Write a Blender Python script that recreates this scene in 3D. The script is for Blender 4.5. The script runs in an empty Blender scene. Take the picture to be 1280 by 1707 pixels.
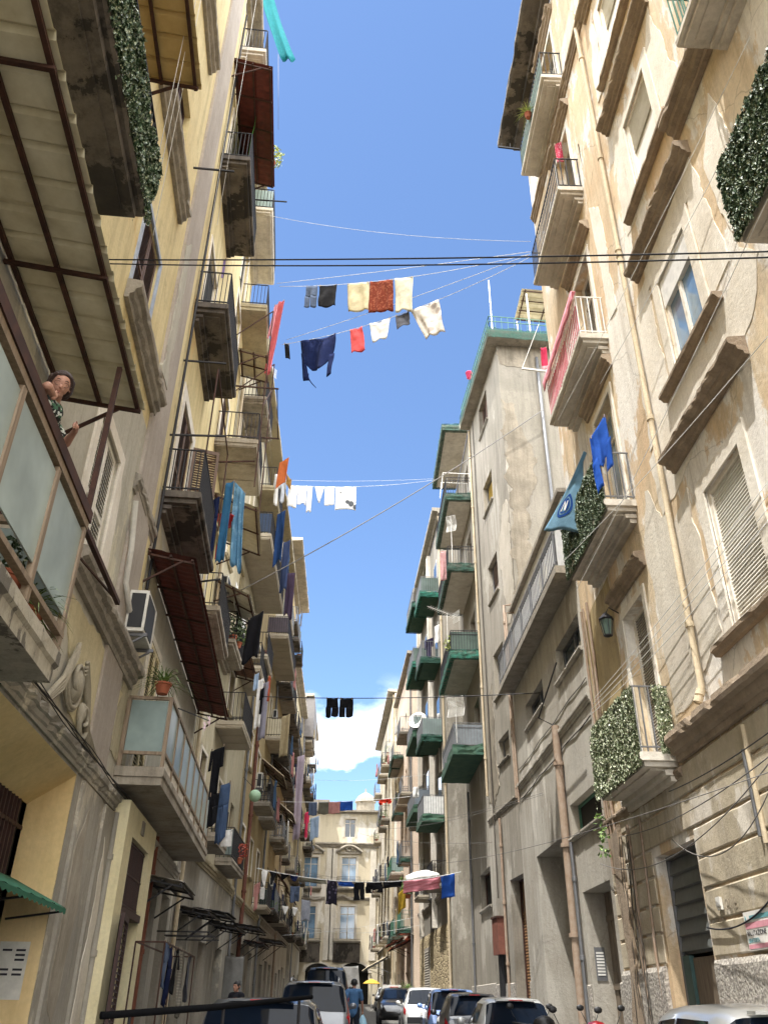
import bpy, bmesh, math, random
from mathutils import Vector, Matrix, noise
RND = random.Random(11)
U_ = RND.uniform
C = bpy.data.collections.new('street_scene'); bpy.context.scene.collection.children.link(C)

# ------------------------------------------------------------------ camera model (surveyed from the vanishing points)
FPX, PPX, PPY, CH = 1379.0, 640.0, 853.5, 1.6
CU = Vector((30, -2313, FPX)).normalized()
CD = Vector((-52, 821.48, FPX)).normalized()
CR = CD.cross(CU)
if CR.x < 0: CR = -CR
def ray(px, py):
    v = Vector((px-PPX, py-PPY, FPX)); return Vector((v.dot(CR), v.dot(CD), v.dot(CU)))
def at(px, py, Y):
    """a surveyed point of the place: the sight line to it, cut at Y metres along the street"""
    r = ray(px, py); t = Y/r.y; return Vector((r.x*t, Y, r.z*t+CH))
class Frame:
    """facade coordinates: s along the wall, o out towards the street, z up"""
    def __init__(f, x, y, ang, right):
        a = math.radians(ang); f.d = Vector((math.sin(a), math.cos(a), 0))
        f.n = Vector((-math.cos(a), math.sin(a), 0)) if right else Vector((math.cos(a), -math.sin(a), 0))
        t = y/f.d.y; f.p = Vector((x-f.d.x*t, 0, 0))
    def __call__(f, s, o, z):
        return f.p + f.d*s + f.n*o + Vector((0, 0, z))
    def hit(f, px, py, off=0):
        r = ray(px, py); rp = Vector((r.x, r.y, 0)); t = (f.p.dot(f.n)+off)/rp.dot(f.n)
        q = rp*t; return (q-f.p).dot(f.d), r.z*t+CH
class Free:
    def __init__(f, loc, ang=0):
        a = math.radians(ang); f.l = Vector(loc); f.x = Vector((math.cos(a), math.sin(a), 0)); f.y = Vector((-math.sin(a), math.cos(a), 0))
    def __call__(f, x, y, z): return f.l + f.x*x + f.y*y + Vector((0, 0, z))
WORLD = Free((0, 0, 0))
def gz(y): return .018*max(-10, min(y, 120))          # the street climbs gently

# ------------------------------------------------------------------ mesh builder
class MB:
    def __init__(m, F=WORLD): m.F = F; m.v = []; m.f = []
    def add(m, pts, faces):
        b = len(m.v); m.v += [Vector(p) for p in pts]; m.f += [[i+b for i in f] for f in faces]; return m
    def box(m, a0, a1, b0, b1, c0, c1):
        F = m.F; p = [F(a, b, c) for c in (c0, c1) for a, b in ((a0, b0), (a1, b0), (a1, b1), (a0, b1))]
        return m.add(p, [(3, 2, 1, 0), (4, 5, 6, 7), (0, 1, 5, 4), (1, 2, 6, 5), (2, 3, 7, 6), (3, 0, 4, 7)])
    def quad(m, *p): return m.add([m.F(*q) for q in p], [tuple(range(len(p)))])
    def beam(m, A, B, w, h=None, roll=0):
        """square bar between two frame points"""
        A, B = m.F(*A), m.F(*B); return m.wbeam(A, B, w, h)
    def wbeam(m, A, B, w, h=None):
        h = h or w; d = (B-A).normalized(); u = d.cross(Vector((0, 0, 1)))
        u = Vector((1, 0, 0)) if u.length < .01 else u.normalized(); v = d.cross(u)
        p = [q+u*(x*w/2)+v*(y*h/2) for q in (A, B) for x, y in ((-1, -1), (1, -1), (1, 1), (-1, 1))]
        return m.add(p, [(3, 2, 1, 0), (4, 5, 6, 7), (0, 1, 5, 4), (1, 2, 6, 5), (2, 3, 7, 6), (3, 0, 4, 7)])
    def tube(m, pts, r, n=6, world=True, cap=True):
        P = [Vector(p) if world else m.F(*p) for p in pts]; k = len(P); rr = r if isinstance(r, (list, tuple)) else [r]*k
        vs = []; u0 = None
        for i, p in enumerate(P):
            d = (P[min(i+1, k-1)]-P[max(i-1, 0)]).normalized()
            if u0 is None:
                u0 = d.cross(Vector((0, 0, 1)));
                if u0.length < .05: u0 = d.cross(Vector((1, 0, 0)))
            u = (u0-d*u0.dot(d)).normalized(); u0 = u; w = d.cross(u)
            vs += [p+(u*math.cos(2*math.pi*j/n)+w*math.sin(2*math.pi*j/n))*rr[i] for j in range(n)]
        fs = [(i*n+j, i*n+(j+1) % n, (i+1)*n+(j+1) % n, (i+1)*n+j) for i in range(k-1) for j in range(n)]
        if cap: fs += [tuple(range(n))[::-1], tuple(range((k-1)*n, k*n))]
        return m.add(vs, fs)
    def cyl(m, a, b, z0, z1, r0, r1=None, n=12):
        r1 = r0 if r1 is None else r1; p = m.F(a, b, z0); q = m.F(a, b, z1); return m.tube([p, q], [r0, r1], n)
    def sweep(m, prof, s0, s1, rough=0, step=.055, seed=0, close=True):
        """profile [(o,z)] run along s, worn by noise"""
        n = max(2, int((s1-s0)/step)+1) if rough else 2; k = len(prof); vs = []
        om = max(p[0] for p in prof); zmid = sum(p[1] for p in prof)/k
        for i in range(n):
            s = s0+(s1-s0)*i/(n-1)
            for j, (o, z) in enumerate(prof):
                e = 0; dz = 0
                if rough and o > om*.35:
                    e = rough*(max(0, noise.noise(Vector((s*1.9+seed, z*1.5, seed)))-.32)*1.3+1.5*max(0, noise.noise(Vector((s*5.3+seed, z*6, seed)))-.26)+1.2*max(0, noise.noise(Vector((s*13, z*9, seed)))-.3))*(.4+o/om)
                    dz = rough*(.05*noise.noise(Vector((s*9+seed, o*8, 3)))-(.9*max(0, noise.noise(Vector((s*3.7+seed, 5, 3)))-.3) if z > zmid else 0))
                vs.append(m.F(s, max(0.005, o-e), z+dz))
        fs = [(i*k+j, i*k+(j+1) % k, (i+1)*k+(j+1) % k, (i+1)*k+j) for i in range(n-1) for j in range(k if close else k-1)]
        if close: fs += [tuple(range(k))[::-1], tuple(range((n-1)*k, n*k))]
        return m.add(vs, fs)
    def lathe(m, prof, a, b, n=14):
        c = m.F(a, b, 0); k = len(prof)
        vs = [c+Vector((r*math.cos(2*math.pi*j/n), r*math.sin(2*math.pi*j/n), z)) for r, z in prof for j in range(n)]
        fs = [(i*n+j, i*n+(j+1) % n, (i+1)*n+(j+1) % n, (i+1)*n+j) for i in range(k-1) for j in range(n)]
        return m.add(vs, fs+[tuple(range(n))[::-1], tuple(range((k-1)*n, k*n))])
    def ball(m, c, r, n=10, sc=(1, 1, 1)):
        c = Vector(c); k = n//2+1; vs = []; 
        for i in range(k):
            t = math.pi*(i+.001)/(k-1+.002)
            vs += [c+Vector((r*sc[0]*math.sin(t)*math.cos(2*math.pi*j/n), r*sc[1]*math.sin(t)*math.sin(2*math.pi*j/n), r*sc[2]*math.cos(t))) for j in range(n)]
        fs = [(i*n+j, i*n+(j+1) % n, (i+1)*n+(j+1) % n, (i+1)*n+j) for i in range(k-1) for j in range(n)]
        return m.add(vs, fs+[tuple(range(n)), tuple(range((k-1)*n, k*n))[::-1]])
    def grid(m, P, nu, nv):
        return m.add([P(i/nu, j/nv) for j in range(nv+1) for i in range(nu+1)],
                     [(j*(nu+1)+i, j*(nu+1)+i+1, (j+1)*(nu+1)+i+1, (j+1)*(nu+1)+i) for j in range(nv) for i in range(nu)])
WL = {}
def tag(o, label=None, cat=None, group=None, kind=None):
    if label: o['label'] = label
    if cat: o['category'] = cat
    if group: o['group'] = group
    if kind: o['kind'] = kind
    return o
def obj(name, m, mat, parent=None, smooth=False, loc=None, angle=None, solid=0):
    me = bpy.data.meshes.new(name)
    if parent is not None: w = WL[parent.name]
    elif loc is not None: w = Vector(loc)
    else:
        xs = [v.x for v in m.v]; ys = [v.y for v in m.v]; zs = [v.z for v in m.v]
        w = Vector(((min(xs)+max(xs))/2, (min(ys)+max(ys))/2, min(zs)))
    me.from_pydata([v-w for v in m.v], [], m.f); me.update()
    bm = bmesh.new(); bm.from_mesh(me); bmesh.ops.recalc_face_normals(bm, faces=bm.faces); bm.to_mesh(me); bm.free()
    if smooth:
        me.polygons.foreach_set('use_smooth', [True]*len(me.polygons))
        if angle: me.set_sharp_from_angle(angle=math.radians(angle))
    me.materials.append(mat)
    o = bpy.data.objects.new(name, me); C.objects.link(o)
    if parent is not None: o.parent = parent
    else: o.location = w
    WL[o.name] = w
    if solid:
        md = o.modifiers.new('thick', 'SOLIDIFY'); md.thickness = solid; md.offset = 0
    return o
def thing(name, label, cat, loc, group=None):
    o = bpy.data.objects.new(name, None); C.objects.link(o); o.location = loc; WL[o.name] = Vector(loc); o.empty_display_size = .2
    return tag(o, label, cat, group)

# ------------------------------------------------------------------ materials
def lin(c): return tuple(((x/12.92) if x <= .04045 else ((x+.055)/1.055)**2.4) for x in c)
def hx(h): return lin(tuple(int(h[i:i+2], 16)/255 for i in (0, 2, 4)))+(1,)
def newmat(name, rough=.8, metal=0):
    m = bpy.data.materials.new(name); m.use_nodes = True; nt = m.node_tree; b = nt.nodes['Principled BSDF']
    b.inputs['Roughness'].default_value = rough; b.inputs['Metallic'].default_value = metal
    return m, nt, b
def N(nt, t, **k):
    n = nt.nodes.new(t)
    for a, v in k.items(): setattr(n, a, v)
    return n
def noise_(nt, vec, scale, detail=5, rough=.6):
    n = N(nt, 'ShaderNodeTexNoise'); n.inputs['Scale'].default_value = scale; n.inputs['Detail'].default_value = detail; n.inputs['Roughness'].default_value = rough
    nt.links.new(vec, n.inputs['Vector']); return n.outputs['Fac']
def ramp(nt, fac, a, b, lo=0., hi=1.):
    n = N(nt, 'ShaderNodeMapRange'); n.inputs[1].default_value = a; n.inputs[2].default_value = b; n.inputs[3].default_value = lo; n.inputs[4].default_value = hi
    nt.links.new(fac, n.inputs[0]); return n.outputs[0]
def mixc(nt, fac, A, B, mode='MIX'):
    n = N(nt, 'ShaderNodeMix', data_type='RGBA', blend_type=mode)
    if isinstance(fac, float): n.inputs[0].default_value = fac
    else: nt.links.new(fac, n.inputs[0])
    for s, v in ((6, A), (7, B)):
        if isinstance(v, tuple): n.inputs[s].default_value = v
        else: nt.links.new(v, n.inputs[s])
    return n.outputs[2]
def vec_(nt, scale=(1, 1, 1), coord='pos'):
    if coord == 'pos': v = N(nt, 'ShaderNodeNewGeometry').outputs['Position']
    else: v = N(nt, 'ShaderNodeTexCoord').outputs['Object']
    mp = N(nt, 'ShaderNodeMapping'); mp.inputs['Scale'].default_value = scale; nt.links.new(v, mp.inputs['Vector']); return mp.outputs['Vector']
def bump(nt, b, h, strength=.3, dist=.02):
    n = N(nt, 'ShaderNodeBump'); n.inputs['Strength'].default_value = strength; n.inputs['Distance'].default_value = dist
    nt.links.new(h, n.inputs['Height']); nt.links.new(n.outputs['Normal'], b.inputs['Normal'])
def plaster(name, c1, c2, dirt, streak=.5, sc=.45, rough=.92, peel=None, crack=0., grain=(.86, 1.1), bs=.35):
    m, nt, b = newmat(name, rough); p = vec_(nt); L = nt.links
    n1 = noise_(nt, p, sc, 8, .62)
    col = mixc(nt, ramp(nt, n1, .38, .62), hx(c1), hx(c2))
    if peel:                                     # patches of other plaster with crisp edges: (colour, threshold, scale)
        n3 = noise_(nt, vec_(nt, (1, 1, .5)), peel[2], 12, .66)
        col = mixc(nt, ramp(nt, n3, peel[1]-.035, peel[1], 0, .35), col, hx(peel[0])); col = mixc(nt, ramp(nt, n3, peel[1], peel[1]+.008), col, hx(peel[0]))
    ns = noise_(nt, vec_(nt, (2.4, 2.4, .2)), 1.5, 10, .72)
    nb = noise_(nt, p, .25, 3, .5)
    mul = N(nt, 'ShaderNodeMath', operation='MULTIPLY'); L.new(ramp(nt, ns, .46, .74, 0, streak), mul.inputs[0]); L.new(ramp(nt, nb, .3, .6, .25, 1), mul.inputs[1])
    col = mixc(nt, mul.outputs[0], col, hx(dirt))
    blot = noise_(nt, p, 1.1, 11, .76)
    col = mixc(nt, ramp(nt, blot, .57, .72, 0, streak*.8), col, hx(dirt))
    g = noise_(nt, p, 14, 6, .7)
    gm = N(nt, 'ShaderNodeCombineColor'); gr = ramp(nt, g, .25, .75, *grain)
    for i in range(3): L.new(gr, gm.inputs[i])
    col = mixc(nt, 1., col, gm.outputs[0], 'MULTIPLY')
    if crack:
        v = N(nt, 'ShaderNodeTexVoronoi', feature='DISTANCE_TO_EDGE'); v.inputs['Scale'].default_value = .55
        wn = N(nt, 'ShaderNodeTexNoise'); wn.inputs['Scale'].default_value = 2.5; wn.inputs['Detail'].default_value = 6; L.new(p, wn.inputs['Vector'])
        mx = mixc(nt, .22, p, wn.outputs['Color']); L.new(mx, v.inputs['Vector'])
        col = mixc(nt, ramp(nt, v.outputs['Distance'], .0, .006, crack, 0), col, hx('2e2820'))
    L.new(col, b.inputs['Base Color'])
    ad = N(nt, 'ShaderNodeMath', operation='ADD'); L.new(g, ad.inputs[0]); L.new(blot, ad.inputs[1])
    bump(nt, b, ad.outputs[0], bs, .03)
    return m
def stonework(name, c1, c2, mortar, scale=2.6):
    m, nt, b = newmat(name, .95); p = vec_(nt, (1, 1, 1.7)); L = nt.links
    v = N(nt, 'ShaderNodeTexVoronoi', feature='DISTANCE_TO_EDGE'); v.inputs['Scale'].default_value = scale; L.new(p, v.inputs['Vector'])
    v2 = N(nt, 'ShaderNodeTexVoronoi'); v2.inputs['Scale'].default_value = scale; L.new(p, v2.inputs['Vector'])
    sp = N(nt, 'ShaderNodeSeparateColor'); L.new(v2.outputs['Color'], sp.inputs[0])
    col = mixc(nt, sp.outputs[0], hx(c1), hx(c2)); g = noise_(nt, p, 9, 7, .7)
    col = mixc(nt, ramp(nt, g, .45, .8, 0, .6), col, hx('5a5040'))
    col = mixc(nt, ramp(nt, v.outputs['Distance'], .0, .09, 1, 0), col, hx(mortar)); L.new(col, b.inputs['Base Color'])
    ad = N(nt, 'ShaderNodeMath', operation='ADD'); L.new(ramp(nt, v.outputs['Distance'], 0, .15), ad.inputs[0]); L.new(g, ad.inputs[1])
    bump(nt, b, ad.outputs[0], .8, .05); return m
def speckle(name, c1, c2, scale=22):
    m, nt, b = newmat(name, .95); p = vec_(nt); L = nt.links; n = noise_(nt, p, scale, 3, .5)
    col = mixc(nt, ramp(nt, n, .44, .56), hx(c1), hx(c2)); n2 = noise_(nt, p, 1.2, 6, .6); col = mixc(nt, ramp(nt, n2, .5, .7, 0, .5), col, hx('8d8578'))
    L.new(col, b.inputs['Base Color']); bump(nt, b, n, .7, .03); return m
def paint(name, c, rough=.5, metal=0, var=.25, c2=None, sc=6, coat=0, spec=None):
    m, nt, b = newmat(name, rough, metal); p = vec_(nt); n = noise_(nt, p, sc, 6, .65); k = hx(c)
    d = hx(c2) if c2 else tuple(x*(1-var) for x in k[:3])+(1,)
    nt.links.new(mixc(nt, ramp(nt, n, .35, .7), k, d), b.inputs['Base Color'])
    if coat: b.inputs['Coat Weight'].default_value = coat
    if spec is not None: b.inputs['Specular IOR Level'].default_value = spec
    bump(nt, b, n, .06, .01); return m
def wood(name, c1, c2, rough=.6):
    m, nt, b = newmat(name, rough); n = noise_(nt, vec_(nt, (14, 14, 1.2)), 1.6, 6, .6)
    nt.links.new(mixc(nt, ramp(nt, n, .35, .65), hx(c1), hx(c2)), b.inputs['Base Color']); bump(nt, b, n, .25, .01); return m
def cloth_mat(name, c, c2=None, pat=None, sc=10, trans=.25):
    m, nt, b = newmat(name, .95); L = nt.links; p = vec_(nt, coord='obj'); n = noise_(nt, p, 5, 5, .6); k = hx(c)
    col = mixc(nt, ramp(nt, n, .3, .7), k, tuple(x*.8 for x in k[:3])+(1,))
    if pat == 'spots':
        v = N(nt, 'ShaderNodeTexVoronoi'); v.inputs['Scale'].default_value = sc; L.new(p, v.inputs['Vector'])
        col = mixc(nt, ramp(nt, v.outputs['Distance'], .3, .38, 1, 0), col, hx(c2))
    elif pat == 'blotch':
        n2 = noise_(nt, p, sc, 6, .6); col = mixc(nt, ramp(nt, n2, .52, .58), col, hx(c2))
    elif pat == 'stripe':
        w = N(nt, 'ShaderNodeTexWave', bands_direction='Z'); w.inputs['Scale'].default_value = sc; w.inputs['Distortion'].default_value = .4; L.new(p, w.inputs['Vector'])
        col = mixc(nt, ramp(nt, w.outputs['Fac'], .45, .55), col, hx(c2))
    elif pat == 'check':
        f = None
        for ax in ('X', 'Z'):
            w = N(nt, 'ShaderNodeTexWave', bands_direction=ax); w.inputs['Scale'].default_value = sc; L.new(p, w.inputs['Vector']); r_ = ramp(nt, w.outputs['Fac'], .6, .8, 0, .6)
            col = mixc(nt, r_, col, hx(c2))
    elif pat == 'hem':
        sx = N(nt, 'ShaderNodeSeparateXYZ'); L.new(p, sx.inputs[0]); col = mixc(nt, ramp(nt, sx.outputs['Z'], .18, .16), col, hx(c2))
    L.new(col, b.inputs['Base Color']); b.inputs['Specular IOR Level'].default_value = .15
    w = noise_(nt, p, 120, 2, .5); cr = noise_(nt, p, 7, 6, .65); ad = N(nt, 'ShaderNodeMath', operation='MULTIPLY_ADD'); L.new(cr, ad.inputs[0]); ad.inputs[1].default_value = 6; L.new(w, ad.inputs[2]); bump(nt, b, ad.outputs[0], .5, .006)
    t = N(nt, 'ShaderNodeBsdfTranslucent'); L.new(col, t.inputs['Color']); mx = N(nt, 'ShaderNodeMixShader'); mx.inputs[0].default_value = trans
    out = nt.nodes['Material Output']; L.new(b.outputs[0], mx.inputs[1]); L.new(t.outputs[0], mx.inputs[2]); L.new(mx.outputs[0], out.inputs['Surface'])
    return m
def leaf_mat(name, c1, c2, c3):
    m, nt, b = newmat(name, .55); p = vec_(nt); n = noise_(nt, p, 16, 3, .6)
    col = mixc(nt, ramp(nt, n, .38, .6), hx(c1), hx(c2)); n2 = noise_(nt, p, 41, 2, .5); col = mixc(nt, ramp(nt, n2, .55, .62), col, hx(c3))
    nt.links.new(col, b.inputs['Base Color']); return m
def glassy(name, c, rough=.08, spec=.6):
    m, nt, b = newmat(name, rough); n = noise_(nt, vec_(nt), .8, 4, .6); k = hx(c)
    nt.links.new(mixc(nt, ramp(nt, n, .35, .65), k, tuple(x*.55 for x in k[:3])+(1,)), b.inputs['Base Color']); b.inputs['Specular IOR Level'].default_value = spec; return m
def net_mat(name, c):
    m, nt, b = newmat(name, .9); L = nt.links; p = vec_(nt); n = noise_(nt, p, 4, 6, .65); k = hx(c)
    col = mixc(nt, ramp(nt, n, .35, .7), k, tuple(x*.5 for x in k[:3])+(1,)); L.new(col, b.inputs['Base Color'])
    t = N(nt, 'ShaderNodeBsdfTransparent'); mx = N(nt, 'ShaderNodeMixShader'); L.new(ramp(nt, n, .3, .7, .12, .4), mx.inputs[0])
    L.new(b.outputs[0], mx.inputs[1]); L.new(t.outputs[0], mx.inputs[2]); L.new(mx.outputs[0], nt.nodes['Material Output'].inputs['Surface']); return m

PEACH = plaster('peach_plaster', 'cbb08c', 'd6c4a6', '8a7b66', .75, .35, peel=('e4dfd6', .535, .6), crack=.35)
WHITEP = plaster('white_plaster', 'e6e0d4', 'd5ccbc', 'a89c8a', .45, .8)
PALEP = plaster('pale_grey_plaster', 'd9d2c4', 'c9c0b0', '9a9082', .5, .6)
RUSTIC = plaster('rusticated_stucco', 'b3a78f', 'bfb39d', '71675a', .7, .7, peel=('d0c8ba', .58, 1.1))
PLINTH = speckle('rough_plinth', 'aea89d', '87817a', 20)
BROWNST = plaster('weathered_brown_stone', '8f7e6a', 'a08f7a', '574b3e', .75, 1.6, bs=.7)
GREYST = plaster('weathered_grey_stone', '8d867a', 'a29a8c', '4f4a42', .75, 1.4, bs=.7)
TOWER = plaster('beige_render', '989185', '878174', '5a5348', .85, .3, peel=('aca69a', .58, .3))
LOWR = plaster('pale_render', 'b3aea3', 'a19a8d', '6f685c', .75, .45, peel=('c6c1b6', .6, .5), crack=.2)
YELLOW = plaster('yellow_plaster', 'cbb886', 'd6c799', '857650', .75, .35, peel=('d0b57e', .6, .35))
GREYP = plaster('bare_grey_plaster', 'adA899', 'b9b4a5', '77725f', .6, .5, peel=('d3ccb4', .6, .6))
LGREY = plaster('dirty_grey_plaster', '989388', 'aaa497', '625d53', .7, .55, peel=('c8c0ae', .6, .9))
VIOLET = plaster('violet_grey_band', '9e9488', 'ada397', '6f675e', .5, .6)
ARCHY = plaster('archway_yellow', 'e8cf9c', 'dcc08a', 'a58b5e', .4, .6, grain=(.9, 1.06), bs=.2)
CREAMP = plaster('cream_plaster', 'b8ae92', 'a9a086', '6b6350', .8, .4, peel=('c8c0aa', .6, .6))
YEL2 = plaster('ochre_plaster', 'b09c70', 'a39068', '665a42', .8, .45, peel=('bdb08e', .6, .6))
TANP = plaster('tan_plaster', 'a99d80', '9a8e73', '645b49', .75, .5)
ENDP = plaster('palace_plaster', 'd6cbb2', 'c6baa0', '857860', .6, .25, peel=('e6e0d4', .56, .3))
PINKP = plaster('pale_pink_plaster', 'e2cdb8', 'd8c2ac', 'a0917f', .4, .5)
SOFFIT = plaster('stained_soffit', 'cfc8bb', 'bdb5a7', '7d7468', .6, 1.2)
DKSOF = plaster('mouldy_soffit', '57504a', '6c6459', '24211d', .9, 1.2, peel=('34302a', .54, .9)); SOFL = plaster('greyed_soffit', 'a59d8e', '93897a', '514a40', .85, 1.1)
TILESOF = plaster('panelled_soffit', 'b5ab98', 'a79d8b', '7a7263', .4, .8)
STONEW = stonework('tuff_stone_wall', 'c8b68f', '9d8c6c', '7d715c')
BARSM = paint('dark_iron', '2b2a2c', .6, .4); GREYM = paint('grey_iron', '77787a', .5, .5); RUST = paint('rusty_brown_metal', '4d2f22', .75, .2, c2='2e1d17')
RUSTP = paint('rusty_pipe', '8a7460', .8, 0, c2='9c8c7c'); GREENIRON = paint('green_iron', '46715f', .6, .2); WHITEM = paint('white_paint', 'e6e4de', .5); PIPE = plaster('painted_pipe', 'c4b59a', 'b8a88c', '837560', .6, 2)
NETG = net_mat('green_scaffold_net', '1c4a3c'); NETS = paint('green_net_tight', '2f5244', .9, 0, c2='46604c', sc=3); TEALNET = net_mat('teal_net', '1f6a58')
WOODB = wood('brown_shutter_wood', '6b5240', '54402f'); WOODD = wood('dark_red_wood', '3d201a', '2c1712'); WOODL = wood('pale_timber', '927f69', '776650'); DOORW = wood('grey_plank_door', '7d7060', '5d5245'); ROLLB = paint('brown_roller', '96714c', .6, .2, c2='7d5c3e')
CREAMS = paint('cream_louvre', 'd8caa2', .6); WHITES = paint('white_louvre', 'e4dfd2', .6); WROLL = paint('white_roller', 'e8e5dc', .55, c2='dad6cb'); GROLL = paint('grey_roller', 'a8a297', .6, c2='968f84'); DKROLL = paint('slate_roller', '666a68', .6)
PANE = glassy('window_pane', '36424a', .06); SKYP = glassy('sky_tinted_pane', '7f9db8', .06, .9); CURT = paint('net_curtain', 'd4d2ca', .7); DARK = paint('dark_interior', '17150f', .95); FROST = glassy('frosted_glass', 'a9b8b2', .35, .4); FROST2 = glassy('frosted_glass_grey', '8fa09c', .3, .4); FROST3 = glassy('green_tinted_glass', '5d6f66', .2, .5)  # blue pane: the sky's reflection is painted into its base colour
CORR = paint('corrugated_sheet', 'ded7bc', .7, 0, c2='c0b694', sc=2.5); CORRY = paint('yellow_awning_sheet', 'c0a874', .75, 0, c2='ab945f', sc=3); REDT = paint('red_brown_tile_sheet', '6e3128', .75, 0, c2='4d231d', sc=5); BEIGESH = paint('beige_sheet', 'c9bfa4', .75, 0, c2='b5ab90'); ORANGE = paint('orange_red_awning', 'c75c45', .75, c2='a84a38')
ACW = paint('off_white_plastic', 'd9d6cc', .5); BLACKP = paint('black_plastic', '141416', .5); TERRA = paint('terracotta', 'a0593c', .85)
LEAF = leaf_mat('dark_ivy_leaf', '26381f', '42583a', 'aab496'); LEAF2 = leaf_mat('glint_flecked_ivy_leaf', '414d30', '7c8862', 'd8d6be'); LEAF3 = leaf_mat('green_leaf', '3f5c2c', '5d7a38', '93a85a'); LEAFG = leaf_mat('grassy_leaf', '77863f', '95a255', 'bcc07a')  # both ivies: the pale third colour paints white glints on the leaves
# ------------------------------------------------------------------ building parts
def facade(bld, F, s0, s1, z0, z1, opens, mat, depth=8, name='wall', o=0., rev=.28, thick_back=True, parent=None):
    """one wall mesh: front with real openings, their reveals, end walls, roof"""
    m = MB(F); ss = sorted({s0, s1} | {min(max(v, s0), s1) for q in opens for v in q[:2]}); zs = sorted({z0, z1} | {min(max(v, z0), z1) for q in opens for v in q[2:4]})
    for i in range(len(ss)-1):
        for j in range(len(zs)-1):
            a, b, c, d = ss[i], ss[i+1], zs[j], zs[j+1]
            if b-a < 1e-6 or d-c < 1e-6: continue
            if any(q[0] <= a+1e-6 and q[1] >= b-1e-6 and q[2] <= c+1e-6 and q[3] >= d-1e-6 for q in opens): continue
            m.quad((a, o, c), (b, o, c), (b, o, d), (a, o, d))
    for q in opens:
        a, b, c, d = q[:4]; r = q[4] if len(q) > 4 else rev; i = o-r
        m.quad((a, o, c), (a, i, c), (a, i, d), (a, o, d)); m.quad((b, o, c), (b, i, c), (b, i, d), (b, o, d))
        m.quad((a, o, d), (b, o, d), (b, i, d), (a, i, d)); m.quad((a, o, c), (b, o, c), (b, i, c), (a, i, c))
    for s in (s0, s1): m.quad((s, o, z0), (s, -depth, z0), (s, -depth, z1), (s, o, z1))
    m.quad((s0, o, z1), (s1, o, z1), (s1, -depth, z1), (s0, -depth, z1)); m.quad((s0, -depth, z0), (s1, -depth, z0), (s1, -depth, z1), (s0, -depth, z1))
    return obj(name, m, mat, bld)
def louvres(m, s0, s1, z0, z1, o, pitch, d, F):
    """open louvres: each blade tilted, with a real gap above it"""
    n = max(2, int((z1-z0)/pitch)); h = (z1-z0)/n
    for i in range(n): z = z0+h*i; m.quad((s0, o+d, z), (s1, o+d, z), (s1, o, z+h*.55), (s0, o, z+h*.55)); m.quad((s0, o+d, z), (s1, o+d, z), (s1, o+d, z+.012), (s0, o+d, z+.012))
def slats(m, s0, s1, z0, z1, o, pitch, d, F):
    """louvres / roller slats as a saw profile"""
    n = max(2, int((z1-z0)/pitch)); p = []
    for i in range(n):
        z = z0+(z1-z0)*i/n; p += [(o+d, z), (o, z+(z1-z0)/n*.92)]
    k = len(p); vs = []
    for s in (s0, s1): vs += [F(s, a, b) for a, b in p]
    m.add(vs, [(i, i+1, k+i+1, k+i) for i in range(k-1)])
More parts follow.
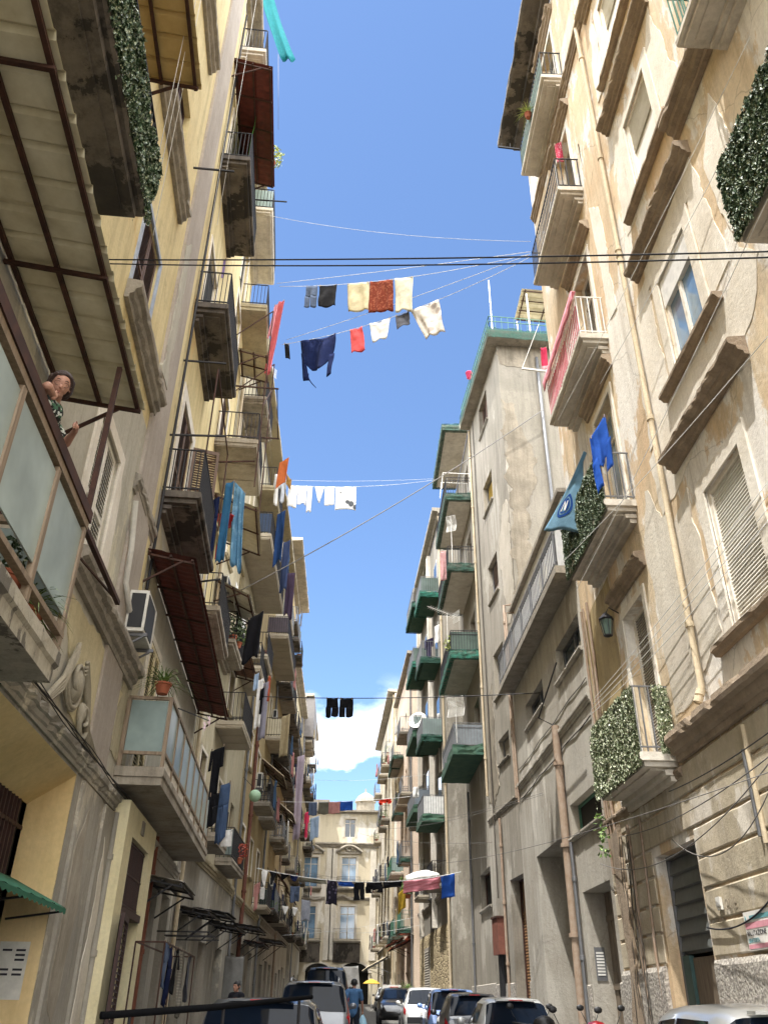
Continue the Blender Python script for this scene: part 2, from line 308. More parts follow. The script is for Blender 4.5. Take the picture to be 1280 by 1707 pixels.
def win(bld, F, a, b, c, d, kind='glass', dep=.22, o=0., frame=None, leafm=None, pane=None, sur=0, surm=None, sill=None, ped=None, ledm=None, name='window', fill=1., tk=.06):
    """window or door in an opening: frame, then pane / shutter / sill / pediment as its own pieces"""
    m = MB(F); i = o-dep; t = tk
    if sur:
        for x in ((a-sur, a, c, d+sur), (b, b+sur, c, d+sur), (a, b, d, d+sur)): m.box(x[0], x[1], o-.01, o+.035, x[2], x[3])
    for x in ((a, a+t, c, d), (b-t, b, c, d), (a+t, b-t, d-t, d), (a+t, b-t, c, c+t)): m.box(x[0], x[1], i, i+.07, x[2], x[3])
    mid = (a+b)/2
    if kind in ('glass', 'door'): m.box(mid-.04, mid+.04, i, i+.07, c+t, d-t)
    if kind == 'door': m.box(a+t, mid-.04, i, i+.06, d-(d-c)*.25, d-(d-c)*.25+.06); m.box(mid+.04, b-t, i, i+.06, d-(d-c)*.25, d-(d-c)*.25+.06)
    w = obj(name, m, (surm if sur and surm else frame) or WHITEM, bld)
    if kind in ('glass', 'door', 'dark'):
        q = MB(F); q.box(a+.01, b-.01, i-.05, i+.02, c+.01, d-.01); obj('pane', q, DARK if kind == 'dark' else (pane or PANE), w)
    if kind == 'roller':
        q = MB(F); zb = d-(d-c)*fill
        q.box(a+.02, b-.02, i-.04, i+.01, c, d); slats(q, a+t, b-t, zb, d-.02, i+.015, .055, .028, F); obj('roller_shutter', q, leafm or WROLL, w)
    if kind in ('persiana', 'persiana_open'):
        q = MB(F); q.box(a+.01, b-.01, i-.05, i+.0, c+.01, d-.01); obj('pane', q, DARK, w)
        for (x0, x1) in ((a+t, mid-.01), (mid+.01, b-t)):
            s = MB(F); f = .07; zz = [c+.02, c+(d-c)*.45, d-.02] if d-c > 1.6 else [c+.02, d-.02]
            s.box(x0, x0+f, i+.04, i+.085, c+.02, d-.02); s.box(x1-f, x1, i+.04, i+.085, c+.02, d-.02)
            for k, z in enumerate(zz): s.box(x0+f, x1-f, i+.04, i+.085, max(c+.02, z-f/2 if 0 < k < len(zz)-1 else (z if k == 0 else z-f)), min(d-.02, z+f/2 if 0 < k < len(zz)-1 else (z+f if k == 0 else z)))
            for k in range(len(zz)-1): louvres(s, x0+f, x1-f, zz[k]+f*.8, zz[k+1]-f*.8, i+.04, .07 if d-c < 4 else .1, .04, F)
            obj('shutter', s, leafm or WOODB, w)
    if sill:
        e, z0, z1, pr = sill; q = MB(F); q.sweep([(0, z0), (pr*.55, z0), (pr*.8, z0+(z1-z0)*.45), (pr, z0+(z1-z0)*.55), (pr, z1), (0, z1+.01)], a-e, b+e, .03, .14, seed=a*3+c); obj('sill', q, ledm or BROWNST, w)
    if ped:
        e, z0, z1, pr = ped; h = z1-z0; q = MB(F)
        q.sweep([(0, z0), (pr*.25, z0), (pr*.3, z0+h*.2), (pr*.55, z0+h*.28), (pr*.6, z0+h*.5), (pr*.92, z0+h*.6), (pr, z0+h*.72), (pr, z1-.03), (pr*.9, z1), (0, z1+.03)], a-e, b+e, .06, .1, seed=a*7+c); obj('pediment', q, ledm or BROWNST, w)
    return w
def ledge(bld, F, s0, s1, z0, z1, pr, mat, name='cornice', rough=.09, seed=1, plain=False):
    h = z1-z0; q = MB(F)
    prof = [(0, z0), (pr, z0), (pr, z1), (0, z1)] if plain else [(0, z0), (pr*.3, z0), (pr*.36, z0+h*.22), (pr*.6, z0+h*.3), (pr*.66, z0+h*.55), (pr*.94, z0+h*.62), (pr, z0+h*.78), (pr*.96, z1), (0, z1+.04)]
    q.sweep(prof, s0, s1, rough, .13, seed); return obj(name, q, mat, bld)
def railing(F, s0, s1, pr, z, h, ends=(1, 1), gap=.12, r=.009, mid=False, flat=.03, inset=.05):
    q = MB(F); a, b, p = s0+inset, s1-inset, pr-inset; w = flat
    for zz in ((z+h, z+.09) if not mid else (z+h, z+.09, z+h*.82)):
        q.box(a, b, p-w/2, p+w/2, zz-.012, zz+.012)
        for k, s in enumerate((a, b)):
            if ends[k]: q.box(s-w/2, s+w/2, 0, p-w/2, zz-.012, zz+.012)
    n = max(2, int((b-a)/gap))
    for i in range(n+1):
        s = a+(b-a)*i/n; q.box(s-r, s+r, p-r, p+r, z, z+h-.012)
    n = max(1, int(p/gap))
    for i in range(n):
        o = p*i/n+.03
        for k, s in enumerate((a, b)):
            if ends[k]: q.box(s-r, s+r, o-r, o+r, z, z+h-.012)
    return q
def balcony(bld, F, s0, s1, z, pr, th=.2, h=1.0, slab=None, soff='mould', rail='bars', rm=None, panel=None, gap=.12, ends=(1, 1), mid=False, net=None, seed=0, ivy=None, name='balcony', r=.009):
    """slab with stepped underside; railing and what is fixed to it are its pieces. z is the underside"""
    q = MB(F); slab = slab or SOFFIT; t1 = th*.55
    lip = [(0, z+th-t1), (pr-.03, z+th-t1), (pr, z+th-t1+.03), (pr, z+th-.02), (pr-.02, z+th), (0, z+th)]
    q.sweep(lip, s0, s1, .015, .2, seed)
    if soff == 'mould':
        q.box(s0+.07, s1-.07, 0, pr-.08, z+.03, z+th-t1-.002); q.box(s0+.2, s1-.2, 0, pr-.2, z-.002, z+.028)
        q.box(s0+.12, s1-.12, 0, .22, z-.09, z-.004); q.box(s0+.16, s1-.16, 0, .13, z-.18, z-.092)
    elif soff == 'panel':
        n = max(2, int((s1-s0)/.85))
        q.box(s0+.03, s1-.03, 0, pr-.03, z+.02, z+th-t1-.002)
        for i in range(n): q.box(s0+.05+(s1-s0-.1)*i/n, s0+.0+(s1-s0-.1)*(i+1)/n, .03, pr-.1, z-.012, z+.018)
    elif soff == 'beams':
        q.box(s0+.03, s1-.03, 0, pr-.04, z+.05, z+th-t1-.002)
        for i in range(4):
            s = s0+.08+(s1-s0-.28)*i/3; q.box(s, s+.12, 0, pr-.08, z-.05, z+.048)
    else: q.box(s0+.03, s1-.03, 0, pr-.03, z, z+th-t1-.002)
    b = obj(name, q, slab, bld); zt = z+th
    if rail: obj('railing', railing(F, s0, s1, pr, zt, h, ends, gap, r, mid), rm or BARSM, b)
    if panel:
        q = MB(F); e = .055
        q.box(s0+e, s1-e, pr-e-.028, pr-e-.018, zt+.1, zt+h-.06); q.box(s0+e-.005, s0+e+.005, .05, pr-e-.03, zt+.1, zt+h-.06); q.box(s1-e-.005, s1-e+.005, .05, pr-e-.03, zt+.1, zt+h-.06)
        obj('infill_panel', q, panel, b)
    if net: drape_net(F, s0, s1, z, pr, th, b, net, seed)
    if ivy: ivy_sheet(F, ivy, zt, pr, b, s0, s1, h)
    return b
def drape_net(F, s0, s1, z, pr, th, b, mat, seed):
    """green safety net wrapped round the slab, ragged top edge"""
    q = MB(F); e = .03
    path = [(s1+e, .05), (s1+e, pr*.5), (s1+e, pr+e), ((s0+s1)*.5, pr+e), (s0-e, pr+e), (s0-e, pr*.5), (s0-e, .05)]
    dense = []
    for (x0, y0), (x1, y1) in zip(path, path[1:]):
        k = max(2, int(math.hypot(x1-x0, y1-y0)/.15))
        dense += [(x0+(x1-x0)*i/k, y0+(y1-y0)*i/k) for i in range(k)]
    dense.append(path[-1]); n = len(dense)-1
    def P(u, v):
        i = min(n, int(round(u*n))); s, o = dense[i]; nz = noise.noise(Vector((i*.5, v*3, seed))); w = .05*nz
        z_ = z-.05+v*(th+.12+.13*noise.noise(Vector((i*.27, 7, seed)))); return F(s+(w if s < (s0+s1)/2 else -w), o+w*.5, z_-.03*abs(nz))
    q.grid(P, n, 4)
    if mat is not NETS:          # only the rim is wrapped: turn the net's lower edge a little under the slab
        def P3(u, v):
            i = min(n, int(round(u*n))); s, o = dense[i]; k = 1-.16*v; cs = (s0+s1)/2; return F(cs+(s-cs)*(1-.07*v), o*k, z-.05-.015*v+.02*noise.noise(Vector((i*.5, v, seed))))
        q.grid(P3, n, 2)
    def Q(u, v): return F(s0-e+(s1-s0+2*e)*u, .03+(pr)*v, z-.06-.05*math.sin(math.pi*u)*math.sin(math.pi*v)+.02*noise.noise(Vector((u*5, v*4, seed))))
    if mat is NETS: q.grid(Q, 10, 5)
    obj('safety_net', q, mat, b)
def leaf(m, c, size, nrm, up, w=.55, curl=.25):
    nrm = nrm.normalized(); up = (up-nrm*up.dot(nrm)); up = up.normalized() if up.length > .05 else nrm.orthogonal().normalized(); sd = nrm.cross(up)
    b = len(m.v); m.v += [c-up*size*.5, c+sd*size*w*.5-nrm*size*.04, c+up*size*.5-nrm*size*curl, c-sd*size*w*.5-nrm*size*.04]
    m.f.append([b, b+1, b+2, b+3])
def rv(a=1): return Vector((U_(-a, a), U_(-a, a), U_(-a, a)))
def ivy_sheet(F, spec, zt, pr, b, s0, s1, h):
    """artificial ivy screens tied on the railing: (s range, front/near/far, bottom drop, top, material, leaves per m2)"""
    for (a0, a1, face, lo, hi, mat, dens, size) in spec:
        m = MB(F); dens *= 1.5; size *= .78; q = int(abs(a1-a0)*(hi-lo)*dens)
        for i in range(q):
            x = U_(a0, a1); z = zt+U_(lo, hi)
            if U_(0, 1) < .3: z += .06*noise.noise(Vector((x*5, z*5, 0)))
            if face == 'front': c = F(x, pr+U_(-.015, .025), z); nn = F.n
            else: c = F(s0-.0 if face == 'near' else s1, x, z)+F.d*((-1 if face == 'near' else 1)*U_(-.02, .05)); nn = F.d*(-1 if face == 'near' else 1)
            gap = noise.noise(Vector((x*3.1, z*3.1, s0)))
            if gap < -.5: continue
            leaf(m, c+F.n*(.012*max(0, gap)), size*U_(.45, 1.55)*(1+.3*gap), nn+rv(.9)+Vector((0, 0, .45)), Vector((0, 0, -1))+rv(.6), U_(.4, .75))
        if face == 'front': m.box(a0+.01, a1-.01, pr-.035, pr-.028, zt+lo+.02, zt+hi-.02)
        else:
            s = s0 if face == 'near' else s1; m.box(s-.004, s+.004, a0, a1, zt+lo+.02, zt+hi-.02)
        for k in range(int(abs(a1-a0)*2)):               # trailing shoots
            x = U_(a0, a1); z = zt+lo; q0 = F(x, pr+.03, z) if face == 'front' else F(s0 if face == 'near' else s1, x, z); n_ = int(U_(1, 4))
            for j in range(n_): q0 = q0+Vector((U_(-.02, .02), U_(-.02, .02), -.045)); leaf(m, q0, size*U_(.5, .9), F.n+rv(.8), Vector((0, 0, -1))+rv(.5), .55)
        obj('ivy_screen', m, mat, b)
def awning(bld, F, s0, s1, zw, zo, pr, mat, fm, style='rib', legs=True, name='awning', o0=.02, nframe=4, drop=.08):
    """roof sheet on a metal frame. rib: ribs run out from the wall; tile: rows of pressed tiles"""
    q = MB(F); ns = max(8, int((s1-s0)/.045)) if style == 'rib' else max(8, int((s1-s0)/.06)); no = 2 if style == 'rib' else max(6, int(pr/.09))
    L = lambda v: zw+(zo-zw)*v
    def P(u, v):
        s = s0+(s1-s0)*u
        if style == 'rib': ph = (s/.34) % 1; dz = .045 if ph < .16 else 0; dz += .01*math.sin(s*40)*0
        else: dz = .018*abs(math.sin(math.pi*s/.21))+.02*((v*pr/.3) % 1)
        return F(s, o0+(pr-o0)*v, L(v)+dz+.01*noise.noise(Vector((s*.8, v*3, s0))))
    q.grid(P, ns, no)
    def P2(u, v): p = P(u, v); return p+Vector((0, 0, -.012))
    q.grid(P2, ns, no)
    a = obj(name, q, mat, bld); f = MB(F)
    for v in (.08, .5, .93): f.beam((s0, pr*v, L(v)-.045), (s1, pr*v, L(v)-.045), .045)
    for i in range(nframe):
        s = s0+.06+(s1-s0-.12)*i/(nframe-1); f.beam((s, .02, L(0)-.085), (s, pr*.97, L(.97)-.085), .04)
        if legs and i in (0, nframe-1): f.beam((s, .02, L(0)-.085-pr*.62), (s, pr*.72, L(.72)-.1), .035)
    obj('awning_frame', f, fm, a); return a
def pipe(bld, pts, r, mat, name='drainpipe', collars=0):
    m = MB(); m.tube(pts, r, 10)
    P = [Vector(p) for p in pts]
    for i in range(collars):
        t = (i+.5)/collars*(len(P)-1); k = int(t); p = P[k].lerp(P[k+1], t-k); d = (P[k+1]-P[k]).normalized()
        m.tube([p-d*.05, p-d*.045, p+d*.045, p+d*.05], [r*1.0, r*1.4, r*1.4, r], 10)
    return obj(name, m, mat, bld, smooth=True, angle=50)
# ------------------------------------------------------------------ cables, laundry, plants
def sag_pts(A, B, sag, n=18): return [A.lerp(B, i/n)-Vector((0, 0, sag*4*(i/n)*(1-i/n))) for i in range(n+1)]
def cable(name, label, cat, P, r, mat, group=None, n=5):
    m = MB(); m.tube(P, r, n); return tag(obj(name, m, mat, smooth=True), label, cat, group)
_cid = [0]
def cloth(name, label, cat, A, B, ln, mat, shape='sheet', wind=(0, 0), fold=.05, seed=None, group=None, taper=1., skew=0., nf=3, pegs=True):
    """washing pinned at A and B, hanging ln metres, with real folds and a cloth thickness"""
    _cid[0] += 1; sd = _cid[0]*1.7 if seed is None else seed; ab = B-A; w = ab.length; d = ab/w; side = d.cross(Vector((0, 0, 1))); side = side.normalized() if side.length > .05 else Vector((1, 0, 0))
    m = MB(); wv = Vector((wind[0], wind[1], 0)); nf = nf*.55 if w < .5 else nf*.8; fold = min(fold, .16*w)
    def body(u, v, l=ln):
        k = .5+(u-.5)*(1+(taper-1)*v)+skew*v
        sg = -.12*min(w, .8)*math.sin(math.pi*u)*(1-v)*.25
        uu = u+.16*noise.noise(Vector((u*2.1+sd, v*1.2, sd)))+.05*v*math.sin(sd); f = fold*(math.sin(2*math.pi*nf*uu+sd+v*.8)*(.15+.7*v)+1.1*noise.noise(Vector((u*2.4+sd, v*1.8, sd)))+.35*noise.noise(Vector((u*6+sd, v*5, sd))))
        hem = 1+.10*noise.noise(Vector((u*2.2+sd, 1, sd)))*v+.015*math.sin(2*math.pi*nf*uu+sd)*v
        return A+d*(w*k)+Vector((0, 0, -l*v*hem+sg))+side*f+wv*v**1.4*l
    nu, nv = max(12, int(nf*6)), 14
    if shape == 'sheet': m.grid(body, nu, nv)
    elif shape == 'shirt':        # hung by the hem: body, then sleeves and neck dangling
        tb = lambda u, v: body(u*(1-.0*v)+.0, v*.72); m.grid(tb, nu, nv)
        for a, b, lo in ((-.08, .22, 1.12), (.78, 1.08, 1.0)): m.grid(lambda u, v: body(a+(b-a)*u+(.10 if a < .5 else -.10)*v, .5+(lo-.5)*v)+side*.03, 5, 8)
        m.grid(lambda u, v: body(.3+.4*u, .7+.09*v*math.sin(math.pi*(u*.98+.01))), 8, 2)
    elif shape == 'shirt_up':     # hung by the shoulders
        m.grid(lambda u, v: body(.2+.6*u, v), nu, nv)
        for a, b, e in ((0, .22, -.04), (.78, 1., .04)): m.grid(lambda u, v: body(a+(b-a)*u+e*v, .02+.42*v)+side*.02, 5, 8)
    elif shape == 'trousers':
        m.grid(lambda u, v: body(u, v*.4), nu, 5)
        m.grid(lambda u, v: body(.0+.47*u+.03*v, .38+.62*v), 8, 10); m.grid(lambda u, v: body(.53+.47*u-.02*v, .38+.58*v)+side*.02, 8, 10)
    elif shape == 'shorts':
        m.grid(lambda u, v: body(u, v*.5), nu, 5); m.grid(lambda u, v: body(-.04+.5*u, .48+.52*v), 7, 6); m.grid(lambda u, v: body(.54+.5*u, .48+.5*v)+side*.02, 7, 6)
    elif shape == 'tri':
        m.grid(lambda u, v: body(.5+(u-.5)*(1-.86*v), v), 12, 8)
    elif shape == 'apron':
        m.grid(lambda u, v: body(.5+(u-.5)*(1-.75*v**2.2), v*.78), 18, 12)
        m.grid(lambda u, v: body(.02+.13*u+.2*v, .3+.72*v), 4, 8); m.grid(lambda u, v: body(.82+.14*u-.05*v, .45+.5*v)+side*.03, 4, 8)
        m.grid(lambda u, v: body(.3+.02*u+.18*v**2, .85+.35*v), 1, 8)
    o = obj(name, m, mat, smooth=True, solid=.008); tag(o, label, cat, group)
    if pegs:
        for u in (.06, .94): q = MB(); p = A+d*(w*u); q.wbeam(p+Vector((0, 0, .035)), p-Vector((0, 0, .05)), .022, .014); obj('clothes_peg', q, WOODL, o)
    return o
def hang(name, label, cat, x0, y0, x1, y1, Y, yb, mat, shape='sheet', Y1=None, **k):
    A = at(x0, y0, Y); B = at(x1, y1, Y if Y1 is None else Y1)
    ym = (y0+y1)/2; ln = at((x0+x1)/2, ym, Y).z-at((x0+x1)/2, yb, Y).z
    return cloth(name, label, cat, A, B, ln, mat, shape, **k)
def tuft(m, c, n, ln, spread, size, droop=.5, blade=True):
    for i in range(n):
        a = U_(0, 6.283); e = U_(.15, 1.3); d = Vector((math.cos(a)*math.cos(e), math.sin(a)*math.cos(e), math.sin(e))); p = c+rv(spread); l = ln*U_(.6, 1.2); w = d.cross(Vector((0, 0, 1))).normalized()*size
        pts = [];
        for k in range(5):
            t = k/4; q = p+d*l*t-Vector((0, 0, droop*l*t*t)); ww = w*(1-t)*(.6+.8*t) if k else w*.5
            pts += [q-ww, q+ww]
        m.add(pts, [(2*k, 2*k+1, 2*k+3, 2*k+2) for k in range(4)])
def bush(m, c, r, n, size, sc=(1, 1, 1)):
    for i in range(n):
        d = rv(); 
        while d.length > 1 or d.length < .1: d = rv()
        d = d.normalized()*(d.length**.4); q = noise.noise(d*2.2+c*.7)
        p = c+Vector((d.x*sc[0], d.y*sc[1], d.z*sc[2]))*r*(1+.45*q); leaf(m, p, size*U_(.6, 1.3), d+rv(.8), rv(1), .6)
def pot(F, s, o, z, r=.12, h=.2): m = MB(F); m.lathe([(r*.7, z), (r, z+h*.8), (r*1.12, z+h*.82), (r*1.12, z+h), (r*.95, z+h), (r*.9, z+h*.9)], s, o, 12); return m
def potted(name, label, F, s, o, z, kind='bush', r=.12, lm=None, cat='plant', big=.25, n=160, group=None):
    t = thing(name, label, cat, F(s, o, z), group); obj('pot', pot(F, s, o, z, r), TERRA, t, smooth=True, angle=40)
    m = MB(); c = F(s, o, z+.2)
    if kind == 'bush': bush(m, c+Vector((0, 0, big*.8)), big, n, big*.33)
    else: tuft(m, c, n, big*1.6, .05, .014, .7)
    obj('foliage', m, lm or LEAF3, t); return t
def ac_unit(label, F, s0, s1, z0, z1, pr=.32, group='air conditioning units on the walls'):
    t = thing('air_conditioner', label, 'air conditioner', F((s0+s1)/2, .05, z0), group); q = MB(F); q.box(s0, s1, .06, pr, z0, z1); o = obj('casing', q, ACW, t)
    g = MB(F); cx, cz, r = s0+(s1-s0)*.42, (z0+z1)/2, (z1-z0)*.4
    g.box(s0+.05, s1-.2, pr+.001, pr+.012, z0+.06, z1-.06); g.box(s0-.012, s0-.001, .1, pr-.04, z0+.06, z1-.06); obj('fan_grille', g, BLACKP, t)
    for x in (s0+.1, s1-.1): b = MB(F); b.box(x-.02, x+.02, 0, pr+.06, z0-.06, z0-.005); b.beam((x, .01, z0-.3), (x, pr, z0-.06), .03); obj('bracket', b, GREYM, t)
    return t
def tv_antenna(label, base, h, aim, kind='grid', sc=1., group='television antennas on the balconies'):
    """aim: angle in the ground plane"""
    t = thing('antenna', label, 'antenna', base, group); m = MB(); top = base+Vector((0, 0, h)); m.tube([base, top], .016, 6); obj('mast', m, WHITEM, t)
    d = Vector((math.cos(aim), math.sin(aim), .12)); s = Vector((-math.sin(aim), math.cos(aim), 0)); u = Vector((0, 0, 1)); q = MB()
    if kind == 'grid':
        for k in (-1, 1):
            for j in range(9): a = top+u*(k*.02)-d*.1; q.wbeam(a+u*(k*.05*j)-s*.33*sc+d*(.02*j), a+u*(k*.05*j)+s*.33*sc+d*(.02*j), .012)
            for e in (-.33, 0, .33): q.wbeam(top-d*.1+s*e*sc, top-d*.1+s*e*sc+u*(k*.42)+d*.16, .014)
        q.wbeam(top-d*.1, top+d*.55*sc, .018)
        for j in range(4): p = top+d*(.1+.12*j)*sc; q.wbeam(p-s*.12*sc+u*.05, p+s*.12*sc-u*.05, .01); q.wbeam(p-s*.12*sc-u*.05, p+s*.12*sc+u*.05, .01)
    else:
        q.wbeam(top-d*.5*sc, top+d*.9*sc, .018)
        for j in range(13): p = top+d*(-.4+.1*j)*sc; q.wbeam(p-s*(.24-.008*j)*sc, p+s*(.24-.008*j)*sc, .009)
        for k in (-1, 1):
            for j in range(5): a = top-d*.45*sc+u*(k*.06*j); q.wbeam(a-s*.25*sc, a+s*.25*sc, .01)
    obj('aerial_elements', q, WHITEM, t); return t
WR = Frame(5.2, 0, 0, True); WA = Frame(-3.2, 0, -3.9, False); WB = Frame(-4.87, 24.4, -.5, False); W3 = Frame(4.4, 41.6, -2, True); WT = Frame(5.65, 27.8, -4, True)
EF = Frame(0, 0, 0, True); EF.p = Vector((0, 90, 0)); EF.d = Vector((1, 0, 0)); EF.n = Vector((0, -1, 0))
_pn = [0]
def patch(bld, F, poly, mat, o=.006, jit=.12, seed=0, name='render_patch'):
    """a patch of later render, 6 mm proud, with a ragged outline"""
    _pn[0] += 1; o = o+.0026*(_pn[0] % 7); P = []
    for (a, b), (c, d) in zip(poly, poly[1:]+poly[:1]):
        k = max(2, int(math.hypot(c-a, d-b)/.12))
        for i in range(k):
            s, z = a+(c-a)*i/k, b+(d-b)*i/k; v = noise.noise_vector(Vector((s*1.4+seed, z*1.4, 2)))+.5*noise.noise_vector(Vector((s*5+seed, z*5, 2))); P.append((s+jit*v.x, z+jit*v.y))
    m = MB(F); n = len(P); m.add([F(s, o, z) for s, z in P]+[F(s, 0, z) for s, z in P], [tuple(range(n))]+[(i, (i+1) % n, n+(i+1) % n, n+i) for i in range(n)])
    return obj(name, m, mat, bld)
def courses(bld, F, s0, s1, zs, mat, pr=.032, gap=.02, avoid=(), name='stone_course'):
    m = MB(F)
    for z0, z1 in zip(zs, zs[1:]):
        segs = [(s0, s1)]
        for a, b, c, d in avoid:
            if d <= z0 or c >= z1: continue
            segs = [q for x, y in segs for q in ((x, min(y, a)), (max(x, b), y)) if q[1]-q[0] > .02]
        for x, y in segs:
            p = [(0, z0+gap), (pr-.015, z0+gap), (pr, z0+gap+.02), (pr, z1-gap-.02), (pr-.015, z1-gap), (0, z1-gap)]; m.sweep(p, x, y, .02, .3, z0)
    return obj(name, m, mat, bld)
def eave(bld, F, s0, s1, z, pr, th, mat, name='eaves', back=-.4):
    m = MB(F); m.sweep([(back, z), (pr*.3, z), (pr*.34, z+th*.3), (pr*.9, z+th*.4), (pr, z+th*.5), (pr, z+th), (back, z+th)], s0, s1, .05, .3, s0); return obj(name, m, mat, bld)

# ================================================================== RIGHT: peach building with moulded windows
def build_r1():
    b = thing('apartment_building', 'tall peach and white peeling apartment house with brown moulded window ledges', 'building', WR(6, 0, 0)); F = WR
    zb = [4.95, 9.77, 14.05, 18.95, 23.7]; A = (9.3, 10.6); zs = [6.12, 10.78, 15.3, 19.8, 24.3]; doors = [(13.86, 15.12, z+.25, z+3.3) for z in zb]; dc = [(4.2, 5.6, z+.25, z+3.2) for z in zb]; wd = [(1.0, 2.2, z, z+2.1) for z in zs]
    ops = [(A[0], A[1], z, z+(2.3 if i == 0 else 2.15 if i > 1 else 2.1), .24) for i, z in enumerate(zs)]
    gar = (13.4, 15.35, 0, 3.86, .3)
    facade(b, F, -6, 18.05, 0, 28, ops+[q+(.3,) for q in doors+dc]+wd+[gar], PEACH)
    W = lambda q, **k: win(b, F, *q[:4], **k)
    for i, q in enumerate(ops):
        kw = dict(sur=.26, surm=WHITEP, ledm=BROWNST, sill=(.6, q[2]-.15, q[2]-.02, .16), ped=(.8, q[3]+.85, q[3]+1.14, .27), dep=.1, tk=.09, frame=WHITEM)
        if i == 0: W(q, kind='roller', **{**kw, 'ped': (.85, q[3]+.9, q[3]+1.2, .28)})
        elif i == 1:
            w_ = W(q, kind='glass', pane=SKYP, **kw); m = MB(F); m.box(q[0]+.02, q[1]-.02, -.09, -.005, q[3]-.62, q[3]-.01); obj('shutter_box', m, WHITEM, w_)
        else: W(q, kind='roller', fill=.45, leafm=WROLL, **kw)
        if i >= 1:                                                   # glass below the half drawn shutter
            m = MB(F); m.box(q[0]+.06, q[1]-.06, -.15, -.115, q[2]+.04, q[3]-.1); obj('pane', m, PANE, b)
    for q in wd: W(q, kind='persiana', sill=(.3, q[2]-.14, q[2], .18))
    for i, q in enumerate(doors):
        kw = dict(sur=.14, surm=WHITEP, ped=(.42, q[3]+.38, q[3]+.66, .22), dep=.25)
        W(q, kind='roller' if i in (0, 3) else 'door', leafm=GROLL, pane=SKYP if i == 1 else PANE, name='balcony_door', **kw)
    for q in dc: W(q, kind='door', pane=PANE, sur=.14, surm=WHITEP, name='balcony_door')
    ivf = lambda s0, s1, mat, hi=1.12, sz=.085, d=1150: (s0, s1, 'front', -.22, hi, mat, d, sz)
    for i, z in enumerate(zb):
        s0, s1 = (13.45, 16.25) if i == 0 else (13.4, 16.6)
        iv = None
        if i == 0: iv = [ivf(s0+.02, s1, LEAF2, 1.12, .085, 1700), (.02, .27, 'near', -.05, 1.1, LEAF2, 1150, .085)]
        if i == 1: iv = [ivf(s0, s1, LEAF, 1.1, .085, 1700)]
        bb = balcony(b, F, s0, s1, z, .64, .25, 1.12, SOFFIT if i else PALEP, 'mould', rm=GREYM if i < 2 else (WHITEM if i == 2 else BARSM), ivy=iv, seed=i*3, gap=.13, r=.011)
        if i == 4:
            m = MB(F); m.box(s0+.05, s1-.05, .575, .583, z+.33, z+1.25); obj('infill_panel', m, net_panel, bb)
    for i, z in enumerate(zb[1:4]):
        iv = [ivf(3.2, 7.0, LEAF, 1.15, .1, 1400)] if i == 0 else None
        balcony(b, F, 3.2, 7.05, z, .66, .28, 1.12, SOFFIT, 'mould', rm=GREENIRON if i else GREYM, ivy=iv, seed=20+i)
    ledge(b, F, -6, 13.35, 5.0, 5.42, .26, BROWNST, 'cornice', .08, 3); ledge(b, F, 13.35, 18.0, 4.75, 4.93, .1, BROWNST, 'cornice', .05, 4)
    ledge(b, F, 5.9, 8.75, 14.4, 14.78, .32, BROWNST, 'cornice', .06, 8); ledge(b, F, -6, 17.9, 23.2, 23.5, .16, BROWNST, 'cornice', .08, 9)
    courses(b, F, -6, 17.95, [2.22, 2.69, 3.12, 3.56, 4.0, 4.5, 4.98], RUSTIC, avoid=[(13.3, 15.45, 0, 3.95)])
    m = MB(F); m.sweep([(0, 0), (.09, 0), (.085, 2.12), (.05, 2.2), (0, 2.2)], -6, 13.3, .03, .2, 5); obj('plinth', m, PLINTH, b); m = MB(F); m.sweep([(0, 0), (.09, 0), (.085, 2.12), (.05, 2.2), (0, 2.2)], 15.5, 17.95, .03, .2, 6); obj('plinth', m, PLINTH, b)
    g = win(b, F, *gar[:4], kind='none', dep=.26, frame=GREYM, name='garage_door'); m = MB(F); slats(m, 13.46, 15.29, 2.4, 3.8, -.25, .21, .05, F); m.box(13.46, 15.29, -.3, -.26, 2.36, 3.8); obj('roller_shutter', m, DKROLL, g)
    m = MB(F); m.box(13.46, 14.95, -.29, -.25, 0, 2.3); obj('door_panel', m, DOORW, g); m = MB(F); m.box(14.97, 15.29, -.28, -.2, 0, 2.34); obj('door_post', m, paint('teal_post', '3d5a58', .7), g)
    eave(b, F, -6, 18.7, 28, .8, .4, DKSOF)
    # later render in white and grey round the windows
    patch(b, F, [(8.2, 9.75), (12.3, 8.95), (12.45, 10.3), (11.4, 10.52), (8.6, 10.5), (8.0, 10.9), (7.6, 10.4)], WHITEP, seed=1); patch(b, F, [(11.05, 10.5), (12.3, 10.4), (12.1, 12.6), (11.6, 13.5), (11.0, 13.6)], WHITEP, seed=2); patch(b, F, [(8.3, 11.0), (9.0, 10.9), (9.0, 13.6), (8.6, 13.7)], WHITEP, seed=6); patch(b, F, [(8.9, 13.1), (11.1, 13.15), (11.0, 13.7), (9.0, 13.7)], WHITEP, seed=16, jit=.06); patch(b, F, [(10.95, 6.2), (12.2, 6.0), (12.3, 8.4), (11.2, 8.9)], PALEP, seed=18); patch(b, F, [(10.9, 19.6), (11.6, 19.8), (11.3, 22.2), (10.95, 22.6)], WHITEP, seed=19)
    patch(b, F, [(11.95, 5.7), (13.3, 5.7), (13.35, 8.9), (12.9, 9.9), (12.1, 8.6)], PALEP, seed=4, jit=.2)
    patch(b, F, [(10.9, 15.0), (11.5, 15.2), (11.3, 17.8), (10.9, 18.2)], WHITEP, seed=7); patch(b, F, [(8.2, 15.3), (9.05, 15.2), (9.1, 17.6), (8.6, 18.3)], WHITEP, seed=9)
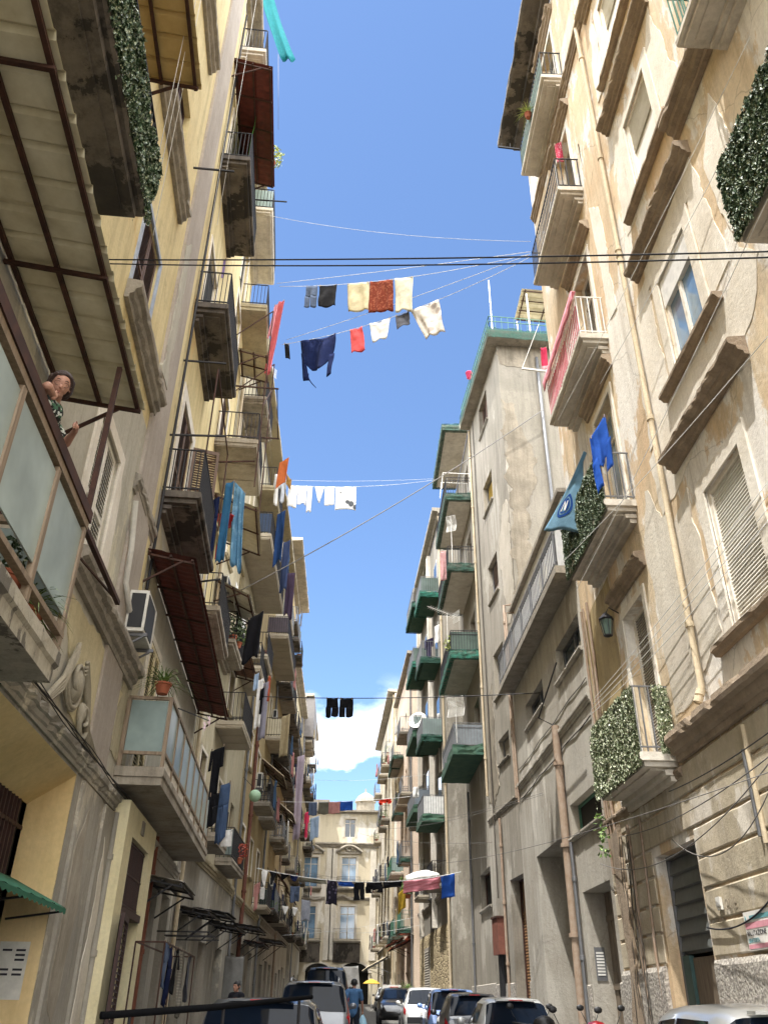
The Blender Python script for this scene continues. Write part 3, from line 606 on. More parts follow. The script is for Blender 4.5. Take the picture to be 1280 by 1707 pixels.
    patch(b, F, [(15.6, 5.3), (17.85, 5.2), (17.9, 9.3), (15.7, 9.5)], YEL2, seed=12, jit=.08); patch(b, F, [(12.6, 14.3), (13.1, 14.4), (13.3, 18.2), (12.7, 17.6)], WHITEP, seed=14)
    patch(b, F, [(7.3, 11.6), (8.0, 11.2), (8.3, 13.0), (7.6, 13.9)], WHITEP, seed=15)
    pipe(b, [F(11.82, .1, 24), F(11.82, .1, 15.2), F(11.82, .1, 14.8), F(11.84, .1, 5.75), F(11.86, .2, 5.5)], .05, PIPE, collars=9)
    pipe(b, [F(10.9, .05, 4.9), F(10.9, .06, 3.4)], .035, PIPE, 'conduit'); pipe(b, [F(11.02, .05, 4.6), F(11.02, .06, 3.5)], .03, GREYM, 'conduit')
    for s, r in ((15.75, .03), (16.5, .045), (17.3, .04), (17.55, .025), (17.8, .035)):
        pts = [F(s+.05*math.sin(k*1.7+s*9), .06+.015*math.sin(k*2.3+s), z) for k, z in enumerate([.1, 1.2, 2.4, 3.4, 4.6] if s < 17 else [3.9, 5.2, 6.6, 8.2, 9.6])]
        pipe(b, pts, r*.8, RUSTP, 'conduit')
    m = MB()
    for k in range(7):
        s = U_(15.9, 17.6); pts = [F(s+U_(-.15, .15), .08+U_(0, .06), z) for z in [x*.62+U_(-.1, .1) for x in range(1, 8)]]; m.tube(pts, .008, 4)
    obj('wiring', m, LINEB0, b)
    patch(b, F, [(16.7, .2), (17.5, .2), (17.3, 2.5), (17.6, 4.6), (17.0, 4.7), (16.9, 2.4)], BROWNST, o=.1, seed=30, name='damp_stain')
    return b
LINEB0 = paint('old_cable', '4a443c', .8)
net_panel = net_mat('pale_green_mesh', '7fa08e')
R1 = build_r1()
# lantern, signs and boxes fixed to it
t = thing('wall_lantern', 'black six sided wall lantern beside the roller shuttered balcony door', 'lantern', WR(14.9, .2, 7.9)); s_, z_ = 15.35, 8.0
m = MB(WR); m.tube([WR(s_, 0, z_+.5), WR(s_, .2, z_+.62), WR(s_, .28, z_+.48)], .014, 6); obj('bracket', m, BARSM, t)
m = MB(WR); m.lathe([(.03, z_+.5), (.16, z_+.36), (.15, z_+.34), (.02, z_+.335)], s_, .28, 6); m.lathe([(.02, z_-.03), (.09, z_), (.09, z_+.02), (.02, z_+.021)], s_, .28, 6)
for k in range(6):
    a = k*math.pi/3; m.wbeam(WR(s_+.085*math.cos(a), .28+.085*math.sin(a), z_), WR(s_+.145*math.cos(a), .28+.145*math.sin(a), z_+.36), .012)
obj('lantern_frame', m, BARSM, t); m = MB(WR); m.lathe([(.075, z_+.02), (.13, z_+.33)], s_, .28, 6); obj('lantern_glass', m, FROST3, t)
def text_obj(name, body, F, s, o, z, size, mat, parent, flip=True, bold=False):
    """real lettering standing on a facade plane, as a mesh"""
    cu = bpy.data.curves.new('lettering', 'FONT'); cu.body = body; cu.size = size; cu.extrude = .002; tmp = bpy.data.objects.new('lettering', cu); C.objects.link(tmp)
    dg = bpy.context.evaluated_depsgraph_get(); me = bpy.data.meshes.new_from_object(tmp.evaluated_get(dg)); vs = [v.co.copy() for v in me.vertices]; fs = [tuple(p.vertices) for p in me.polygons]
    bpy.data.objects.remove(tmp); bpy.data.meshes.remove(me); m = MB(F); m.add([F(s-v.x if flip else s+v.x, o+v.z, z+v.y) for v in vs], fs); return obj(name, m, mat, parent)
t = thing('poster', 'white and pink valuation poster pasted on the rusticated base', 'poster', WR(11.6, .06, 2.25)); m = MB(WR); m.box(11.1, 12.0, .05, .062, 2.25, 2.7); obj('sheet', m, paint('poster_paper', 'e9e6df', .8), t)
m = MB(WR); m.box(11.12, 11.98, .063, .066, 2.5, 2.57); obj('band', m, paint('poster_pink', 'dd9aa6', .8), t); m = MB(WR); m.box(11.12, 11.98, .063, .066, 2.27, 2.32); obj('band', m, paint('poster_pink', 'dd9aa6', .8), t)
TEALI = paint('poster_teal', '6aa3aa', .8); INK = paint('dark_ink', '2b2b33', .8)
for tx, z, sz, mt in (('A', 2.6, .08, TEALI), ('VALUTAZIONE', 2.42, .085, INK), ('GRATUITA', 2.34, .07, TEALI)): text_obj('lettering', tx, WR, 11.97, .064, z, sz, mt, t)
m = MB(WR); m.box(11.2, 11.82, .063, .066, 2.6, 2.65); obj('header', m, TEALI, t)
t = thing('graffiti_tag', 'faded grey letters spray painted on the rusticated base', 'graffiti', WR(12.2, .05, 3.2)); text_obj('lettering', 'OUE', WR, 12.58, .0465, 2.78, .2, paint('faded_spray', '9a8f7c', .9), t)
t = thing('junction_box', 'small white electric box on the rusticated base', 'electric box', WR(12.7, .05, 2.8)); m = MB(WR); m.box(12.64, 12.78, .046, .08, 2.8, 2.96); obj('box', m, ACW, t); m = MB(WR); m.box(12.635, 12.785, .08, .086, 2.84, 2.965); obj('lid', m, WHITEM, t)

# ================================================================== RIGHT: low annexe and beige tower
def build_r2():
    b = thing('terrace_annexe', 'low pale rendered annexe with a roof terrace above a tall plank portal', 'building', WR(22, 0, 0)); F = WR
    d2 = (18.3, 20.6, 0, 3.86, .55); po = (21.5, 25.5, 0, 5.32, 1.0); wa = (18.35, 20.9, 8.95, 9.85, .3); wb = (22.8, 25.4, 9.0, 9.75, .3); wc = (18.25, 21.0, 5.1, 5.85, .3)
    facade(b, F, 18.06, 27.75, 0, 10.76, [d2, po, wa, wb, wc], LOWR)
    for q, k in ((wa, 'glass'), (wb, 'glass'), (wc, 'dark')): win(b, F, *q[:4], kind=k, dep=.27, frame=GREYM if k == 'glass' else GREENIRON, sill=(.1, q[2]-.1, q[2]-.005, .1), ledm=LOWR)
    def plank(q, dep, n, nm):
        m = MB(F); a, bb, c, d = q[:4]; w = (bb-a)/n
        for i in range(n): m.box(a+w*i+.006, a+w*(i+1)-.006, -dep-.05, -dep+.012*(i % 2), c, d-.02)
        for z in (c+.5, c+(d-c)*.5, d-.6): m.box(a+.02, bb-.02, -dep+.0125, -dep+.04, z, z+.12)
        return obj(nm, m, DOORW, b)
    plank(d2, .5, 8, 'entrance_door'); p = plank(po, .85, 12, 'portal_door')
    m = MB(F); m.lathe([(.03, 1.4), (.03, 1.5)], 23.4, -.78, 8); obj('handle', m, BARSM, p)
    m = MB(F); m.box(18.08, 27.3, -.4, .5, 10.78, 10.98); m.box(18.08, 27.7, -7.9, -.42, 10.77, 10.97); obj('terrace_slab', m, GREYST, b)
    m = MB(F)
    for z in (12.0, 11.88, 11.1): m.box(18.1, 27.25, .42, .46, z, z+.035)
    for i in range(53): s = 18.12+i*.17; m.box(s, s+.025, .43, .45, 11.0, 11.9)
    for i in range(6): s = 18.12+i*1.6; m.box(s, s+.06, .41, .47, 10.98, 12.03)
    obj('terrace_railing', m, GREYM, b)
    m = MB(F); m.box(19.5, 27.6, -5, -.25, 10.99, 13.9); o = obj('terrace_room', m, paint('white_tile', 'e4e2dc', .4), b); m = MB(F); m.box(19.3, 27.7, -5, -.1, 13.92, 14.05); obj('roof', m, GREYST, o)
    m = MB(F); m.box(22, 23, -.249, -.22, 11.0, 13.0); obj('door', m, WHITES, o)
    pipe(b, [F(27.6, .07, 7.4), F(27.6, .07, 14.2), F(27.66, -.5, 14.3), F(27.66, -3.5, 14.3)], .05, RUSTP, collars=5); pipe(b, [F(27.35, .06, 7.2), F(27.35, .06, 13.8), F(27.5, -.5, 13.9)], .035, RUSTP, 'conduit')
    ledge(b, F, 18.1, 27.7, 7.55, 7.78, .09, LOWR, 'string_course', .02, 2)
    for z, r in ((8.2, .011), (7.3, .014)): pipe(b, [F(18.2+k*.5, .02+.008*math.sin(k*2.1+z), z-.06*abs(math.sin(k*.45+z*4))) for k in range(19)], r, LINEB0, 'conduit')
    pipe(b, [F(21.25, .12, 0.1), F(21.25, .12, 7.9)], .1, RUSTP, 'standpipe', collars=4); pipe(b, [F(21.25, .12, 7.9), F(21.4, .5, 8.15), F(18.5, .6, 8.6)], .018, BARSM, 'conduit')
    pipe(b, [F(20.9, .08, .1), F(20.95, .08, 5.0)], .045, GREYM, 'standpipe', collars=3)
    m = MB(F); m.sweep([(0, 0), (.05, 0), (.05, 2.0), (0, 2.03)], 18.1, 18.28, .02, .2, 1); obj('plinth', m, PLINTH, b); m = MB(F); m.sweep([(0, 0), (.05, 0), (.05, 2.0), (0, 2.03)], 20.64, 21.1, .02, .2, 1); obj('plinth', m, PLINTH, b)
    # the tower: its near front is turned a little, the balconied front runs with the street
    c = thing('apartment_tower', 'beige rendered apartment tower with plain square windows and green netted balconies', 'building', WR(33, 0, 0)); T = WT
    zw = [(24.8, 26.5), (20.5, 22.0), (16.2, 17.9), (12.05, 13.9), (9.5, 10.4)]; ws = [(30.3, 32.0, a, d, .3) for a, d in zw]; ro = (29.6, 31.5, 0, 5.4, .5); wd = (34.6, 37.6, 4.95, 6.3, .35); zb = [10.6, 14.8, 19.1, 23.0]
    dr = [(35.4, 37.0, z+.25, z+2.75, .3) for z in zb]
    facade(c, T, 27.85, 34.37, 0, 27.0, ws+[ro], TOWER, rev=.3, name='near_wall'); facade(c, F, 34.38, 41.6, 0, 27.2, [wd]+dr, TOWER, rev=.3)
    for i, q in enumerate(ws): win(c, T, *q[:4], kind='persiana' if i == 0 else 'roller', fill=[.9, .8, .55, .7, .4][i], leafm=[WOODB, paint('cream_roller', 'd8c486', .6), paint('mauve_roller', '9d8f88', .6), WHITES, GROLL][i], dep=.26, sill=(.06, q[2]-.09, q[2]-.005, .09), ledm=TOWER, frame=GREYM)
    for i, q in enumerate(ws[1:]): m = MB(T); m.box(q[0]+.05, q[1]-.05, -.3, -.27, q[2], q[3]); obj('pane', m, PANE, c)
    for q in dr: win(c, F, *q[:4], kind='door', dep=.26, frame=WOODB, name='balcony_door')
    win(c, F, *wd[:4], kind='dark', dep=.3, frame=RUST, sill=(.05, 4.84, 4.94, .1), ledm=TOWER)
    g = win(c, T, *ro[:4], kind='none', dep=.4, frame=RUST, name='shop_door'); m = MB(T); slats(m, 29.7, 31.4, .3, 4.4, -.4, .09, .03, T); m.box(29.66, 31.44, -.48, -.42, 0, 5.35); obj('roller_shutter', m, ROLLB, g)
    m = MB(T); m.box(27.3, 34.3, -8, .5, 27.02, 27.4); rs = obj('roof_slab', m, GREYST, c)
    path = [(27.25, -5.5), (27.25, -2), (27.25, .1), (27.25, .55), (29, .55), (31, .55), (34.32, .55)]
    dn = [(a+(x-a)*i/10, b2+(y-b2)*i/10) for (a, b2), (x, y) in zip(path, path[1:]) for i in range(10)]; nn = len(dn)-1
    m = MB(T); m.grid(lambda u, v: T(dn[int(round(u*nn))][0], dn[int(round(u*nn))][1]+.03*noise.noise(Vector((u*30, v*3, 1))), 26.93+(.56+.12*noise.noise(Vector((u*23, 4, 1))))*v+.06*noise.noise(Vector((u*40, 4, v)))), nn, 4); obj('safety_net', m, NETG, rs)
    m = MB(T)
    for z in (28.3, 28.0, 27.5): m.beam((27.4, -6, z), (27.4, .4, z), .03); m.beam((27.4, .4, z), (34.2, .4, z), .03)
    for i in range(22): m.beam((27.4, .4-i*.29, 27.42), (27.4, .4-i*.29, 28.3), .018)
    for i in range(32): s = 27.4+i*.215; m.beam((s, .4, 27.42), (s, .4, 28.3), .018)
    obj('roof_railing', m, GREENIRON, rs); m = MB(T); m.cyl(28.0, .1, 27.4, 31.2, .03); obj('antenna_mast', m, WHITEM, rs)
    awning(rs, Frame(5.65+1.4+2.4, 0, 0, True), 27.4, 29.4, 30.0, 30.2, 2.5, CORR, RUST, 'rib', False, 'roof_shelter')
    for s in (27.5, 29.3):
        for o_ in (-1.5, -3.6): m = MB(T); m.beam((s, o_, 27.4), (s, o_, 30.0), .06); obj('shelter_post', m, WHITEM, rs)
    # top storey canopy wrapped in net, then the balconies below it
    balcony(c, F, 34.5, 40.2, 27.25, 1.36, .3, 1.0, SOFFIT, 'plain', rail=None, net=NETG, seed=77, name='roof_canopy')
    for i, z in enumerate(zb): balcony(c, F, 34.45, 39.6, z, 1.3, .28, 1.0, SOFFIT if i else NETS, 'plain', rm=GREYM if i < 1 else BARSM, panel=[paint('grey_board', '7d8488', .7), FROST3, None, None][i], net=[NETS, TEALNET, NETG, NETG][i], seed=i*7+1, mid=True)
    m = MB(); m.tube([T(27.78, -1.75, z) for z in (26.4, 20, 16, 14)], .07, 8); obj('drainpipe', m, GREYM, c, smooth=True)
    for a, d in ((28.0, 29.55), (31.6, 34.3)): m = MB(T); m.sweep([(0, 0), (.05, 0), (.05, 2.25), (0, 2.28)], a, d, .02, .2, 1); obj('plinth', m, PLINTH, c)
    m = MB(F); m.sweep([(0, 0), (.05, 0), (.05, 2.3), (0, 2.33)], 34.4, 41.5, .02, .2, 2); obj('plinth', m, PLINTH, c)
    pipe(c, [T(32.2, .08, 0), T(32.2, .08, 7.6)], .05, RUSTP, collars=4); pipe(c, [F(39.9, .08, .1), F(39.9, .08, 10.2)], .05, GREYM, collars=4); pipe(c, [T(34.1, .07, 8.8), T(34.1, .07, 26.8)], .05, PIPE, collars=6); pipe(c, [T(33.2, .06, 5), T(33.2, .06, 26.8)], .025, LINEB0, 'conduit')
    ledge(c, T, 28.0, 34.3, 7.75, 7.95, .08, TOWER, 'string_course', .03, 2)
    NF = Frame(0, 0, 0, True); NF.p = T(27.845, 0, 0); NF.d = -T.n; NF.n = -T.d; STAIN = plaster('weather_stain', '7c7364', '928877', '454035', .95, 1.3)
    patch(c, NF, [(.05, 14.6), (.9, 14.9), (.7, 17.5), (1.3, 20.5), (.6, 23.6), (.06, 24.0)], STAIN, jit=.3, seed=3, name='weather_stain'); patch(c, NF, [(2.4, 18), (3.6, 18.3), (3.4, 21.8), (2.5, 21.2)], STAIN, jit=.35, seed=5, name='weather_stain'); patch(c, NF, [(.06, 25.9), (4.5, 25.8), (4.5, 26.9), (.06, 26.95)], STAIN, jit=.2, seed=9, name='weather_stain')
    patch(c, T, [(28.0, 14.5), (29.4, 14.2), (29.8, 17.8), (28.9, 19.4), (28.0, 18.9)], plaster('paler_render', 'bcb4a6', 'aba292', '7a7060', .6, .6), jit=.3, seed=11); patch(c, T, [(32.3, 8.6), (33.9, 8.4), (33.8, 12.6), (32.6, 12.9)], STAIN, jit=.3, seed=13)
    t = thing('meter_cabinet', 'rusty brown metal cabinet on a dark post by the roller shop door', 'cabinet', T(33, .1, 0)); m = MB(T); m.box(32.5, 33.4, .06, .3, 3.15, 4.3); obj('box', m, paint('rusty_box', '7b4a3a', .7, c2='63382b'), t); m = MB(T); m.box(32.46, 33.44, .05, .34, 4.3, 4.36); obj('lid', m, RUST, t); m = MB(T); m.box(32.8, 33.1, .06, .2, 0, 3.14); obj('post', m, BARSM, t)
    t = thing('intercom_panel', 'grey intercom panel in the recess of the plank entrance door', 'intercom', F(20.5, -.3, 2.2)); m = MB(F); m.box(20.585, 20.6, -.35, -.12, 2.1, 2.75); obj('plate', m, GREYM, t)
    for k in range(8): m = MB(F); m.box(20.578, 20.585, -.32, -.15, 2.2+k*.06, 2.235+k*.06); obj('button', m, WHITEM, t)
    return b, c
R2, TOW = build_r2()

# ================================================================== far houses, right and left
BALS = {}
def house(F, s0, s1, zr, label, mat, floors, bays, seed, bal='mix', roofm=GREYST, ev=.4, depth=8, soff='plain', z00=0, groundop=True, style=None, slabm=None, projs=(.7, 1.0), rails=(BARSM, GREYM), panels=(None, None, None), extra=None, name='apartment_building', near_o=0., netm=None, leafs=None, skip=(), lower=None):
    """a distant house: storeys of doors and windows, each balcony its own piece"""
    r = random.Random(seed); b = thing(name, label, 'building', F((s0+s1)/2, 0, gz((s0+s1)/2))); w = (s1-s0)/bays; ops = []; info = []
    for j, z in enumerate(floors):
        for i in range(bays):
            c = s0+w*(i+.5)+r.uniform(-.12, .12); kind = 'd' if (bal == 'all' or r.random() < (.72 if bal == 'mix' else .25)) else 'w'
            if (i, j) in skip: kind = 'w'
            hw = r.uniform(.52, .68); ops.append((c-hw, c+hw, z+.05 if kind == 'd' else z+.95, z+2.55, .25)); info.append((kind, c, hw, z, i, j))
    if groundop:
        for i in range(bays): c = s0+w*(i+.5); ops.append((c-.9, c+.9, 0, r.uniform(3.2, 3.9), .4))
    zl = floors[0]-.4
    if lower is None: facade(b, F, s0, s1, 0, zr, ops, mat, depth, o=near_o)
    else: facade(b, F, s0, s1, 0, zl, [q for q in ops if q[2] < zl], lower, depth, o=near_o, name='lower_wall'); facade(b, F, s0, s1, zl, zr, [q for q in ops if q[2] >= zl], mat, depth, o=near_o)
    for (kind, c, hw, z, i, j), q in zip(info, ops):
        k = r.choice(['persiana', 'persiana', 'glass', 'roller']) if kind == 'w' else r.choice(['door', 'door', 'persiana', 'roller', 'dark'])
        win(b, F, *q[:4], kind=k, dep=.2, o=near_o, leafm=r.choice(leafs or [WOODB, CREAMS, GREENIRON, WHITES]) if k == 'persiana' else r.choice([WROLL, GROLL]), frame=r.choice([WHITEM, WHITEM, WOODB]), sur=.1 if r.random() < .5 else 0, surm=WHITEP, sill=(.12, q[2]-.1, q[2]-.005, .12) if kind == 'w' else None, ledm=roofm, name='window' if kind == 'w' else 'balcony_door', pane=r.choice([PANE, PANE, SKYP, CURT]))
        if kind == 'd':
            bw = min(w*.47, r.uniform(1.0, 1.7)); pj = r.uniform(*projs); BALS.setdefault(label, []).append((c, bw, z, pj+near_o, i, j)); G = F if near_o == 0 else offs(F, near_o)
            balcony(b, G, c-bw, c+bw, z-.2, pj, .2, 1.0, r.choice(slabm or [SOFFIT, TILESOF, GREYST]), r.choice(['plain', 'panel', 'beams'] if soff == 'mix' else [soff]), rm=r.choice(rails), panel=r.choice(panels), net=netm if netm and r.random() < .7 else None, seed=seed+i*3+j)
    if groundop:
        for i, q in enumerate(ops[len(info):]):
            k = r.random(); g = win(b, F, *q[:4], kind='dark' if k < .4 else 'none', dep=.35, frame=r.choice([BARSM, WOODD, GREYM]), name='shop_door', o=near_o)
            if k >= .4: m = MB(F); slats(m, q[0]+.06, q[1]-.06, 0, q[3]-.05, near_o-.33, .14, .03, F); m.box(q[0]+.03, q[1]-.03, near_o-.39, near_o-.34, 0, q[3]-.02); obj('roller_shutter', m, r.choice([GROLL, DKROLL, ROLLB, GREENIRON]), g)
    eave(b, F, s0, s1, zr, ev+near_o, .35, roofm); ledge(b, F, s0+.02, s1-.02, floors[0]-.55, floors[0]-.25, .14+near_o, roofm, 'string_course', .05, seed)
    pipe(b, [F(s0+.25, .1+near_o, .1), F(s0+.25, .1+near_o, zr-.1)], .06, r.choice([RUSTP, PIPE, GREYM]), collars=6)
    return b
def offs(F, o):
    G = Frame(0, 0, 0, True); G.p = F.p+F.n*o; G.d = F.d; G.n = F.n; return G
# right side beyond the tower
R3 = house(W3, 41.7, 55.6, 26.5, 'pale green netted house beside the beige tower with rows of balconies', TOWER, [6.6, 10.9+.2], 3, 31, bal='none', ev=.5)
fl = [10.9, 15.1, 19.4, 23.4]
for j, z in enumerate(fl):
    balcony(R3, W3, 48.2, 52.6, z, 1.05, .26, 1.0, NETS, 'plain', rm=GREYM, panel=[paint('slate_board', '6f7a84', .7), FROST2, FROST3, None][j], net=[NETS, NETS, TEALNET, NETG][j], seed=40+j)
    balcony(R3, W3, 43.2, 46.2, z-1.6 if j else z-1.4, 1.1, .25, 1.0, NETS, 'plain', rm=GREYM, panel=[paint('white_board', 'd8d8d4', .6), FROST2, None, FROST3][j], net=[NETS, NETG, NETG, TEALNET][j], seed=50+j)
    for a in (43.9, 49.4):
        z0 = (z if a > 47 else z-1.5)+.26; q = (a, a+1.3, z0, z0+2.4); m = MB(W3); m.box(*q[:2], .005, .02, *q[2:]); d = obj('balcony_door', m, WHITEM, R3); m = MB(W3); m.box(q[0]+.08, q[1]-.08, .021, .03, q[2]+.08, q[3]-.08); obj('pane', m, PANE, d)
m = MB(W3); m.sweep([(0, 0), (.07, 0), (.06, 4.7), (0, 4.95)], 42.0, 55.2, .05, .2, 3); obj('stone_base', m, STONEW, R3)
m = MB(W3)
for s in (47.0, 53.3): m.box(s, s+.5, 0, .22, 5.0, 26.4)
obj('pilaster', m, WHITEP, R3)
m = MB(W3); slats(m, 50, 52.4, 1, 4.2, .075, .12, .03, W3); m.box(49.9, 52.5, .06, .085, .5, 4.3); obj('roller_shutter', m, GROLL, R3)
R4 = house(W3, 55.7, 68.5, 23.0, 'pale pink fronted house with a red awning over its street door', PINKP, [5.6, 9.6, 13.6, 17.6], 4, 37, near_o=.35, ev=.35, projs=(.7, .9), netm=NETG, panels=(None, FROST2, None), rails=(BARSM, GREYM, GREENIRON))
R5 = house(W3, 68.6, 88, 24.5, 'cream old house with ornate stone window surrounds beside the palace', ENDP, [6.0, 10.6, 15.2, 19.6], 5, 41, near_o=.55, ev=.6, bal='mix', projs=(.6, .8), roofm=GREYST)
for s0, s1, z, pr in ((57.2, 60.4, 4.6, 1.2), (61.6, 64.4, 5.0, 1.1)): awning(R4, offs(W3, .37), s0, s1, z+.5, z, pr, ORANGE, RUST, 'tile')
awning(R5, offs(W3, .57), 72, 80, 4.9, 4.0, 1.8, paint('striped_canvas', 'b7aa90', .8), GREYM, 'rib')
# ================================================================== LEFT: yellow house
def build_l1():
    b = thing('apartment_building', 'tall shaded yellow apartment house with a grey band and bare grey lower walls', 'building', WA(6, 0, 0)); F = WA
    arch = (5.6, 12.27, 0, 4.38, .85); dr = (15.75, 17.75, 0, 4.12, .3); w1 = (9.75, 11.1, 6.8, 8.98, .25); w2 = (9.6, 11.0, 11.4, 13.35, .25); w3 = (9.6, 11.0, 15.75, 17.8, .25); w4 = (9.7, 11.1, 20.95, 22.9, .25)
    fz = [10.35, 15.65, 21.15, 26.3]; ds = [(15.2, 16.9, z+.2, z+3.15, .25) for z in fz]; f1 = [(15.9, 17.2, 5.25, 7.9, .25), (19.8, 21.1, 5.25, 7.9, .25)]; dw = [(20.9, 22.5, z, z+2.6, .25) for z in (10.9, 16.25, 20.2, 23.4)]
    shp = (20.0, 21.6, 0, 3.8, .35); shp2 = (22.4, 23.9, 0, 3.9, .35); wb = (3.5, 5.2, 5.0, 7.3, .25); wc = (3.4, 4.8, 9.4, 12, .25)
    ops = [arch, dr, w1, w2, w3, w4, wb, wc, shp, shp2]+ds+f1+dw
    # the shell is split where the house front changes colour; each band is its own wall piece
    cut = lambda z0, z1: [(q[0], q[1], max(q[2], z0), min(q[3], z1))+q[4:] for q in ops if q[3] > z0+.01 and q[2] < z1-.01 and q[0] < 24.4]
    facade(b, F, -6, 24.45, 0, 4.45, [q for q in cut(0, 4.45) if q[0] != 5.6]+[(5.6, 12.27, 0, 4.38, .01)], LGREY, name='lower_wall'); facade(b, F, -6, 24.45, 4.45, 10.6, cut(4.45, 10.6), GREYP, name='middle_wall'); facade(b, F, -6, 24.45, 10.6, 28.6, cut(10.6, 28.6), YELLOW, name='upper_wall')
    # painted carriage arch: splayed side, curved head, dark grille
    m = MB(F); N_ = 30
    prof = [(12.27, z) for z in [4.38*k/6 for k in range(7)]]
    head = [(12.27-6.67*k/N_, 4.38-.0*k) for k in range(N_+1)]
    inn = lambda s, z: (s, -.6, z-.42*max(0, (z-2.8)/1.58))
    for (a, c), (e, g) in list(zip(prof, prof[1:]))+list(zip(head, head[1:])): m.quad((a, 0, c), (e, 0, g), inn(e, g), inn(a, c))
    obj('arch_recess', m, ARCHY, b, smooth=True, angle=30)
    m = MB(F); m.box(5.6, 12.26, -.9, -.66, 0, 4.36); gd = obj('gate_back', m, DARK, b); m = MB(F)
    for i in range(40): s = 5.8+i*.155; m.box(s, s+.035, -.6, -.56, 0, 3.95)
    for z in (.3, 1.6, 2.9, 3.6): m.box(5.7, 12.2, -.595, -.565, z, z+.05)
    obj('gate_bars', m, WOODD, gd)
    # doorway with yellow surround, barred fanlight and an open louvred leaf
    m = MB(F); e = .28
    for x in ((15.1, 15.75, 0, 4.62), (17.75, 18.4, 0, 4.62), (15.75, 17.75, 4.12, 4.62)): m.box(x[0], x[1], .0, e, x[2], x[3])
    ds_ = obj('door_surround', m, plaster('door_surround_yellow', 'e4dab4', 'dacfa6', 'a0946c', .4, .8), b); m = MB(F); m.box(16.5, 16.75, e+.001, e+.03, 4.28, 4.52); obj('number_plate', m, GREYST, ds_)
    d = win(b, F, *dr[:4], kind='none', dep=.28, frame=WOODD, name='entrance_door'); m = MB(F)
    for i in range(22): s = 15.8+i*.09; m.box(s, s+.022, .18, .21, 3.02, 4.1)
    for z in (3.05, 3.55, 4.05): m.box(15.75, 17.75, .175, .215, z, z+.03)
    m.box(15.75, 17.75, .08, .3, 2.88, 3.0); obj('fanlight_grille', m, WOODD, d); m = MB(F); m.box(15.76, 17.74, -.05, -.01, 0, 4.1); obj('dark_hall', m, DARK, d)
    L = Frame(0, 0, 0, True); L.p = F(16.25, .33, 0); L.d = (F.n*.10-F.d*.99).normalized(); L.n = Vector((-L.d.y, L.d.x, 0)); m = MB(L)
    m.box(0, .09, -.03, .03, .1, 2.85); m.box(1.1, 1.19, -.03, .03, .1, 2.85)
    for z in (.1, 1.0, 2.75): m.box(.09, 1.1, -.03, .03, z, z+.1)
    louvres(m, .09, 1.1, 1.12, 2.74, -.02, .085, .04, L); m.box(.09, 1.1, -.012, .01, .2, 1.0); obj('louvred_leaf', m, WOODD, d)
    win(b, F, *w1[:4], kind='persiana', leafm=WHITES, frame=WHITES, sur=.22, surm=WHITEP, dep=.12)
    win(b, F, *w2[:4], kind='persiana', leafm=WOODB, frame=paint('pale_blue_frame', 'a9b3c4', .6), sur=.1, surm=paint('pale_blue_trim', 'a9b3c4', .7), dep=.12)
    for q in (w3, w4): win(b, F, *q[:4], kind='persiana', leafm=WOODD, frame=WOODD, dep=.2)
    win(b, F, *wb[:4], kind='door', frame=WOODB); win(b, F, *wc[:4], kind='dark', frame=WOODB)
    for i, q in enumerate(ds): win(b, F, *q[:4], kind='persiana' if i == 0 else 'dark' if i == 1 else 'door', leafm=WOODB, frame=WOODD if i == 1 else WOODB, dep=.1, sur=.3 if i == 0 else .12, surm=WHITEP, name='balcony_door')
    # one leaf of the louvred balcony door stands open
    L = Frame(0, 0, 0, True); L.p = F(16.95, .06, 0); L.d = (F.n*.9+F.d*.25).normalized(); L.n = Vector((-L.d.y, L.d.x, 0)); m = MB(L)
    m.box(0, .07, -.02, .02, 10.58, 13.4); m.box(.58, .65, -.02, .02, 10.58, 13.4); m.box(.07, .58, -.02, .02, 10.58, 10.68); m.box(.07, .58, -.02, .02, 13.3, 13.4); louvres(m, .07, .58, 10.7, 13.3, -.01, .07, .03, L); obj('open_shutter', m, WOODB, b)
    for q in f1: win(b, F, *q[:4], kind='persiana', leafm=CREAMS, frame=CREAMS, dep=.06, sur=.15, surm=PALEP, name='balcony_door')
    for i, q in enumerate(dw): win(b, F, *q[:4], kind=['door', 'persiana', 'door', 'dark'][i], leafm=WOODB, dep=.15, sur=.12, surm=WHITEP, name='balcony_door')
    for q in (shp, shp2): win(b, F, *q[:4], kind='dark', dep=.3, frame=GREYST, name='shop_door')
    # stone ledges and bands
    ledge(b, F, 9.75, 14.6, 6.42, 6.78, .26, GREYST, 'sill_course', .07, 2); ledge(b, F, 9.45, 12.5, 11.0, 11.36, .26, GREYST, 'sill_course', .07, 5); ledge(b, F, 8.5, 11.7, 15.3, 15.7, .26, GREYST, 'sill_course', .07, 7); ledge(b, F, 8.9, 11.7, 20.5, 20.9, .26, GREYST, 'sill_course', .07, 9)
    ledge(b, F, -6, 24.4, 4.42, 4.66, .13, LGREY, 'string_course', .1, 11); ledge(b, F, 12.2, 14.3, 9.2, 9.5, .12, GREYST, 'sill_course', .05, 12)
    m = MB(F); m.box(12.4, 13.75, 0, .06, 4.7, 28.5); obj('band', m, VIOLET, b); m = MB(F); m.box(13.77, 14.15, 0, .035, 8, 28.5); obj('band', m, YELLOW, b)
    for (a, c) in ((12.6, 13.9), (14.3, 15.2), (18.6, 19.6)): m = MB(F); m.box(a, c, 0, .05, 0, 4.38); obj('pilaster', m, LGREY, b)
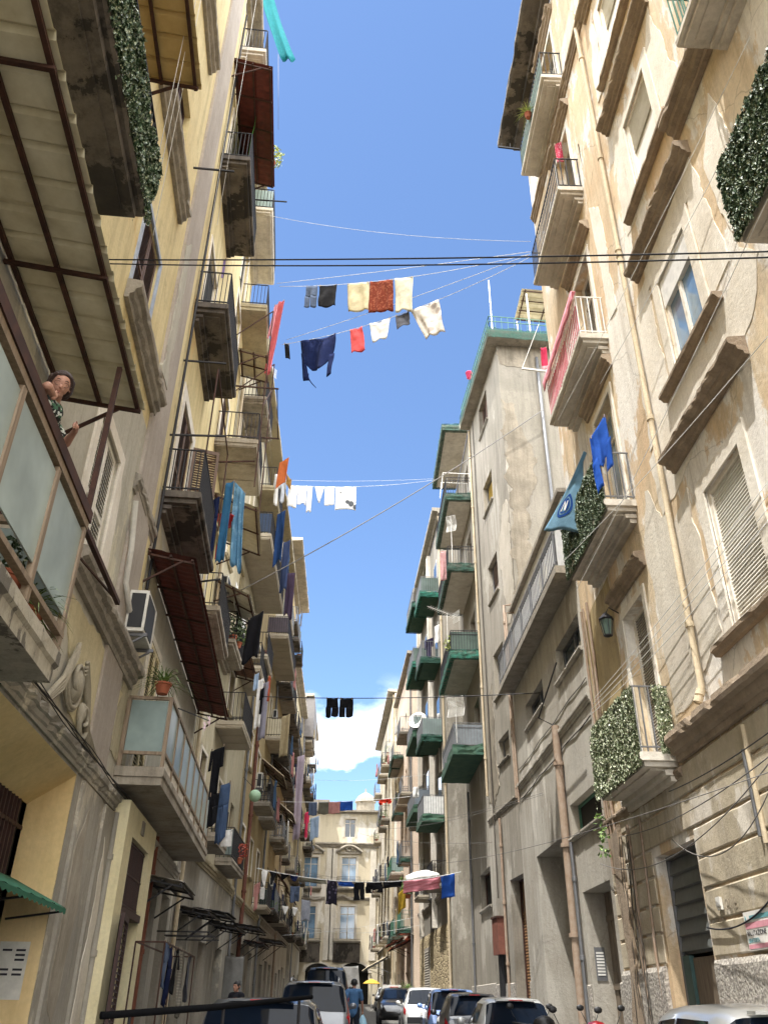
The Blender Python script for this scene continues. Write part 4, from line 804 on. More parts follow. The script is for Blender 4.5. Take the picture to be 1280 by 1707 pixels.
    patch(b, F, [(11.2, 4.9), (13.2, 4.9), (14.2, 6.2), (11.5, 6.35), (10.0, 6.3)], plaster('cream_remnant', 'cdc19c', 'beb28e', '8d8468', .6, .8), seed=3); patch(b, F, [(11.15, 6.85), (11.6, 7.0), (11.5, 8.6), (11.2, 9.2)], WHITEP, seed=5, jit=.08)
    patch(b, F, [(12.75, 1.6), (13.3, 1.3), (13.5, 2.8), (13.2, 4.1), (12.8, 3.4)], plaster('pale_streak', 'b5ac9c', '9d9484', '676053', .8, 1.5), o=.056, seed=40, jit=.15); patch(b, F, [(14.4, .8), (15.0, 1.0), (15.0, 3.0), (14.6, 3.9)], PALEP, o=.056, seed=42, jit=.15); patch(b, F, [(18.7, 1.2), (19.4, 1.0), (19.3, 3.8), (18.8, 3.5)], GREYP, o=.056, seed=44, jit=.15); patch(b, F, [(12.45, 12), (13.0, 12.2), (12.9, 16), (12.5, 15.5)], GREYP, o=.066, seed=46, jit=.2); patch(b, F, [(14.0, 5.2), (15.4, 5.2), (15.6, 9.6), (14.9, 10.1), (14.3, 8.0)], CREAMP, seed=8, jit=.1)
    # rocaille over the arch
    m = MB(F)
    def scroll(cs, cz, r0, turns, dirn, ph, r=.045):
        pts = []; k = 26
        for i in range(k+1): t = i/k; a = ph+dirn*turns*2*math.pi*t; rr = r0*(1-.8*t); pts.append(F(cs+rr*math.cos(a), .06+.05*t, cz+rr*math.sin(a)))
        m.tube(pts, [r*(1-.35*i/k) for i in range(k+1)], 8)
    scroll(11.0, 5.32, .42, 1.4, 1, math.pi*.9); scroll(11.75, 5.02, .3, 1.3, -1, math.pi*.1); scroll(11.0, 5.32, .5, 1.1, 1, math.pi*.9, .02); scroll(11.0, 5.32, .34, 1.2, 1, math.pi*.95, .016); scroll(11.75, 5.02, .37, 1.0, -1, math.pi*.1, .018)
    for e in (0, .07, .12, .18): m.tube([F(9.2+e, .06, 4.72-e*.3), F(9.9, .07, 4.78-e*.5), F(10.4, .08, 5.2-e), F(10.75, .09, 5.78-e)], .035, 6); m.tube([F(11.3, .09, 5.72-e), F(11.7, .08, 5.45-e), F(12.1, .07, 4.98-e), F(13.0-e, .06, 4.76)], .035, 6)
    for c, r, q in (((11.05, 5.3), .2, (1, .5, 1.25)), ((11.62, 5.08), .13, (1, .5, 1.2))):
        p = F(c[0], .06, c[1]); m.ball(p, r, 12, (.5, 1, 1.2))
    obj('rocaille_ornament', m, plaster('stucco_relief', '938c7a', 'a39b88', '565045', .7, 2), b, smooth=True, angle=60)
    # balconies
    bw = balcony(b, F, 1.2, 7.1, 4.0, .98, .3, 1.3, plaster('flaking_slab', 'bdb6a4', 'a9a290', '6a6458', .7, 1.5, peel=('6b665c', .56, 2.2)), 'plain', rail=None, seed=3)
    zt = 4.3; m = MB(F)
    for z, w in ((5.56, .075), (4.42, .05)): m.box(1.2, 7.08, .9, .97, z, z+w); m.box(7.0, 7.07, .03, .9, z, z+w)
    for s in (1.3, 2.5, 3.7, 4.85, 5.95, 7.0): m.box(s, s+.075, .905, .965, 4.3, 5.55)
    obj('railing', m, WOODL, bw); m = MB(F); m.box(1.2, 7.1, .88, .985, 5.64, 5.76); m.box(7.0, 7.1, .03, .88, 5.64, 5.76); obj('top_rail', m, RUST, bw)
    m = MB(F); m.box(1.25, 7.0, .93, .945, 4.62, 5.5); m.box(7.03, 7.04, .06, .9, 4.62, 5.5); obj('frosted_panel', m, FROST, bw)
    m = MB(F); m.box(7.04, 7.09, .91, .96, 5.76, 7.6); obj('awning_post', m, RUST, bw); m = MB(F); m.box(1.9, 1.98, .9, .97, 5.76, 7.6); obj('awning_post', m, RUST, bw)
    m = MB(F); m.beam((7.1, .93, 5.6), (8.95, .93, 5.62), .05); m.beam((7.1, .6, 5.62), (8.9, .93, 5.62), .02); obj('drying_arm', m, RUST, bw)
    awning(b, F, 1.5, 7.95, 7.85, 7.72, 1.06, CORR, RUST, 'rib', True, nframe=4)
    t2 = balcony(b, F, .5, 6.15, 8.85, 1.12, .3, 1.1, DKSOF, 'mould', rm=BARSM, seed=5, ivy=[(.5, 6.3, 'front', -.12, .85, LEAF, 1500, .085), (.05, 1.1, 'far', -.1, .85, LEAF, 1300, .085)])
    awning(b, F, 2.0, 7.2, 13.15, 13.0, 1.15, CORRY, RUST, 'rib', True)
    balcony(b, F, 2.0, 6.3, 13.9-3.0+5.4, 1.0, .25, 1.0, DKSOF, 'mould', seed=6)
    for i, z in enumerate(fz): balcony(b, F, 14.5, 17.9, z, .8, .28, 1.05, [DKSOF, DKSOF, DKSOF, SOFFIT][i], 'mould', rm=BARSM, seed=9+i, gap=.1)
    g = balcony(b, F, 14.6, 23.6, 4.78, .85, .3, 1.25, SOFL, 'plain', rail=None, seed=14); m = MB(F)
    for s in [14.65+i*1.11 for i in range(9)]: m.box(s-.035, s+.035, .76, .82, 5.0, 6.3)
    for z in (6.28, 5.3): m.box(14.65, 23.55, .76, .82, z, z+.055); m.box(14.65, 14.7, .04, .76, z, z+.055)
    m.box(14.65, 14.7, .02, .09, 5.0, 6.3); obj('railing', m, WOODL, g); m = MB(F); m.box(14.7, 23.5, .785, .797, 5.36, 6.26); m.box(14.665, 14.677, .1, .74, 5.36, 6.26); obj('frosted_panel', m, FROST2, g)
    m = MB(F)
    for i in range(60): s = 14.8+i*.145; m.box(s, s+.06, .77, .79, 5.08, 5.28)
    obj('low_grille', m, WHITEP, g)
    awning(b, F, 14.05, 24.3, 9.02, 8.85, .96, REDT, RUST, 'tile', True, nframe=8)
    balcony(b, F, 20.4, 23.3, 15.95, 1.3, .28, 1.0, SOFL, 'panel', rm=BARSM, panel=None, seed=21); balcony(b, F, 22.0, 24.35, 23.05, .95, .3, 1.0, TANP, 'plain', rm=BARSM, seed=22); balcony(b, F, 20.6, 24.3, 26.6, .9, .25, 1.05, SOFFIT, 'mould', rm=BARSM, panel=FROST2, seed=23)
    balcony(b, F, 20.6, 24.2, 10.55, .75, .26, 1.0, SOFL, 'mould', rm=BARSM, seed=24)
    awning(b, F, 22.9, 24.42, 22.0, 21.75, 1.1, BEIGESH, RUST, 'tile', True, nframe=3); awning(b, F, 21.4, 24.4, 14.9, 14.4, 1.45, BEIGESH, RUST, 'tile', True, nframe=3)
    awning(b, F, 13.9, 18.0, 24.95, 24.7, 1.15, REDT, RUST, 'tile', True, nframe=5)
    eave(b, F, -6, 24.45, 28.6, .5, .35, GREYST)
    # pipes, clothes brackets
    pipe(b, [F(14.35, .08, z) for z in (28, 20, 12, 8.3)], .03, BARSM, 'conduit'); pipe(b, [F(15.1, .07, .1), F(15.1, .07, 4.4)], .05, LGREY, collars=3); pipe(b, [F(12.1, .12, 8.9), F(12.5, .1, 8.2), F(12.6, .09, 7.6), F(13.2, .1, 7.35)], .05, ACW, 'conduit')
    pipe(b, [F(19.85, .08, .2), F(19.85, .08, 4.8)], .05, paint('orange_pipe', '7d4a38', .8), collars=3)
    m = MB(F)
    for s, z, p, sl in ((12.0, 12.6+4.9, .9, 0), (14.4, 14.0, .95, 0), (14.35, 11.9, 1.15, .06), (17.9, 10.1, 1.0, .2), (18.0, 24.0, 1.6, .05)): m.beam((s, 0, z), (s, p, z+sl), .035)
    obj('clothes_bracket', m, BARSM, b)
    m = MB(F)
    for s in (20.5, 23.2): m.beam((s, 0, 18.3), (s, 1.75, 18.3), .04); m.beam((s, 1.32, 14.6), (s, 1.32, 21.6), .035); m.beam((s, .0, 20.2), (s, 1.32, 21.6), .03)
    m.beam((20.5, 1.7, 18.3), (23.2, 1.7, 18.3), .03); m.beam((20.5, 1.32, 17.6), (23.2, 1.32, 20.4), .03); m.beam((17.9, 0, 13.6), (17.9, 1.5, 13.75), .035)
    for s in (14.5, 17.9): m.beam((s, .78, 11.6), (s, .78, 13.9), .03)
    m.beam((14.5, .78, 13.9), (17.9, .78, 13.9), .03); obj('drying_frame', m, RUST, b)
    m = MB()
    for k in range(4): z = 4.72; m.tube([F(8+x*.6, .15+.01*k, z+.03*math.sin(x*1.1+k*2)-.03*k) for x in range(18)], .009, 4)
    obj('wiring', m, BARSM, b)
    return b
L1 = build_l1()
# green street awning and notice by the arch
t = thing('street_awning', 'small green scalloped awning beside the yellow archway', 'awning', WA(11.4, .3, 2.6)); m = MB(WA)
m.grid(lambda u, v: WA(7.2+5.0*u, -.5+.72*v, 2.98-.34*v+.012*math.sin(u*60)*v), 40, 6); m.grid(lambda u, v: WA(7.2+5.0*u, .22, 2.64-(.04+.035*abs(math.sin(u*75)))*v), 120, 1)
obj('canopy', m, paint('green_canvas', '2c6a50', .85), t)
for s_a in (8.6, 10.3, 12.1): m = MB(WA); m.beam((s_a, -.5, 2.5), (s_a, .2, 2.6), .025); obj('arm', m, BARSM, t)
t = thing('notice', 'white paper notice with printed columns on the yellow archway side', 'notice', WA(12.0, -.3, 1.75)); I_ = lambda u: (12.262, -u); m = MB(WA)
def jq(m, u0, u1, z0, z1, e): (a, b), (c, d) = I_(u0), I_(u1); m.quad((a-e, b, z0), (c-e, d, z0), (c-e, d, z1), (a-e, b, z1))
jq(m, .16, .54, 1.6, 2.25, .004); obj('sheet', m, paint('notice_paper', 'dedbd0', .8), t); m = MB(WA)
for k in range(6):
    for c in (.2, .37):
        m = MB(WA); jq(m, c, c+.12, 2.14-k*.055, 2.165-k*.055, .008)
        if (c, k) not in ((.37, 1), (.37, 2), (.37, 3), (.2, 3)): obj('printed_line', m, INK, t)
ac_unit('white air conditioner with black fan panel beside the white louvred window', WA, 13.2, 14.15, 7.0, 7.75, .38)
# ================================================================== LEFT: farther houses
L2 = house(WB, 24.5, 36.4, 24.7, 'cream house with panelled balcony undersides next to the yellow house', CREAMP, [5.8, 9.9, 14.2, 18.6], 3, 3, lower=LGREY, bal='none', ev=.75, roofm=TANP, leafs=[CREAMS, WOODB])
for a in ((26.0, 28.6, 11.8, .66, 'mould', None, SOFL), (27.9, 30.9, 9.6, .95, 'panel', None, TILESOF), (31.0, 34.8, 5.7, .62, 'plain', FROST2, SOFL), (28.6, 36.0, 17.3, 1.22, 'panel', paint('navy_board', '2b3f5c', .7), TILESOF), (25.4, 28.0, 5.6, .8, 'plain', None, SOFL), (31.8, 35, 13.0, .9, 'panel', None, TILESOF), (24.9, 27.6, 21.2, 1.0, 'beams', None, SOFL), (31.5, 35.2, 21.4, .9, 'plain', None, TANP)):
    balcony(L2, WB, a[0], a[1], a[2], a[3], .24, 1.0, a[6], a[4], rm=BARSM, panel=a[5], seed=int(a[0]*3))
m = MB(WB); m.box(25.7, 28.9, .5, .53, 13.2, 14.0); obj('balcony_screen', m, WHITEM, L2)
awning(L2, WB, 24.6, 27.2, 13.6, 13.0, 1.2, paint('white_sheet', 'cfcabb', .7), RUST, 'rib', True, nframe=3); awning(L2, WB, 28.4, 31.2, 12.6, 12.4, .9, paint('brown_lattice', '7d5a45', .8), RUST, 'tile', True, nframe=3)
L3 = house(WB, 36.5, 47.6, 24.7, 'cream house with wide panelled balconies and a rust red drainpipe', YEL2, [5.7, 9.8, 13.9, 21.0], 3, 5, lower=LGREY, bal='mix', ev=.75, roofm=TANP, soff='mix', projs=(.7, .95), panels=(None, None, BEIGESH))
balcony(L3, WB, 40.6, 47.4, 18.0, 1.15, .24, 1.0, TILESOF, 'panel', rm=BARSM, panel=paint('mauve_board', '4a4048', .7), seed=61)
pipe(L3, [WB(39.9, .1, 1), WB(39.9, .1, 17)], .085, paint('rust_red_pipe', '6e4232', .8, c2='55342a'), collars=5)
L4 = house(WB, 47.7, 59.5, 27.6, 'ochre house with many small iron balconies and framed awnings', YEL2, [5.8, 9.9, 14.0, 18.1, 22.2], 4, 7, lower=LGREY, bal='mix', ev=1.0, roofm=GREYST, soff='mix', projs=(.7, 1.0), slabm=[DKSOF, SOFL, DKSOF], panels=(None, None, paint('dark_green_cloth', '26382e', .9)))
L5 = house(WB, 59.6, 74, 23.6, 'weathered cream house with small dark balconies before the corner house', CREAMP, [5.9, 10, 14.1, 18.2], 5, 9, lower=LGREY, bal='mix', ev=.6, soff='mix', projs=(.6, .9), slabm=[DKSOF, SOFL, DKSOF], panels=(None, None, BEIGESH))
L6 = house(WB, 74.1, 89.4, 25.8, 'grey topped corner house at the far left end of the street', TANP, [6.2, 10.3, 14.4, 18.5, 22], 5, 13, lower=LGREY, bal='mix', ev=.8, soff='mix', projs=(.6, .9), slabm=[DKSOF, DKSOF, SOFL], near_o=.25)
m = MB(WB); m.box(74.2, 81, .2, 1.1, 22.2, 25.7); obj('roof_cabin', m, paint('slate_cladding', '6a6664', .8), L6)
for H, s0, s1, z, pr, mt in ((L4, 48.6, 51.0, 13.9, 1.1, paint('grey_awning', '8d8578', .8)), (L4, 53, 56, 12.4, 1.2, BEIGESH), (L5, 62, 65, 13.2, 1.0, BEIGESH), (L3, 43.5, 46.5, 12.5, 1.2, paint('tan_awning', 'a8987a', .8)), (L4, 56.6, 59.3, 8.9, .8, paint('brown_awning', '5a4335', .8)), (L5, 67, 70, 9.0, .8, BEIGESH)): awning(H, WB, s0, s1, z, z-.9, pr, mt, RUST, 'rib', True, nframe=4)
for H, Fq, s0, s1, z, pr, mt in ((L1, WA, 18.9, 21.5, 3.75, .9, GREYST), (L2, WB, 24.8, 27.0, 3.7, 1.0, DKSOF), (L2, WB, 27.5, 29.8, 3.9, 1.1, BARSM), (L2, WB, 31, 34, 3.8, 1.0, DKSOF), (L3, WB, 37, 40.5, 4.2, 1.2, DKSOF), (L3, WB, 42, 45, 3.9, 1.0, RUST), (L4, WB, 49, 53, 4.4, 1.3, DKSOF)): awning(H, Fq, s0, s1, z+.15, z, pr, mt, BARSM, 'tile', True, nframe=3, name='door_canopy')
ORD = ['first', 'second', 'third', 'fourth', 'fifth', 'sixth']
def dress(F, key, short, seed):
    """washing, pots and cooling boxes on a house's balconies, each a thing"""
    r = random.Random(seed)
    for (c, bw, z, pj, i, j) in BALS.get(key, []):
        where = 'on the %s storey, %s balcony, %s' % (ORD[j], ORD[i], short); k = r.random()
        if k < .72:
            nm, mt, sh, col = r.choice([('towel', BL['white'], 'sheet', 'white'), ('towel', BL['dull blue'], 'sheet', 'dull blue'), ('shirt', BL['grey'], 'shirt_up', 'grey'), ('sheet', BL['rose'], 'sheet', 'rose'), ('trousers', BL['dark'], 'trousers', 'dark'), ('sheet', BL['sand'], 'sheet', 'sand'), ('shirt', BL['navy'], 'shirt_up', 'navy')])
            a = c+r.uniform(-bw*.7, bw*.1); w = r.uniform(.45, .9); ar = z+1.15
            cloth(nm, '%s %s %s' % (col, nm, where), nm, F(a, pj+.12, ar), F(a+w, pj+.16, ar), r.uniform(.7, 1.5), mt, sh, nf=2, fold=.06, pegs=False)
        if r.random() < .35: ac_unit('cooling box %s' % where, F, c+bw*.2+.7, c+bw*.2+1.35, z+1.7, z+2.2, .3)
        if r.random() < .4: potted('flower_pot', 'potted greenery %s' % where, F, c-bw*.5, pj-.22, z+.02, 'bush', .14, LEAF3, big=.3, n=70)
BL = {k: cloth_mat(k.replace(' ', '_')+'_wash', h) for k, h in (('white', 'dcdad4'), ('dull blue', '47607c'), ('grey', '84868c'), ('rose', 'b8807c'), ('dark', '1f2026'), ('sand', 'a6987a'), ('navy', '232d4e'))}
for F_, H_, short, sd_ in ((WB, L3, 'rust piped left house', 1), (WB, L4, 'ochre left house', 2), (WB, L5, 'weathered cream left house', 3), (WB, L6, 'left corner house', 4), (W3, R4, 'pink fronted house', 5), (W3, R5, 'ornate right house', 6)): dress(F_, H_['label'], short, sd_)
# ================================================================== the palace closing the street
def build_end():
    b = thing('palace', 'pale ornate palace with curved pediments and arches closing the end of the street', 'building', EF(-1.5, 0, 1.6)); F = EF
    wx = [-4.6, -.75]; ops = []
    for x in wx: ops += [(x-.75, x+.75, 7.0, 9.9, .3), (x-.75, x+.75, 11.6, 14.4, .3), (x-.55, x+.55, 16.3, 18.1, .3)]
    ar = [(-4.6, -2.2), (-1.3, 1.4)]
    facade(b, F, -9, 3.6, 0, 18.6, ops+[(a, c, 0, 4.2, .5) for a, c in ar], ENDP, depth=9)
    for i, q in enumerate(ops):
        w = win(b, F, *q[:4], kind='door', dep=.22, frame=WHITEM, pane=SKYP if i % 3 != 2 else PANE, sur=.2, surm=PALEP)
        if i % 3 == 1:
            m = MB(F); c = (q[0]+q[1])/2; m.tube([F(c-1.3+2.6*k/12, .22, q[3]+.45+.62*math.sin(math.pi*k/12)) for k in range(13)], .16, 6); m.box(c-1.2, c+1.2, .0, .2, q[3]+.3, q[3]+.5)
            for k in range(8): a = k*.785; m.ball(F(c+.28*math.cos(a), .15, q[3]+.75+.2*math.sin(a)), .13, 8)
            obj('pediment', m, GREYST, w, smooth=True, angle=40)
        if i % 3 == 0:
            m = MB(F); c = (q[0]+q[1])/2; m.tube([F(c-1.2+2.4*k/12, .2, q[3]+.55+.2*math.sin(2*math.pi*k/12+.5)+.25*math.sin(math.pi*k/12)) for k in range(13)], .14, 6); obj('pediment', m, GREYST, w, smooth=True)
    for i, x in enumerate(wx):
        balcony(b, F, x-1.35, x+1.35, 6.65, .8, .22, 1.0, GREYST, 'mould', rm=BARSM, seed=i); balcony(b, F, x-1.2, x+1.2, 11.3, .6, .22, 1.0, GREYST, 'mould', rm=BARSM, seed=i+4)
        m = MB(F); m.sweep([(0, 5.0), (.2, 5.0), (.55, 6.6), (0, 6.6)], x-1.3, x+1.3, .04, .2, i); obj('balcony_console', m, DKSOF, b)
    m = MB(F); n = 12
    for a, c in ar:
        r = (c-a)/2; cx = (a+c)/2
        for k in range(n):
            t0, t1 = math.pi*k/n, math.pi*(k+1)/n; p = lambda t, rr: (cx-rr*math.cos(t), 4.2-r*.0+rr*.62*math.sin(t)-.02)
            (x0, z0), (x1, z1), (x2, z2), (x3, z3) = p(t0, r), p(t1, r), p(t1, r+.28), p(t0, r+.28); m.quad((x0, .12, z0), (x1, .12, z1), (x2, .12, z2), (x3, .12, z3)); m.quad((x0, .0, z0), (x1, .0, z1), (x1, .12, z1), (x0, .12, z0)); m.quad((x3, .0, z3), (x2, .0, z2), (x2, .12, z2), (x3, .12, z3))
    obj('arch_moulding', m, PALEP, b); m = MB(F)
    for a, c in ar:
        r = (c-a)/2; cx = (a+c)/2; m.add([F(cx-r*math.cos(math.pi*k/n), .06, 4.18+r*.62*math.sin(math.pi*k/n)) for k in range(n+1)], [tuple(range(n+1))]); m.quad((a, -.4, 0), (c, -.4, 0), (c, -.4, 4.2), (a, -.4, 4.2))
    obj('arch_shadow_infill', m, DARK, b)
    ledge(b, F, -9, 3.6, 15.3, 15.75, .35, GREYST, 'cornice', .08, 2); ledge(b, F, -9, 3.6, 10.4, 10.7, .18, GREYST, 'string_course', .05, 3); eave(b, F, -9, 3.6, 18.6, .4, .35, GREYST)
    m = MB(F)
    for x in (-8, -2.7, -2.2, 1.7, 3.3): m.box(x-.3, x+.3, 0, .18, 5.2, 15.2)
    obj('pilaster', m, PALEP, b)
    m = MB(F); m.lathe([(1.0, 18.9), (1.0, 20.1), (1.15, 20.15), (1.1, 20.4), (.8, 20.8), (.35, 21.1), (.1, 21.2), (.06, 21.6)], .8, -2, 14); obj('roof_turret', m, GREYST, b, smooth=True, angle=40); m = MB(F); m.box(-6.5, -3, -6, -1, 18.97, 20.2); obj('roof_hut', m, GREYST, b)
    return b
PAL = build_end()
# ================================================================== washing lines and washing
LINEW = paint('white_cord', 'e2e2e0', .8); LINEB = paint('black_cable', '1d1d22', .7); LINEG = paint('grey_cable', '6d6a66', .7)
NAVY = cloth_mat('navy_cotton', '1c2547'); BLACKC = cloth_mat('black_cotton', '16161a', trans=.08); DENIM = cloth_mat('denim', '4c5f7e'); DENIMD = cloth_mat('faded_denim', '5f6c84'); BEIGEC = cloth_mat('beige_towel', 'd2c6a4'); BROWNC = cloth_mat('rust_brown_towel', '7a3420', '96543a', 'blotch', 14); CREAMC = cloth_mat('cream_towel', 'd9d3bd')
CORAL = cloth_mat('coral_cloth', 'd8595a'); WHITEC = cloth_mat('white_linen', 'eceae6'); GREYC = cloth_mat('grey_cloth', '5f6068'); FLORAL = cloth_mat('flowered_cloth', 'e0d9cf', 'b3a79e', 'spots', 3); PINKC = cloth_mat('pink_sheet', 'ee8d95', trans=.4); PINKL = cloth_mat('pale_pink_towel', 'e8a0a8'); SKYC = cloth_mat('sky_blue_towel', '6f9fbe', '88b2cc', 'blotch', 3); BLUEM = cloth_mat('mid_blue_towel', '3c7096'); ROYAL = cloth_mat('royal_blue_cloth', '2b58b0'); AZURE = cloth_mat('pale_azure_flag', '7398ae', trans=.3); TEALC = cloth_mat('teal_cloth', '1f747c', trans=.15); ORANGEC = cloth_mat('burnt_orange_cloth', 'c06a3c'); LILAC = cloth_mat('lilac_cloth', '9a88b8'); MAUVE = cloth_mat('mauve_sheet', 'b5a6b2'); REDC = cloth_mat('red_cloth', 'd23f2c'); QUILT = cloth_mat('pink_striped_quilt', 'e9a6b0', 'c56a78', 'stripe', 7); REDPAT = cloth_mat('red_patterned_cloth', 'c8405a', 'e8c0c6', 'spots', 30); STRIPEC = cloth_mat('red_white_striped_cloth', 'dcc8c4', 'a03c48', 'stripe', 5); PURP = cloth_mat('dark_purple_cloth', '352a4c'); KHAKI = cloth_mat('sand_sheet', 'ab9c7c'); CHECKC = cloth_mat('checked_shawl', '9a9488', '5d5850', 'check', 6); OLIVE = cloth_mat('olive_grey_cloth', '6e6a5c'); PINKHOT = cloth_mat('hot_pink_cloth', 'e0466a', 'efc4cc', 'hem'); ROSE = cloth_mat('dusty_rose_cloth', 'c68f88'); PALEB = cloth_mat('pale_blue_shirt', '9fb4cc')
cable('overhead_cable', 'upper of the two black cables crossing the whole street', 'cable', sag_pts(at(-160, 427, 8.5), at(1420, 415, 5.0), .1), .009, LINEB, 'black cables across the street')
cable('overhead_cable', 'lower of the two black cables crossing the whole street', 'cable', sag_pts(at(100, 437, 8.5), at(1420, 424, 5.0), .1), .009, LINEB, 'black cables across the street')
o = thing('cable_insulator', 'row of dark beads where the lower black cable is tied', 'insulator', at(140, 437, 8.5)); m = MB()
for k in range(7): m.ball(at(100+k*9+(18 if k > 3 else 0), 437, 8.5), .018+.01*(k in (0, 1, 6)), 8)
obj('beads', m, BARSM, o)
def line(lab, a, Ya, c, Yb, sag=.15, r=.008, mat=None, grp='white washing lines over the street', cat='washing line', nm='washing_line'):
    P = sag_pts(at(*a, Ya), at(*c, Yb), sag); cable(nm, lab, cat, P, r, mat or LINEW, grp); return P
def project(p):
    v = p-Vector((0, 0, CH)); z = Vector((0, 0, 0)); fx, fy, fz = (v.x*CR.x+v.y*CD.x+v.z*CU.x), (v.x*CR.y+v.y*CD.y+v.z*CU.y), (v.x*CR.z+v.y*CD.z+v.z*CU.z); return PPX+FPX*fx/fz, PPY+FPX*fy/fz
def on(P, px):
    for A, B in zip(P, P[1:]):
        a, c = project(A)[0], project(B)[0]
        if min(a, c) <= px <= max(a, c): return A.lerp(B, (px-a)/(c-a))
    return P[0] if abs(project(P[0])[0]-px) < abs(project(P[-1])[0]-px) else P[-1]
def pin(P, x0, x1, yb, nm, lab, cat, mat, shape='sheet', **k):
    A, B = on(P, x0), on(P, x1); mid = (A+B)/2; pm = project(mid); q = at(pm[0], yb, mid.y); return cloth(nm, lab, cat, A, B, mid.z-q.z, mat, shape, **k)
P1 = line('highest white line, empty, running up to the balcony corner', (462, 472), 22.5, (884, 419), 16.6, .05)
P2 = line('white line holding the jeans, black, beige and brown washing', (466, 477), 22.5, (884, 423), 16.6, .35)
P3 = line('empty white line just above the navy garment', (478, 566), 22.5, (884, 423), 16.6, .1)
P4 = line('white line holding the navy garment and coral cloth', (470, 574), 22.5, (884, 428), 16.6, .5)
pin(P2, 511, 530, 512, 'jeans', 'small faded grey jeans beside the black garment high over the street', 'jeans', DENIMD, 'shorts', nf=2, fold=.07)
pin(P2, 532, 562, 510, 'garment', 'black square garment next to small grey jeans on the high line', 'garment', BLACKC, nf=2, fold=.05)
pin(P2, 578, 615, 518, 'towel', 'beige towel left of the rust brown one', 'towel', BEIGEC, nf=2, fold=.07, skew=.1)
pin(P2, 617, 655, 520, 'towel', 'rust brown towel between a beige and a cream one', 'towel', BROWNC, nf=3, fold=.06)
pin(P2, 659, 688, 519, 'towel', 'cream towel right of the rust brown one', 'towel', CREAMC, nf=2, fold=.05)
pin(P4, 502, 561, 632, 'apron', 'large navy garment with dangling straps low on the white line', 'garment', cloth_mat('navy_apron', '1d2a58'), 'apron', fold=.09)
pin(P4, 583, 604, 588, 'cloth', 'small coral cloth between the navy garment and a white one', 'cloth', CORAL, nf=1, skew=.25)
pin(P4, 617, 651, 566, 'cloth', 'white folded cloth beside the coral one', 'cloth', WHITEC, nf=2, taper=.7)
pin(P4, 659, 681, 545, 'garment', 'small dark grey garment left of the flowered cloth', 'garment', GREYC, nf=2, skew=.1)
pin(P4, 684, 731, 565, 'tablecloth', 'pale flowered cloth at the right end of the high washing', 'tablecloth', FLORAL, nf=2, fold=.09, skew=.35, taper=.7)
# white washing further off
P5 = line('thin line with a row of white washing by the left houses', (474, 808), 34, (724, 800), 34.6, .25)
for i, (x0, x1, yb, sh, lab) in enumerate(((481, 496, 846, 'sheet', 'white cloth, leftmost of the white row'), (497, 512, 842, 'sheet', 'white square cloth, second in the white row'), (513, 521, 853, 'sheet', 'narrow white cloth hanging lowest in the white row'), (525, 541, 838, 'tri', 'white pointed garment in the middle of the white row'), (542, 558, 842, 'sheet', 'white cloth beside the printed shirt in the white row'))):
    pin(P5, x0, x1, yb, 'white_cloth', lab, 'cloth', WHITEC, sh, nf=2, fold=.08, group='white washing in a row', pegs=False)
pin(P5, 560, 594, 850, 'shirt', 'white shirt with a dark round print at the right end of the white row', 'shirt', cloth_mat('printed_white', 'eceae6', '55585c', 'spots', 2.2), 'sheet', nf=2)
cable('overhead_cable', 'dark cable slanting up from left houses to the beige tower', 'cable', sag_pts(at(400, 985, 27), at(905, 683, 27.7), .3), .02, LINEG); cable('overhead_cable', 'black cable low over the street carrying two black garments', 'cable', (P6 := sag_pts(at(425, 1161, 30), at(905, 1155, 24), .12)), .016, LINEB)
for i, (x0, x1, lab) in enumerate(((544, 564, 'black garment with pale edge, left of the pair on the black cable'), (567, 588, 'black garment, right of the pair on the black cable'))): pin(P6, x0, x1, 1196, 'garment', lab, 'garment', BLACKC, 'shorts', nf=1, fold=.04, group='black garments on the black cable')
P7 = line('line of four garments strung before the palace roof', (430, 1335), 52, (745, 1320), 52, .3, .012)
for x0, x1, yb, mt, lab in ((515, 529, 1360, DENIMD, 'grey blue garment, first on the palace line'), (531, 548, 1358, OLIVE, 'olive grey garment, second on the palace line'), (548, 567, 1357, ROSE, 'dusty rose garment, third on the palace line'), (567, 588, 1352, ROYAL, 'royal blue garment at the end of the palace line')): pin(P7, x0, x1, yb, 'garment', lab, 'garment', mt, nf=2, group='garments strung before the palace')
pin(P7, 632, 652, 1341, 'garment', 'bright red garment hanging by the right hand houses', 'garment', REDC, 'shirt', nf=2)
P8 = line('long low line of dark garments and a pink quilt', (428, 1448), 26, (768, 1454), 31, .35, .012)
for i, (x0, x1, yb, mt, sh, lab) in enumerate(((436, 447, 1478, WHITEC, 'tri', 'white briefs on the low line at far left'), (449, 462, 1472, BLACKC, 'tri', 'black briefs beside the white ones'), (465, 481, 1468, BLACKC, 'tri', 'black briefs in the middle of the low line'), (482, 498, 1470, NAVY, 'tri', 'navy briefs right of the black ones'), (500, 543, 1472, OLIVE, 'sheet', 'long olive grey trousers stretched along the low line'), (545, 562, 1508, cloth_mat('dark_flowered', '2a2733', '5a5468', 'spots', 8), 'sheet', 'dark flowered dress hanging lowest before the palace'), (563, 590, 1478, ROYAL, 'sheet', 'royal blue cloth on the low line'), (590, 608, 1502, BLACKC, 'trousers', 'black leggings on the low line'), (611, 636, 1488, BLACKC, 'shirt', 'black shirt on the low line'), (638, 670, 1480, BLACKC, 'sheet', 'black skirt next to the pink quilt'))): pin(P8, x0, x1, yb, 'garment', lab, 'garment', mt, sh, nf=2, fold=.05)
